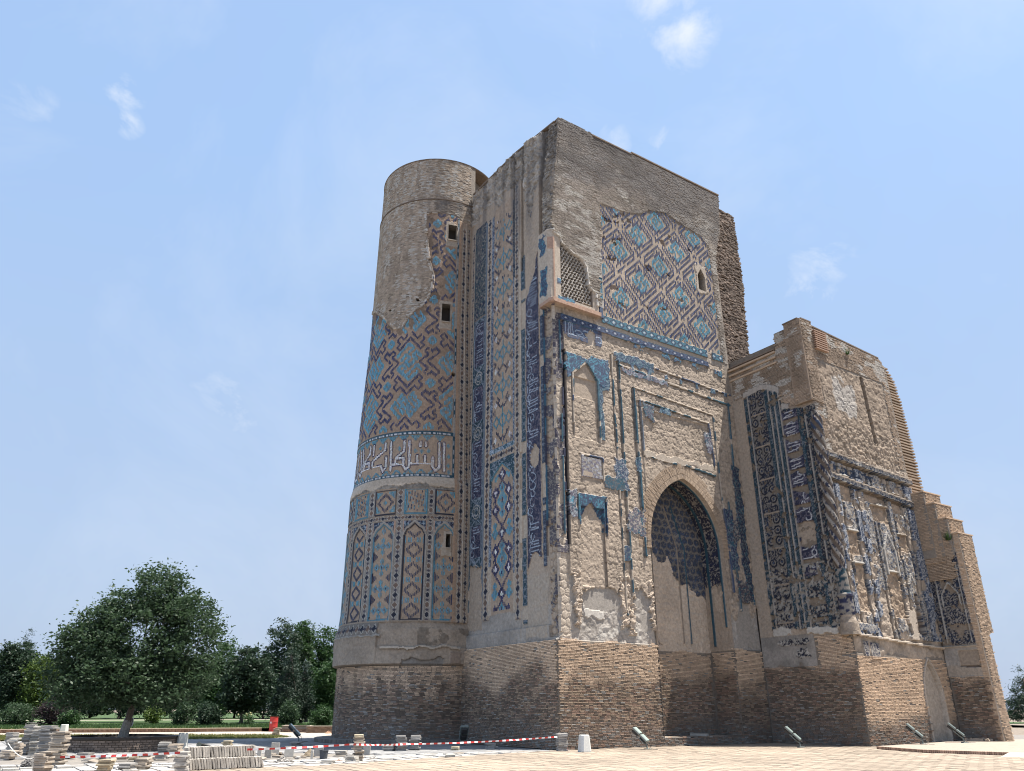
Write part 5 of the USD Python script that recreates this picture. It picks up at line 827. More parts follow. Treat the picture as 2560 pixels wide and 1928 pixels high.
# solid cores behind the faces, roofs and thin roof copings
TC0 = loc(TU, TW, 0.0)
cap = lathe([(0.0, 0.0), (3.5, 0.0), (3.5, 39.0), (0.0, 39.15)], 48); mesh('tower_core', (cap[0] + TC0, cap[1]), 'masonry', PAL, MORT * 0.6)
lr = lathe([(0.0, 39.15), (4.36, 39.2), (4.43, 39.22), (4.45, 39.3), (4.3, 39.3), (0.0, 39.25)], 72); mesh('tower_coping', (lr[0] + TC0, lr[1]), 'masonry', PAL, DRK * 1.2)
cores = [(0.9, 6.3, 0.35, 2.4, 0, 27.5), (12.75, 14.5, 0.35, 2.4, 0, 27.5), (6.2, 12.8, 0.35, 2.4, 14.9, 27.5), (1.0, 14.6, 1.2, 2.4, 27.4, 36.6), (1.0, 14.9, 0.3, 1.3, 30.5, 36.9), (1.1, 14.5, 2.2, 13.5, 0, 36.3), (XU + 0.3, EU + 0.6, XW + 0.5, 8.0, 0, 22.3), (XU + 0.3, EU - 0.9, XW + 0.4, 3.0, 22.2, 23.2), (EU + 0.3, 24.3, FW + 0.3, XW + 2, 0, 11.2), (1.0, 6, 6, 14, 0, 36.2)]
mesh('wall_core', join([local_box(*c) for c in cores]), 'masonry', PAL, MORT * 0.6)
def coping_line(pts, h=0.1, wd=0.3):
    P = []
    for a, b in zip(pts[:-1], pts[1:]):
        a, b = loc(*a), loc(*b); d = b - a; n_ = np.array([-d[1], d[0], 0]); n_ /= np.linalg.norm(n_) + 1e-9
        q = np.array([a + n_ * wd, b + n_ * wd, b - n_ * wd, a - n_ * wd]); P.append((np.vstack([q, q + ZV * h]), BOXF))
    mesh('roof_coping', join(P), 'masonry', PAL, DRK * 1.35)
coping_line([(0.95, 0.24, 37.05), (7.3, 0.24, 37.05)]); coping_line([(7.3, 0.24, 37.2), (16.0, 0.24, 37.2)]); coping_line([(1.2, 0.4, 37.05), (0.62, 4, 36.75), (0.55, 9.5, 36.65)]); coping_line([(XU + 0.2, 0.0, 22.6), (XU + 0.2, -3.8, 22.6)], 0.08); coping_line([(XU + 0.05, -4.7, 23.9), (XU + 0.05, -5.8, 23.9)], 0.08, 0.25); coping_line([(XU, -5.75, 23.9), (XU + 1.0, -5.75, 23.9)], 0.08, 0.2); coping_line([(XU + 1, -5.7, 23.68), (EU - 0.6, -5.7, 23.25)], 0.08, 0.2)
# masonry of the corner between the west and the front wall
jj = np.arange(min(len(F.z), len(G.z))); jj = jj[F.O[jj].any(1) & G.O[jj, 0] & (F.z[jj] > 4.84)]
fi = np.argmax(F.O[jj], axis=1); pw, nw = G.pos(G.S[jj, 0], G.Z[jj, 0]); pf_, nf = F.pos(F.S[jj, fi], F.Z[jj, fi])
va, vb = pw + nw * G.H[jj, 0][:, None], pf_ + nf * F.H[jj, fi][:, None]; k = np.arange(len(jj) - 1)
mesh('corner_masonry', (np.vstack([va, vb]), np.stack([k, k + len(jj), k + 1 + len(jj), k + 1], 1)), 'masonry', PAL, np.vstack([F.C[jj, fi], F.C[jj, fi]]))
keep_nearest(STORE, 300)

# ================================================================ GROUND
HC = 1.75; PIT = math.radians(22.8)
mesh('ground', lathe([(0.0, -0.09), (60, -0.09), (1500, -0.09)], 64)[0:2], 'soil', col=TAN * 0.55, kind='structure')
def sheet_poly(pts, z, sub=None):
    p = Polygon(pts); v, f = trimesh.creation.triangulate_polygon(p, engine='earcut'); f = np.array(f); u_, inv_ = np.unique(f, return_inverse=True); v = v[u_]; return np.column_stack([v, np.full(len(v), z)]), inv_.reshape(f.shape)
def world(u, w): return A0[:2] + u * U[:2] + w * W[:2]
WHITE = Polygon([(-15.5, 24.6), (-10.4, 26.2), (-6.5, 28.6), (0.2, 36.3), (2.2, 38.2), (-4.0, 35.6), (-8.2, 30.9), (-12.2, 29.6), (-17, 28.6)])
TRENCH = Polygon([(-19.5, 30.4), (-18.6, 34.2), (-13.6, 34.8), (-11.5, 36.0), (-9.4, 37.2), (-6.2, 35.8), (-4.2, 35.7), (-8.0, 31.2), (-12.2, 29.8), (-17, 28.7)])
PLAT = [(17.05, 39.6), (17.6, 36.4), (20.0, 34.2), (34.0, 27.0), (46, 36), (36, 50), (26, 47.5)]; PLATP = Polygon(PLAT)
LAWN = Polygon([(-60, 50.0), (-24.6, 50.5), (-15.4, 53.5), (-14.6, 55.6), (-16.6, 59.5), (-26.5, 59.5), (-60, 57.5)])
pav = mesh('pavement', sheet_poly([(-60, 8), (50, 8), (50, 62), (-9, 62), (-12, 66), (-60, 66)], -0.05), 'stone', col=GREY * 0.6, kind='structure')
sz = 0.5; uu, ww = np.meshgrid(np.arange(-34, 44, sz), np.arange(-30, 26, sz)); uu, ww = uu.ravel(), ww.ravel(); ww = ww + (np.round(uu / sz).astype(int) % 2) * sz / 2
xy = A0[:2] + uu[:, None] * U[:2] + ww[:, None] * W[:2]
pt = shapely.points(xy); Y = xy[:, 1]
ok = (Y > 23.5) & (Y < 58) & (np.abs(xy[:, 0]) < 0.72 * Y + 1.5)
build = Polygon([tuple(world(*p)) for p in ((-0.1, -0.1), (14.8, -0.1), (14.8, -6), (23.4, -6), (23.4, -8.3), (26, -8.3), (26, 20), (-0.1, 20))])
ok &= ~shapely.contains(build, pt) & ~shapely.contains(TRENCH.buffer(-0.2), pt) & ~shapely.contains(PLATP, pt) & ~shapely.contains(LAWN, pt) & (np.hypot(xy[:, 0] - c0[0] * 0 - TC0[0], xy[:, 1] - TC0[1]) > 5.7)
ok &= ~((xy[:, 0] > 8) & (Y > 50))
xy, pt, Y, uu, ww = xy[ok], pt[ok], Y[ok], uu[ok], ww[ok]
white = shapely.contains(WHITE, pt); left = shapely.contains(Polygon([(-60, 0), (-14.5, 24), (-12.2, 29.6), (-8.2, 30.9), (-4.0, 35.6), (2.0, 38.4), (2.0, 60), (-60, 66)]), pt) & ~white
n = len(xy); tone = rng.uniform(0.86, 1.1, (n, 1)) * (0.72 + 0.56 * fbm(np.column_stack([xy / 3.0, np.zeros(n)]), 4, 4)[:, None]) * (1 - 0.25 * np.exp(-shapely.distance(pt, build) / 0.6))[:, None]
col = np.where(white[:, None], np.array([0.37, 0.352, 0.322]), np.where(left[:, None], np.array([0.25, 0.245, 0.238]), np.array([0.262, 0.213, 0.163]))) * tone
lift = rng.normal(0, 0.003, n) + np.where(white, rng.choice([0.0, 0.0, 0.03, -0.03], n), 0)
w_ = np.where(white, 0.44, 0.478); half = w_[:, None] / 2
e1, e2 = U[:2], W[:2]; cor = [xy - e1 * half - e2 * half, xy + e1 * half - e2 * half, xy + e1 * half + e2 * half, xy - e1 * half + e2 * half]
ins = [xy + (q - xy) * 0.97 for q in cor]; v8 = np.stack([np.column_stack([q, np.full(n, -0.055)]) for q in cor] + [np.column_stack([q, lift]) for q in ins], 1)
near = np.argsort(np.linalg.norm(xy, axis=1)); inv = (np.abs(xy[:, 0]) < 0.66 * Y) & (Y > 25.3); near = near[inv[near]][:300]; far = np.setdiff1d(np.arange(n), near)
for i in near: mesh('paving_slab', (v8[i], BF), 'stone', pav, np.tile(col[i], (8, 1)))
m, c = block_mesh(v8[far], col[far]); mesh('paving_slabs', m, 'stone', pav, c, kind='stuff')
# stripped bed of the unfinished paving
gx, gy = np.meshgrid(np.arange(-20.5, -3.5, 0.22), np.arange(28.0, 38.0, 0.22)); gz = -0.075 + 0.12 * (fbm(np.stack([gx / 0.9, gy / 0.9, gx * 0], -1), 4, 3) - 0.35); inside = shapely.contains_xy(TRENCH, gx.ravel(), gy.ravel()).reshape(gx.shape); gz = np.where(inside, gz, -0.08)
h, w = gx.shape; idx = np.arange(h * w).reshape(h, w); f = np.stack([idx[:-1, :-1], idx[:-1, 1:], idx[1:, 1:], idx[1:, :-1]], -1).reshape(-1, 4); kk = inside.ravel()[f].any(1)
u_, inv_ = np.unique(f[kk], return_inverse=True); mesh('soil_bed', (np.stack([gx, gy, gz], -1).reshape(-1, 3)[u_], inv_.reshape(-1, 4)), 'soil', col=np.array([0.2, 0.18, 0.155]), kind='structure')
# raised paved apron on the right with a brick kerb and a small ramp
ap = mesh('raised_apron', join([sheet_poly(PLAT, 0.12)]), 'stone', col=np.array([0.28, 0.235, 0.19]), kind='structure')
KB = []
for a, b in (((17.6, 36.4), (20.0, 34.2)), ((17.05, 39.6), (17.6, 36.4)), ((21.6, 33.37), (34.0, 27.0))):
    a, b = np.array(a), np.array(b); L = np.hypot(*(b - a)); t = (b - a) / L; nn = np.array([t[1], -t[0]])
    if nn @ a > 0: nn = -nn
    q = np.arange(0.04, L, 0.085); P3 = np.column_stack([a + q[:, None] * t, np.full(len(q), 0.06)]); T3 = np.tile([t[0], t[1], 0], (len(q), 1)); N3 = np.tile([nn[0], nn[1], 0], (len(q), 1)); KB.append(blocks(P3, T3, N3, 0.075, 0.125, 0.04 + rng.uniform(-0.006, 0.006, len(q))))
KB = np.concatenate(KB); m, c = block_mesh(KB, RED * 1.35 * rng.uniform(0.7, 1.25, (len(KB), 1))); mesh('kerb_bricks', m, 'brickwork', ap, c, kind='stuff')
rv = np.array([[20.0, 34.2, 0.121], [21.6, 33.37, 0.121], [21.2, 32.2, 0.0], [19.1, 33.3, 0.0], [20.0, 34.2, -0.03], [21.6, 33.37, -0.03]]); mesh('ramp', (rv, np.array([[0, 3, 2, 1], [0, 4, 3, 3], [1, 2, 5, 5]])), 'stone', ap, np.array([0.4, 0.34, 0.27]))
# step under the niche
st = loc(9.5, -0.16, 0.17)
# ---------------------------------------------------------------- lawns, paths, kerb wall on the left
def blades(poly, n, h, mat, name, z=0.0, parent='/World', wd=0.02, **tags):
    x0, y0, x1, y1 = poly.bounds; P = np.column_stack([rng.uniform(x0, x1, n), rng.uniform(y0, y1, n)]); P = P[shapely.contains_xy(poly, P[:, 0], P[:, 1])]; n = len(P)
    a = rng.uniform(0, 6.28, n); hh = h * rng.uniform(0.4, 1.3, n) * (0.5 + fbm(np.column_stack([P / 2.5, np.zeros(n)]), 3, 6)); d = np.column_stack([np.cos(a), np.sin(a)]); l = rng.normal(0, 0.35, (n, 2)) * hh[:, None]
    v = np.stack([np.column_stack([P - d * wd, np.full(n, z)]), np.column_stack([P + d * wd, np.full(n, z)]), np.column_stack([P + l, z + hh])], 1); return mesh(name, (v.reshape(-1, 3), np.arange(n * 3).reshape(-1, 3)), mat, parent, **tags)
mesh('lawn_strip', sheet_poly(list(LAWN.exterior.coords)[:-1], 0.004), 'soil', col=np.array([0.23, 0.195, 0.09]), kind='structure')
mesh('park_path', sheet_poly([(-70, 56.6), (-40, 59.4), (-26.5, 59.9), (-16.4, 59.9), (-14.2, 55.6), (-9.6, 55.6), (-8.6, 66.5), (-15.9, 65.6), (-18.5, 67.6), (-20.6, 69.0), (-74, 55.2)], 0.0), 'stone', col=np.array([0.33, 0.285, 0.23]), kind='structure')
blades(Polygon([(-36, 49.5), (-24.6, 50.5), (-15.4, 53.5), (-14.6, 55.6), (-16.6, 59.5), (-26.5, 59.5), (-40, 58)]), 26000, 0.12, 'grass', 'dry_grass', 0.0, wd=0.03, label='short dry yellow green grass on the strip behind the round planter', category='grass', kind='stuff')
ka, kb = np.array([-75.0, 55.3]), np.array([-20.6, 69.2]); kb2 = np.array([-16.5, 70.6])
far_l = [(-75.0, 55.5), (-20.6, 69.4), (10, 74), (60, 90), (60, 300), (-300, 300), (-300, 40)]
mesh('park_lawn', sheet_poly(far_l, 0.25), 'soil', col=np.array([0.045, 0.075, 0.025]), kind='structure')
mesh('path', sheet_poly([(-150, 98), (30, 128), (30, 132), (-150, 102)], 0.254), 'stone', col=np.array([0.4, 0.35, 0.28]), kind='structure')
blades(Polygon([(-45, 63.5), (-20.6, 69.8), (-12, 72), (-12, 84), (-60, 78)]), 42000, 0.2, 'grass_green', 'lawn_grass', 0.25, wd=0.04, label='green grass of the park lawn behind the brick kerb wall', category='grass', kind='stuff')
blades(Polygon([(-45, 63.0), (-20.6, 69.3), (-12, 71.5), (-12, 73.6), (-46, 65.6)]), 14000, 0.12, 'grass', 'verge_grass', 0.25, wd=0.03, label='sun bleached grass verge right behind the brick kerb wall', category='grass', kind='stuff')
t = (kb - ka) / np.hypot(*(kb - ka)); nn = np.array([t[1], -t[0]]); L = np.hypot(*(kb - ka)); q = np.arange(L - 32, L, 0.09)
KW = thing('kerb_wall', 'long low kerb wall of upright red bricks along the park lawn', 'kerb wall')
v8b = blocks(np.column_stack([ka + q[:, None] * t, np.full(len(q), 0.11)]), np.tile([t[0], t[1], 0], (len(q), 1)), np.tile([nn[0], nn[1], 0], (len(q), 1)), 0.08, 0.24, 0.1 + rng.uniform(-0.01, 0.01, len(q))); m, c = block_mesh(v8b, np.array([0.33, 0.2, 0.135]) * rng.uniform(0.75, 1.2, (len(q), 1))); mesh('upright_bricks', m, 'brickwork', KW, c, kind='stuff')
P4 = np.array([*(ka + nn * 0.12), 0.23]), np.array([*(kb + nn * 0.12), 0.23]); mm = np.array([P4[0], P4[1], P4[1] - [*(nn * 0.4), 0], P4[0] - [*(nn * 0.4), 0]]); mesh('coping', (np.vstack([mm, mm + [0, 0, 0.05]]), BOXF), 'stone', KW, np.array([0.42, 0.34, 0.25]))
def brick_wall(name, label, a, b, h, th, tone, rag=0.0):
    k = thing(name, label, 'low wall'); a, b = np.array(a), np.array(b); L = np.hypot(*(b - a)); t = (b - a) / L; nn = np.array([t[1], -t[0]]); rz = math.degrees(math.atan2(t[1], t[0])); mid = (a + b) / 2
    mesh('wall_core', box((*(mid - nn * th / 2), h / 2 - 0.02), (L, th, h - 0.06), rz), 'stone', k, MORT * 0.7); S_, Z_ = [], []
    for r, z0 in enumerate(np.arange(0.045, h, 0.085)):
        if rag and z0 > h - 0.2: continue
        x = np.arange(0.13 + (r % 2) * 0.14, L - 0.1, 0.28); S_.append(x); Z_.append(np.full(len(x), z0))
    S_, Z_ = np.concatenate(S_), np.concatenate(Z_); v8 = blocks(np.column_stack([a + S_[:, None] * t, Z_]), np.tile([t[0], t[1], 0], (len(S_), 1)), np.tile([nn[0], nn[1], 0], (len(S_), 1)), 0.265, 0.075, 0.03 + rng.uniform(-0.01, 0.01, len(S_)))
    m, c = block_mesh(v8, tone * rng.uniform(0.6, 1.2, (len(S_), 1))); mesh('bricks', m, 'brickwork', k, c, kind='stuff'); mesh('coping', box((*(mid - nn * th / 2), h), (L, th + 0.1, 0.06), rz, jit=0.03 if rag else 0.0), 'stone', k, TAN * 0.95)
brick_wall('low_brick_wall', 'low straight brick wall with pale top running behind the round tower', (-15.9, 65.0), (-8.0, 66.0), 0.46, 0.5, np.array([0.25, 0.165, 0.115])); brick_wall('low_brick_wall', 'short crumbling low brick wall just right of the red barrel', (-18.4, 67.2), (-16.0, 66.6), 0.48, 0.5, np.array([0.24, 0.155, 0.105]), 1.0)

# ================================================================ TREES AND SHRUBS
def crown_mesh(blobs, clumps, per, leaf_, seed, spread=0.35, flat=0.5, slim=0.5):
    r = np.random.default_rng(seed); b = np.array(blobs, float); vol = b[:, 3] * b[:, 4] * b[:, 5]; k = r.choice(len(b), clumps, p=vol ** 0.75 / (vol ** 0.75).sum())
    d = r.normal(size=(clumps, 3)); d /= np.linalg.norm(d, axis=1, keepdims=True); rad = r.uniform(0.3, 1.0, clumps) ** 0.45; c = b[k, :3] + d * b[k, 3:6] * rad[:, None]
    sp = spread * r.uniform(0.5, 1.4, clumps); p = np.repeat(c, per, 0) + r.normal(size=(clumps * per, 3)) * np.repeat(sp, per)[:, None] * [1, 1, 0.7]
    n = len(p); a = r.normal(size=(n, 3)) * [1, 1, flat]; a /= np.linalg.norm(a, axis=1, keepdims=True); e = r.normal(size=(n, 3)); e = np.cross(a, e); e /= np.linalg.norm(e, axis=1, keepdims=True); L = leaf_ * r.uniform(0.6, 1.3, n)[:, None]
    v = np.stack([p - a * L, p + e * L * slim, p + a * L, p - e * L * slim], 1).reshape(-1, 3); return v, np.arange(n * 4).reshape(-1, 4), c
def limbs(base, height, r0, ends, lean=(0, 0), seed=1, fork=0.35):
    r = np.random.default_rng(seed); n = 9; tt = np.linspace(0, 1, n); trunk = np.column_stack([base[0] + lean[0] * tt + r.normal(0, 0.03, n) * tt, base[1] + lean[1] * tt + r.normal(0, 0.03, n) * tt, base[2] + height * tt])
    parts = [tubes(trunk, r0 * (1.12 - 0.5 * tt) + r0 * 0.4 * np.exp(-tt * 12), 8)]
    for e in ends:
        s = trunk[int(r.integers(int(n * fork) + 1, n))]; m = (s + e) / 2 + [0, 0, 0.25 * r.random()] + r.normal(0, 0.15, 3); t2 = np.linspace(0, 1, 6)[:, None]; cur_ = (1 - t2) ** 2 * s + 2 * t2 * (1 - t2) * m + t2 ** 2 * e; parts.append(tubes(cur_, r0 * (0.42 - 0.36 * t2[:, 0]), 5))
    return join(parts)
def tree(name, label, loc_, blobs, clumps, per, leaf_, mat, th, tr, seed, cat='tree', group=None, lean=(0, 0), bark='bark', spread=0.35, nl=14, slim=0.5, flat=0.5):
    t = thing(name, label, cat, loc_, 0, group); v, f, c = crown_mesh(blobs, clumps, per, leaf_, seed, spread, flat, slim); mesh('crown', (v, f), mat, t)
    r = np.random.default_rng(seed); ends = c[r.choice(len(c), min(nl, len(c)), replace=False)]; mesh('trunk', limbs((0, 0, -0.05), th, tr, ends, lean, seed), bark, t, smooth=True); return t
ex, ey = -17.95, 38.8
EB = [(0, 0, 4.6, 2.5, 2.5, 1.9), (-2.1, 0, 3.9, 1.6, 1.9, 1.4), (2.1, 0.2, 4.1, 1.8, 2.0, 1.6), (-0.9, 0.3, 6.0, 1.2, 1.4, 1.0), (0.7, -0.2, 6.9, 1.1, 1.2, 0.95), (2.3, 0, 5.5, 1.15, 1.3, 0.95), (-2.9, -0.3, 2.9, 1.0, 1.4, 1.1), (2.9, -0.2, 2.7, 1.1, 1.4, 1.1), (0, -1.6, 2.7, 1.9, 1.1, 1.1), (-0.1, 0.6, 7.3, 0.6, 0.7, 0.7), (-1.7, -0.8, 2.1, 1.5, 1.5, 0.8), (1.6, -0.8, 2.1, 1.5, 1.5, 0.8), (-2.0, 0.1, 5.3, 0.9, 1.0, 0.8), (0.2, -0.8, 2.2, 1.2, 1.4, 0.7), (-2.2, 0, 4.6, 1.2, 1.4, 1.1), (1.5, 0, 6.1, 1.1, 1.2, 1.0)]
elm = tree('elm_tree', 'broad leafy tree with dark green crown standing in the round brick planter', (ex + 0.05, ey, 0.4), EB, 1000, 56, 0.085, 'leaf_elm', 2.3, 0.17, 21, lean=(0.32, 0.0), spread=0.27, nl=26)
# whitewashed foot of its trunk is a part with a look of its own
mesh('whitewashed_foot', tubes(np.array([[0, 0, -0.04], [0.05, 0, 0.4], [0.12, 0, 0.85]]), np.array([0.26, 0.2, 0.185]), 10), 'pale_bark', elm)
def spot(px, d): return (px - 1280) / 2083.0 * d
def zof(py, d): return 1.75 + (1771 - py) / 2083.0 * d * 1.03
def bush(px, d, wpx, ytop, mat, label, name='shrub', seed=1, leaf_=0.09, z0=0.25, n=1.0):
    w_ = wpx / 2083.0 * d / 2; h = zof(ytop, d) - z0; return tree(name, label, (spot(px, d), d, z0), [(0, 0, h * 0.5, w_ * 0.85, w_ * 0.85, h * 0.48), (w_ * 0.35, 0.1, h * 0.4, w_ * 0.6, w_ * 0.7, h * 0.4), (-w_ * 0.4, 0, h * 0.35, w_ * 0.55, w_ * 0.7, h * 0.34)], int(90 * n), 34, leaf_, mat, h * 0.5, 0.05, seed, 'shrub', nl=8, spread=0.2)
def round_tree(px, d, wpx, ytop, ybot, mat, label, seed, name='round_tree', leaf_=0.13, k=1.0, spread=0.32, bark='bark', tr=0.16, lumps=6):
    w_ = wpx / 2083.0 * d / 2; zt, zb = zof(ytop, d) - 0.25, zof(ybot, d) - 0.25; h = zt - zb; r = np.random.default_rng(seed); B_ = [(0, 0, zb + h * 0.5, w_ * 0.82, w_ * 0.82, h * 0.47)]
    for _ in range(lumps): a = r.uniform(0, 6.28); B_.append((math.cos(a) * w_ * 0.5, math.sin(a) * w_ * 0.5, zb + h * r.uniform(0.25, 0.8), w_ * r.uniform(0.35, 0.5), w_ * 0.45, h * r.uniform(0.18, 0.26)))
    return tree(name, label, (spot(px, d), d, 0.25), B_, int(330 * k), 44, leaf_, mat, zb + h * 0.45, tr, seed, nl=16, spread=spread)
def conifer(px, d, wpx, ytop, label, seed, mat='leaf_pine', name='conifer', base=0.12):
    w_ = wpx / 2083.0 * d / 2; zt = zof(ytop, d) - 0.25; B_ = [(0, 0, zt * (base + 0.86 * k / 9.0) + 0.2, w_ * (1.04 - k / 9.5), w_ * (1.04 - k / 9.5), zt * 0.075) for k in range(10)]
    return tree(name, label, (spot(px, d), d, 0.25), B_, 260, 42, 0.15, mat, zt * 0.9, 0.13, seed, nl=20, spread=0.26, slim=0.22)
round_tree(607, 79, 146, 1622, 1785, 'leaf_dark', 'round dark tree with dense ball crown left of the red barrel', 31, 'maple_tree', 0.15, 1.5, 0.26)
round_tree(545, 86, 95, 1600, 1800, 'leaf_green', 'lighter green tree half hidden behind the right edge of the planter tree', 33, k=0.9)
round_tree(768, 100, 128, 1571, 1760, 'leaf_green', 'tall bright green tree with rounded top nearest the round tower', 34, k=1.3, leaf_=0.15)
round_tree(690, 97, 120, 1556, 1770, 'leaf_dark', 'tall dark tree with ragged top behind the red barrel', 35, leaf_=0.15, k=1.0, lumps=9)
conifer(715, 84, 95, 1628, 'grey green pine standing between the round dark tree and the tower', 36); conifer(755, 86, 80, 1665, 'small grey green pine close to the left edge of the round tower', 37)
round_tree(820, 84, 70, 1650, 1800, 'leaf_green', 'fresh green small tree touching the left edge of the round tower', 38, k=0.7)
round_tree(25, 82, 110, 1616, 1790, 'leaf_dark', 'dark leafy tree at the far left edge of the park', 39, k=1.2); conifer(30, 95, 90, 1598, 'dark spruce top rising at the far left edge', 40, 'leaf_dark')
round_tree(85, 80, 85, 1640, 1800, 'leaf_yellow', 'yellow green tree at the left beside the dark leafy tree', 41, k=0.8); conifer(125, 92, 55, 1618, 'narrow spruce just left of the planter tree', 42)
round_tree(200, 96, 150, 1640, 1800, 'leaf_dark', 'shady tree behind the left half of the planter tree', 43, k=1.0); round_tree(330, 98, 160, 1650, 1800, 'leaf_dark', 'shady tree right behind the trunk of the planter tree', 44, k=1.0); round_tree(445, 92, 150, 1640, 1800, 'leaf_elm', 'shady tree behind the right half of the planter tree', 45, k=1.0)
conifer(2575, 88, 150, 1690, 'dark conifer at the right edge behind the buttress', 46, 'leaf_dark'); conifer(2660, 95, 150, 1650, 'dark conifer beyond the right edge of the palace', 47, 'leaf_dark')
bush(140, 76, 92, 1742, 'leaf_purple', 'dark purple leaved shrub on the lawn at the left', seed=51, n=1.5); bush(178, 72, 48, 1775, 'leaf_green', 'small bright green shrub in front of the purple shrub', seed=52); bush(463, 76, 55, 1752, 'leaf_elm', 'upright green shrub on the lawn right of the planter', seed=53); bush(522, 76, 52, 1756, 'leaf_dark', 'very dark rounded shrub left of the round dark tree', seed=54, n=1.4)
bush(722, 76, 46, 1752, 'leaf_elm', 'green shrub right behind the red barrel', seed=55, n=1.2); bush(806, 74, 60, 1764, 'leaf_green', 'low spreading shrub beside the foot of the round tower', seed=56, n=1.2); bush(45, 76, 85, 1755, 'leaf_elm', 'broad green shrub at the left end of the lawn', seed=57, n=1.5); bush(385, 84, 40, 1762, 'leaf_yellow', 'small yellow green shrub seen right of the planter tree trunk', seed=58)
for k, (px, d) in enumerate(((545, 78), (625, 77))):
    t_ = bush(px, d, 26, 1780, 'leaf_green', ('thin rose bush with pale blooms left of the round dark tree', 'thin rose bush with pale blooms right of the round dark tree')[k], 'rose_bush', 60 + k, 0.07, n=0.25); r = np.random.default_rng(k); P_ = r.normal(0, 0.3, (9, 3)) * [1, 1, 0.6] + [0, 0, 1.0]; mesh('blossom', join([(trimesh.creation.icosphere(1, 0.08).vertices + p, trimesh.creation.icosphere(1, 0.08).faces) for p in P_]), 'petal', t_)
# farther park trees that close the view: copies of three built ones
wall_labels = 'dense dark trees closing the park behind the nearer ones'
b0 = round_tree(-120, 112, 210, 1640, 1800, 'leaf_dark', wall_labels, 70, 'park_tree', 0.2, 1.3); stage.GetPrimAtPath(b0).SetCustomDataByKey('group', 'far park trees')
b1 = round_tree(-330, 118, 230, 1630, 1800, 'leaf_elm', wall_labels, 71, 'park_tree', 0.2, 1.3); stage.GetPrimAtPath(b1).SetCustomDataByKey('group', 'far park trees')
for k, px in enumerate(list(range(-60, 960, 72)) + list(range(-1500, -100, 110)) + list(range(2760, 4300, 120))):
    d = 128 + 14 * ((k * 7) % 5) / 4; copy_of((b0, b1)[k % 2], 'park_tree', wall_labels, 'tree', (spot(px, d), d, 0.25), k * 67.0, 'far park trees', rng.uniform(0.8, 1.08))

# ================================================================ PLANTER, BINS, BARREL
PL = thing('round_planter', 'large round brick planter with dark rim around the leafy tree', 'planter', (ex, ey, 0)); R0 = 2.42
pv = lathe([(R0 - 0.05, 0.0), (R0 - 0.05, 0.5), (R0 - 0.35, 0.5), (R0 - 0.35, 0.3)], 64); mesh('planter_wall', pv, 'stone', PL, MORT * 0.45); V8 = []
for r_, z0 in enumerate(np.arange(0.05, 0.5, 0.092)):
    for a in np.arange(0, 360, 6.6) + (r_ % 2) * 3.3: n_ = np.array([math.cos(math.radians(a)), math.sin(math.radians(a)), 0]); V8.append(blocks((n_ * (R0 - 0.05) + ZV * z0)[None], np.array([[-n_[1], n_[0], 0]]), n_[None], 0.262, 0.08, 0.035 + rng.uniform(-0.012, 0.012))[0])
V8 = np.array(V8); cc = np.array([0.2, 0.155, 0.125]) * rng.uniform(0.65, 1.25, (len(V8), 1)); fr = V8.mean(1)[:, 1] < -0.3
for a_, b_ in zip(V8[fr], cc[fr]): mesh('brick', (a_, BF), 'brickwork', PL, np.tile(b_, (8, 1)))
m, c = block_mesh(V8[~fr], cc[~fr]); mesh('bricks', m, 'brickwork', PL, c, kind='stuff')
mesh('rim', lathe([(R0 + 0.04, 0.5), (R0 + 0.05, 0.58), (R0 - 0.12, 0.6), (R0 - 0.14, 0.5), (R0 + 0.04, 0.5)], 64), 'rim', PL); mesh('soil', lathe([(0.0, 0.42), (R0 - 0.3, 0.4)], 40), 'soil', PL, np.array([0.1, 0.085, 0.065]))
SB = thing('tree_sign', 'small grey notice board with white frame fixed to the planter tree', 'sign', (ex + 0.12, ey + 0.2, 1.0)); mesh('plate', box((0, 0, 0.16), (0.36, 0.02, 0.3)), 'lamp_metal', SB)
for c_, s_ in (((0, -0.004, 0.325), (0.42, 0.03, 0.03)), ((0, -0.004, 0.0), (0.42, 0.03, 0.03)), ((-0.2, -0.004, 0.16), (0.03, 0.03, 0.3)), ((0.2, -0.004, 0.16), (0.03, 0.03, 0.3))): mesh('frame_bar', box(c_, s_), 'white_paint', SB)
def bin_(label, x, y, s, rz):
    t = thing('litter_bin', label, 'litter bin', (x, y, 0), rz); w0, w1, h = 0.5 * s, 0.38 * s, 0.7 * s; ch = 0.08 * s
    def ring8(w_, z): a = w_ / 2; return [(a - ch, -a, z), (a, -a + ch, z), (a, a - ch, z), (a - ch, a, z), (-a + ch, a, z), (-a, a - ch, z), (-a, -a + ch, z), (-a + ch, -a, z)]
    rings = [ring8(w0 - 0.03, 0), ring8(w0, 0.03), ring8(w1 + 0.02, h - 0.04), ring8(w1 - 0.02, h), ring8(w1 - 0.12, h), ring8(w1 - 0.14, h - 0.35)]; v = np.array(rings).reshape(-1, 3); f = [[i * 8 + j, i * 8 + (j + 1) % 8, (i + 1) * 8 + (j + 1) % 8, (i + 1) * 8 + j] for i in range(5) for j in range(8)]
    mesh('bin_body', (v, np.array(f)), 'white_concrete', t); mesh('foot', box((0, 0, 0.008), (w0 - 0.06, w0 - 0.06, 0.03)), 'dark_metal', t); mesh('liner', (np.array(ring8(w1 - 0.145, h - 0.33)), np.array([[0, 1, 2, 3], [0, 3, 4, 7], [4, 5, 6, 7]])), 'dark_metal', t)
bin_('white tapered concrete litter bin in front of the sunlit brick corner', 3.15, 36.9, 0.98, 24); bin_('white tapered concrete litter bin on the path left of the planter', -31.2, 58.6, 1.05, 10); bin_('white tapered concrete litter bin against the right side of the planter', -15.35, 39.4, 1.0, 15)
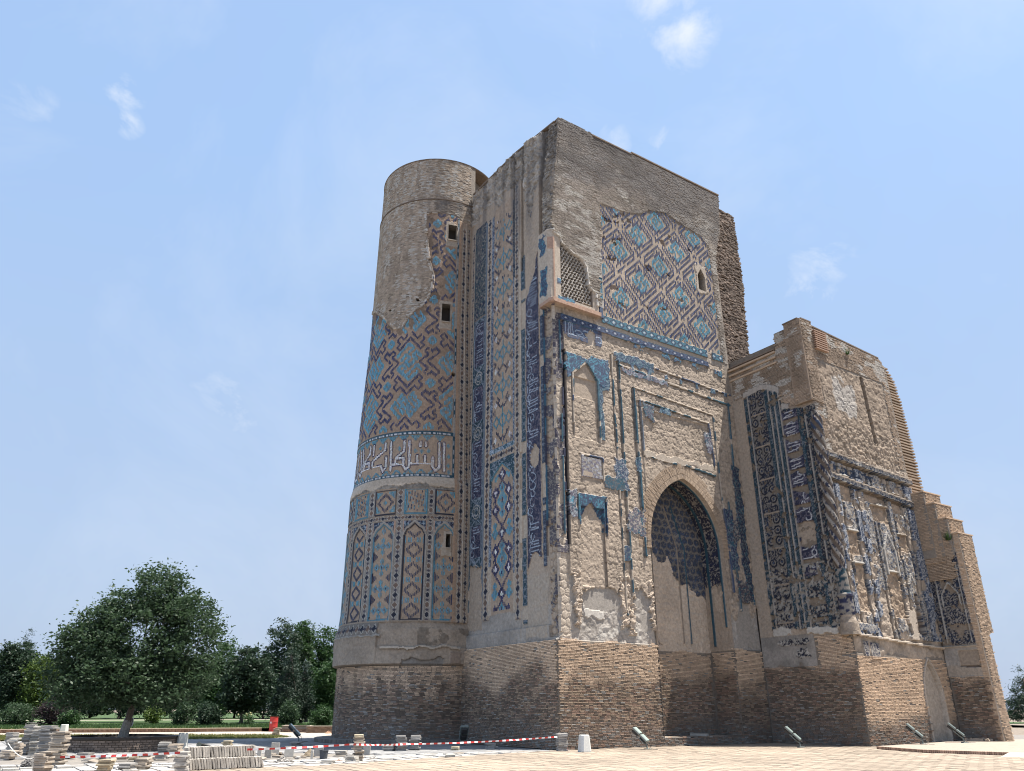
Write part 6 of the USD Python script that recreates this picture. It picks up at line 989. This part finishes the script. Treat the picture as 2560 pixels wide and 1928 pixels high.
BR = thing('red_barrel', 'red steel drum standing before the brick kerb wall', 'barrel', (-19.6, 69.0, 0), 20); prof = [(0.0, 0.02), (0.33, 0.02), (0.34, 0.0), (0.34, 0.04), (0.325, 0.05), (0.325, 0.36), (0.345, 0.39), (0.325, 0.42), (0.325, 0.72), (0.345, 0.75), (0.325, 0.78), (0.325, 1.06), (0.34, 1.08), (0.34, 1.1), (0.31, 1.1), (0.31, 1.05), (0.0, 1.05)]
mesh('drum', lathe(prof, 32), 'red_paint', BR, smooth=40); mesh('label_patch', box((-0.24, -0.23, 0.68), (0.1, 0.01, 0.14), -45), 'white_paint', BR)
for x_ in (0.12, -0.14): mesh('bung', (lathe([(0.0, 1.075), (0.035, 1.075), (0.035, 1.05)], 12)[0] + [x_, 0.1, 0], lathe([(0.0, 1.075), (0.035, 1.075), (0.035, 1.05)], 12)[1]), 'dark_metal', BR)

# ================================================================ FLOODLIGHTS
def floodlight(label, x, y, rz, z=0.0, src=None):
    if src: return copy_of(src, 'floodlight', label, 'floodlight', (x, y, z), rz)
    t = thing('floodlight', label, 'floodlight', (x, y, z), rz)
    mesh('base_plate', bevel_box((0.02, 0, 0.02), (0.34, 0.24, 0.04), 0.01), 'lamp_metal', t); mesh('post', tubes(np.array([[0.0, 0, 0.03], [-0.02, 0, 0.2], [-0.1, 0, 0.3]]), 0.035, 8), 'lamp_metal', t)
    for e in (-0.2, 0.2): mesh('bracket_arm', tubes(np.array([[-0.06, e * 0.5, 0.22], [-0.2, e, 0.36], [-0.42, e, 0.58]]), 0.018, 6), 'lamp_metal', t)
    a = math.radians(43); ca_, sa_ = math.cos(a), math.sin(a); Rm = np.array([[-ca_, 0, -sa_], [0, 1, 0], [sa_, 0, -ca_]])
    for k in range(2):
        d0_ = 0.1 + k * 0.45; c_ = np.array([-d0_ * ca_ - 0.16 * ca_, 0, 0.2 + d0_ * sa_ + 0.16 * sa_]) + np.array([sa_, 0, ca_]) * 0.12
        for nm, s_, off, mt in (('lamp_housing', (0.42, 0.44, 0.1), 0.0, 'lamp_metal'), ('lamp_glass', (0.37, 0.39, 0.02), 0.058, 'lamp_glass')):
            v, f = bevel_box((0, 0, 0), s_, 0.02 if nm == 'lamp_housing' else 0.004); Rt = np.column_stack([[-ca_, 0, sa_], [0, 1, 0], [sa_, 0, ca_]]); mesh(nm, (v @ Rt.T + c_ + np.array([sa_, 0, ca_]) * off, f), mt, t)
        v, f = bevel_box((0, 0, 0), (0.32, 0.3, 0.12), 0.03); mesh('ballast_box', (v @ np.column_stack([[-ca_, 0, sa_], [0, 1, 0], [sa_, 0, ca_]]).T + c_ - np.array([sa_, 0, ca_]) * 0.11, f), 'dark_metal', t)
    mesh('cable', tubes(np.array([[-0.08, 0.05, 0.3], [0.1, 0.08, 0.28], [0.16, 0.05, 0.12], [0.1, 0.0, 0.04], [0.3, -0.05, 0.015], [0.5, -0.02, 0.012]]), 0.012, 5), 'dark_metal', t); return t
fl = floodlight('twin panel floodlight leaning in front of the sunlit wall left of the niche', 6.25, 39.2, -26)
floodlight('twin panel floodlight in the shade at the dark side wall of the wing', 13.95, 41.0, -24, 0, fl); floodlight('twin panel floodlight on the apron before the sunlit wing wall', 20.2, 41.6, -28, 0.12, fl); floodlight('twin panel floodlight on the apron by the walled up doorway', 23.2, 43.4, -26, 0.12, fl)
floodlight('twin panel floodlight seen nearly edge on, on the shaded pavement left of the tower', -12.1, 48.0, 6, 0, fl); floodlight('twin panel floodlight in deep shade where tower and west wall meet', -2.5, 43.2, 100, 0, fl)

# ================================================================ LOOSE PAVING STONES
def gpt(px, py, z=0.0):
    x, y = (px - 1280) / 1920.0, -(py - 964) / 1920.0; c_, s_ = math.cos(PIT), math.sin(PIT); d = np.array([x, c_ - y * s_, s_ + y * c_]); return d[:2] * (z - HC) / d[2]
STONE = {'warm': np.array([0.33, 0.28, 0.225]), 'grey': np.array([0.27, 0.255, 0.235]), 'pale': np.array([0.36, 0.338, 0.3]), 'sand': np.array([0.37, 0.315, 0.225])}
def slab(c_, s_, rz, tilt, tone, label, group):
    t = thing('paving_stone', label, 'paving stone', c_, rz, group); v, f = bevel_box((0, 0, 0), s_, min(s_) * 0.12); v = v + rng.uniform(-0.006, 0.006, v.shape)
    if tilt: v = v @ trimesh.transformations.euler_matrix(*tilt)[:3, :3].T
    mesh('stone', (v, f), 'stone', t, np.tile(tone * rng.uniform(0.75, 1.2), (len(v), 1)))
def stack(x0, x1, yt, yb, label, tone='grey', th=0.065, rag=0.03, depth=None, tops=None):
    p = gpt((x0 + x1) / 2, yb); d = np.hypot(*p) * 0 + p[1]; w_ = (x1 - x0) / 2083.0 * d; h = (yb - yt) / 2083.0 * d; n = max(1, int(round(h / th))); e = h / n; dep = depth or w_ * 0.9; rz0 = rng.uniform(-12, 12); z = 0.0
    for k in range(n):
        hh = e * rng.uniform(0.85, 1.1); tn = STONE[tone] if not (tops and k >= n - 2) else STONE[tops]; i_ = n - 1 - k; lb = ('loose paving stone, the ' if n == 1 else f'{ORD[i_]} stone down in the ') + label
        slab((p[0] + rng.normal(0, rag), p[1] + dep / 2 + rng.normal(0, rag), z + hh / 2), (w_ * rng.uniform(0.82, 1.02), dep * rng.uniform(0.9, 1.05), hh * 0.93), rz0 + rng.normal(0, 5), None, tn, lb, 'loose stones of the ' + label); z += hh
L_ = ''
ORD = 'topmost second third fourth fifth sixth seventh eighth ninth tenth eleventh twelfth thirteenth fourteenth fifteenth sixteenth seventeenth eighteenth nineteenth twentieth twenty-first twenty-second twenty-third twenty-fourth twenty-fifth twenty-sixth twenty-seventh'.split()
for a in ((44, 67, 1820, 1888, L_ + 'tall grey stack at the back of the left pile', 'grey'), (66, 86, 1822, 1889, L_ + 'second tall stack of the left pile', 'pale'), (85, 118, 1822, 1892, L_ + 'third broad stack of the left pile', 'grey'), (112, 147, 1838, 1914, L_ + 'tall stack at the right end of the left pile', 'warm'), (78, 112, 1886, 1934, L_ + 'short front stack before the left pile', 'warm'),
          (8, 32, 1850, 1892, L_ + 'low stack at the left frame edge', 'pale'), (28, 46, 1862, 1894, L_ + 'low stack beside the tall grey stack', 'warm'), (10, 32, 1833, 1856, L_ + 'small dark stack behind the left pile', 'grey'), (140, 160, 1832, 1866, L_ + 'slim stack behind the right end of the left pile', 'warm'), (55, 97, 1808, 1822, L_ + 'flat layer lying farther behind the left pile', 'grey'), (-6, 24, 1880, 1898, L_ + 'flat heap at the left frame edge', 'warm'),
          (391, 420, 1858, 1882, L_ + 'grey stack before the planter right side', 'grey'), (415, 445, 1862, 1883, L_ + 'tilted looking stack beside the planter bin', 'warm'), (427, 460, 1886, 1930, L_ + 'stack at the left end of the leaning tile rows', 'pale'), (331, 365, 1898, 1924, L_ + 'brown stack on the white slabs', 'warm'), (293, 327, 1911, 1927, L_ + 'low stack at the bottom left of the brown one', 'grey'), (238, 271, 1902, 1932, L_ + 'stack at the bottom edge right of the left pile', 'sand'),
          (241, 266, 1891, 1902, L_ + 'first low row beyond the tape', 'grey'), (288, 316, 1889, 1900, L_ + 'second low row beyond the tape', 'warm'), (318, 342, 1887, 1901, L_ + 'third low row beyond the tape', 'sand'), (347, 371, 1886, 1898, L_ + 'fourth low row beyond the tape', 'warm'), (380, 412, 1886, 1898, L_ + 'fifth low row beyond the tape', 'pale'),
          (554, 576, 1853, 1867, L_ + 'small yellowish stack behind the leaning tiles', 'sand'), (681, 696, 1821, 1840, L_ + 'small stack on the dry grass strip', 'warm'), (726, 751, 1855, 1869, L_ + 'flat stack under the left floodlight', 'grey'),
          (862, 892, 1893, 1906, L_ + 'block at the foot of the tall middle stack', 'pale'), (804, 834, 1901, 1909, L_ + 'single flat stone lying left of the tall middle stack', 'pale'), (834, 862, 1878, 1888, L_ + 'flat pale pair left of the tall middle stack', 'pale'),
          (988, 1014, 1843, 1878, L_ + 'shaded stack before the tower base', 'grey'), (1024, 1048, 1842, 1876, L_ + 'right hand shaded stack before the tower base', 'grey'), (958, 985, 1866, 1878, L_ + 'low shaded heap before the tower base', 'grey'), (1128, 1147, 1867, 1876, L_ + 'single tan block lying in the shade', 'sand'), (1214, 1240, 1860, 1873, L_ + 'small grey heap near the corner of the palace', 'grey'), (1110, 1139, 1887, 1893, L_ + 'single flat stone on the sunny paving', 'pale'), (190, 222, 1884, 1893, L_ + 'flat heap right of the left pile', 'grey'), (205, 232, 1897, 1904, L_ + 'flat pale heap beside the tape start', 'pale')):
    stack(*a)
stack(880, 905, 1843, 1903, L_ + 'tall ragged stack in the middle of the works', 'warm', 0.05, 0.025, None, 'sand')
stack(1393, 1419, 1839, 1878, L_ + 'stack tied with tape at the palace corner', 'grey', 0.075, 0.008)
# slabs set upright
for k, (x0, x1, yt, yb, lb) in enumerate(((619, 632, 1873, 1890, 'narrow upright slab nearest the leaning tiles'), (641, 651, 1872, 1896, 'slim pale upright slab right of the leaning tiles'), (660, 676, 1872, 1896, 'broad pale upright slab right of the leaning tiles'), (676, 696, 1860, 1886, 'tall grey upright slab standing behind the others'), (710, 733, 1869, 1893, 'square pale upright slab left of the dark bucket'), (784, 806, 1867, 1891, 'speckled upright slab right behind the dark bucket'), (907, 924, 1863, 1888, 'clean pale upright slab right of the tall middle stack'), (775, 781, 1878, 1898, 'stubby little upright stone left of the dark bucket'))):
    p = gpt((x0 + x1) / 2, yb); d = p[1]; slab((p[0], p[1] + 0.05, (yb - yt) / 2083 * d / 2), ((x1 - x0) / 2083 * d, 0.06, (yb - yt) / 2083 * d), rng.uniform(-14, 14), (rng.uniform(-0.08, 0.02), 0, 0), STONE['pale'], 'upright paving slab: ' + lb if False else lb, None)
# two tiers of thin tiles leaning like books
for tier, (x0, x1, yb, n, lb) in enumerate(((462, 648, 1922, 27, 'thin stone tile leaning in the lower tier of the tile rows'), (452, 624, 1925, 25, 'thin stone tile leaning in the upper tier of the tile rows'))):
    p0, p1 = gpt(x0, 1927), gpt(x1, 1918.5); t = (p1 - p0); L = np.hypot(*t); rz = math.degrees(math.atan2(t[1], t[0]))
    for k in range(n):
        q = p0 + t * (k + 0.5) / n; th_ = L / n * 0.8
        slab((q[0], q[1] + 0.16 + (0.05 if tier else 0), 0.165 + tier * 0.325), (th_, 0.32, 0.315), rz + rng.normal(0, 2.5), (0.0, -0.24 + rng.normal(0, 0.03) - (0.12 if (k % 9) == 8 else 0), 0), np.array([0.345, 0.315, 0.275]), f'{ORD[k] if k else "leftmost"} thin stone tile from the left in the {("lower", "upper")[tier]} leaning row', ('tiles of the lower leaning tier', 'tiles of the upper leaning tier')[tier])
# broken slabs lying in the stripped bed
for k in range(70):
    q = np.array([rng.uniform(-19, -4.6), rng.uniform(29, 37)])
    if not TRENCH.buffer(-0.3).contains(shapely.geometry.Point(q)): continue
    slab((q[0], q[1], 0.01), (rng.uniform(0.15, 0.5), rng.uniform(0.12, 0.35), rng.uniform(0.04, 0.09)), rng.uniform(0, 180), (rng.normal(0, 0.12), rng.normal(0, 0.12), 0), STONE[rng.choice(['grey', 'warm'])] * 0.9, 'broken paving stone lying in the stripped soil bed', 'broken stones in the soil bed')
def heap(px, py, wpx, h, label, tone, seed, name='rubble_heap', n=60, sz_=0.07):
    p = gpt(px, py); r = np.random.default_rng(seed); w_ = wpx / 2083 * p[1] / 2; t = thing(name, label, 'heap', (p[0], p[1] + w_ * 0.4, 0)); g = np.linspace(-1, 1, 17); gx, gy = np.meshgrid(g, g); rr = np.hypot(gx, gy); gz = h * np.clip(1 - rr, 0, 1) ** 0.9 * (0.75 + 0.5 * fbm(np.stack([gx * 3, gy * 3, gx * 0 + seed], -1), 3, seed)) - 0.02 + 0 * gx
    idx = np.arange(289).reshape(17, 17); mesh('mound', (np.stack([gx * w_, gy * w_ * 0.8, gz], -1).reshape(-1, 3), np.stack([idx[:-1, :-1], idx[:-1, 1:], idx[1:, 1:], idx[1:, :-1]], -1).reshape(-1, 4)), 'soil', t, tone * 0.9); P_ = []
    for _ in range(n):
        a, q = r.uniform(0, 6.28), r.random() ** 0.7; s_ = sz_ * r.uniform(0.4, 1.2); P_.append(box((math.cos(a) * q * w_, math.sin(a) * q * w_ * 0.8, h * (1 - q) * 0.95 + 0.01), (s_, s_ * 0.8, s_ * 0.6), r.uniform(0, 180), (r.normal(0, 0.4), r.normal(0, 0.4), 0), s_ * 0.15))
    mesh('rubble', join(P_), 'stone', t, tone, kind='stuff')
heap(707, 1907, 50, 0.17, 'small heap of grey mortar rubble on the new slabs', np.array([0.27, 0.25, 0.225]), 1); heap(772, 1889, 30, 0.3, 'heap of brown sand left of the dark bucket', np.array([0.24, 0.19, 0.13]), 2, 'sand_heap', 12, 0.04); heap(66, 1917, 30, 0.3, 'dark heap of broken stones beside the front stack', np.array([0.16, 0.15, 0.14]), 3, n=50, sz_=0.14); heap(820, 1834, 20, 0.22, 'little reddish earth heap beside the tower left foot', np.array([0.33, 0.2, 0.13]), 4, 'earth_heap', 10, 0.05); heap(845, 1903, 30, 0.05, 'thin spill of reddish brick dust on the paving', np.array([0.25, 0.17, 0.13]), 5, 'dust_spill', 10, 0.03); heap(930, 1897, 26, 0.04, 'thin spill of grey mortar on the sunny paving', np.array([0.22, 0.2, 0.18]), 6, 'mortar_spill', 10, 0.03)
p = gpt(806, 1898); BK = thing('bucket', 'dark rubber builder bucket beside the speckled upright slab', 'bucket', (p[0], p[1] + 0.16, 0)); mesh('bucket_body', lathe([(0.0, 0.01), (0.135, 0.0), (0.16, 0.27), (0.175, 0.28), (0.17, 0.3), (0.15, 0.29), (0.125, 0.04), (0.0, 0.04)], 24), 'bucket_rubber', BK, smooth=40); mesh('handle', tubes(np.array([[0.165 * math.cos(a), 0.02, 0.285 + 0.02 * math.sin(a)] for a in np.linspace(0, math.pi, 9)]), 0.006, 5), 'dark_metal', BK)
p = gpt(508, 1869); GR = thing('angle_grinder', 'black power tool lying on the pavement behind the leaning tiles', 'power tool', (p[0], p[1], 0), 8); mesh('motor_body', tubes(np.array([[-0.1, 0, 0.1], [0.1, 0, 0.09], [0.32, 0.02, 0.06]]), np.array([0.085, 0.075, 0.045]), 10), 'dark_metal', GR, smooth=True); mesh('gear_head', bevel_box((-0.17, 0, 0.11), (0.14, 0.14, 0.2), 0.03), 'dark_metal', GR); v, f = lathe([(0.0, -0.006), (0.12, -0.006), (0.12, 0.006), (0.0, 0.006)], 20); mesh('cutting_disc', (v @ np.array([[1, 0, 0], [0, 0, 1], [0, -1, 0]]).T + [-0.2, -0.09, 0.125], f), 'lamp_metal', GR); mesh('cable', tubes(np.array([[0.32, 0.02, 0.06], [0.5, -0.1, 0.015], [0.8, -0.15, 0.012], [1.1, -0.05, 0.012]]), 0.01, 5), 'dark_metal', GR)
# ---------------------------------------------------------------- barrier tape, rope
def tape(label, pts, wd=0.062, step=0.17):
    t = thing('barrier_tape', label, 'barrier tape'); P3 = []
    for a, b, sag in pts:
        n = max(3, int(np.linalg.norm(np.array(b) - a) / 0.085)); s = np.linspace(0, 1, n + 1)[:-1, None]; P3.append(np.array(a) * (1 - s) + np.array(b) * s - np.array([0, 0, 1]) * sag * 4 * s * (1 - s))
    P3 = np.vstack(P3 + [np.array(pts[-1][1])[None]]); tw = 0.5 * np.sin(np.arange(len(P3)) * 0.21); d = np.gradient(P3, axis=0); d /= np.linalg.norm(d, axis=1, keepdims=True); side = np.cross(d, [0, 0, 1.0]); upv = np.cross(side, d); o = upv * np.cos(tw)[:, None] + side * np.sin(tw)[:, None]
    for nm, mt, par in (('red_stripe', 'red_paint', 0), ('white_stripe', 'white_paint', 1)):
        V_ = [np.array([P3[i] - o[i] * wd / 2, P3[i + 1] - o[i + 1] * wd / 2, P3[i + 1] + o[i + 1] * wd / 2, P3[i] + o[i] * wd / 2]) for i in range(len(P3) - 1) if (i // 2) % 2 == par]
        mesh(nm, (np.vstack(V_), np.arange(len(V_) * 4).reshape(-1, 4)), mt, t, kind='stuff')
def at(px, py, d):   # a point at distance d along y that the photo shows at (px, py)
    x, y = (px - 1280) / 1920.0, -(py - 964) / 1920.0; c_, s_ = math.cos(PIT), math.sin(PIT); r = np.array([x, c_ - y * s_, s_ + y * c_]); return r * d / r[1] + [0, 0, HC]
tape('red and white barrier tape strung from the left stone pile to the leaning tiles', [(at(150, 1893, 25.4), at(450, 1882, 24.6), 0.02)])
tape('long red and white barrier tape strung past the middle stack to the palace corner', [(at(618, 1874, 27.0), at(880, 1861, 28.2), 0.02), (at(880, 1861, 28.2), at(1006, 1861, 31.5), 0.02), (at(1006, 1861, 31.5), at(1393, 1842, 36.0), 0.05)])
tape('short end of barrier tape hanging down the tied stack at the palace corner', [(at(1417, 1842, 36.1), at(1419, 1874, 36.0), -0.0), (at(1419, 1874, 36.0), at(1424, 1877, 35.8), 0.0)])
RP = thing('rope', 'white rope hanging from the left stone pile to the ground', 'rope'); a, b = at(20, 1858, 26.5), at(80, 1897, 24.2); s_ = np.linspace(0, 1, 14)[:, None]; mesh('strand', tubes(a * (1 - s_) + b * s_ - np.array([0, 0, 0.12]) * 4 * s_ * (1 - s_), 0.012, 6), 'white_rope', RP)
def weed(p, h, label, seed):
    r = np.random.default_rng(seed); t = thing('weed_tuft', label, 'weed', p); n = 46; a = r.uniform(0, 6.28, n); L = h * r.uniform(0.5, 1.1, n); o = np.column_stack([np.cos(a), np.sin(a), np.zeros(n)]) * r.uniform(0, h * 0.25, (n, 1)); tip = o + np.column_stack([np.cos(a) * L * 0.6, np.sin(a) * L * 0.6, L]); sd_ = np.column_stack([-np.sin(a), np.cos(a), np.zeros(n)]) * h * 0.06
    mesh('blades', (np.stack([o - sd_, o + sd_, tip], 1).reshape(-1, 3), np.arange(n * 3).reshape(-1, 3)), 'leaf_green', t, kind='stuff')
weed(loc(XU + 4.4, XW - 0.04, 22.6), 0.4, 'small green weed growing high on the upper wall of the wing', 1); weed(loc(EU - 0.1, -7.6, 10.9), 0.5, 'green weed on the broken ledge below the stepped buttress', 2)
# small concrete bench blocks by the niche and rubble by the return wall
bl = loc(9.6, 0.5, 0.39); t = thing('stone_block', 'flat grey stone block lying on the niche step', 'stone block', bl, -33); mesh('block', bevel_box((0, 0, 0.07), (0.9, 0.35, 0.13), 0.02), 'stone', t, np.array([0.3, 0.29, 0.26]))
q = loc(23.0, -7.3, 0.12); heap_ = thing('debris_heap', 'low heap of broken plaster at the foot of the return wall', 'heap', q); P_ = [box((rng.normal(0, 0.5), rng.normal(0, 0.25), 0.06), (rng.uniform(0.1, 0.4), 0.2, 0.14), rng.uniform(0, 180), (rng.normal(0, 0.3), 0, 0), 0.03) for _ in range(26)]; mesh('rubble', join(P_), 'stone', heap_, TAN * 0.8, kind='stuff')
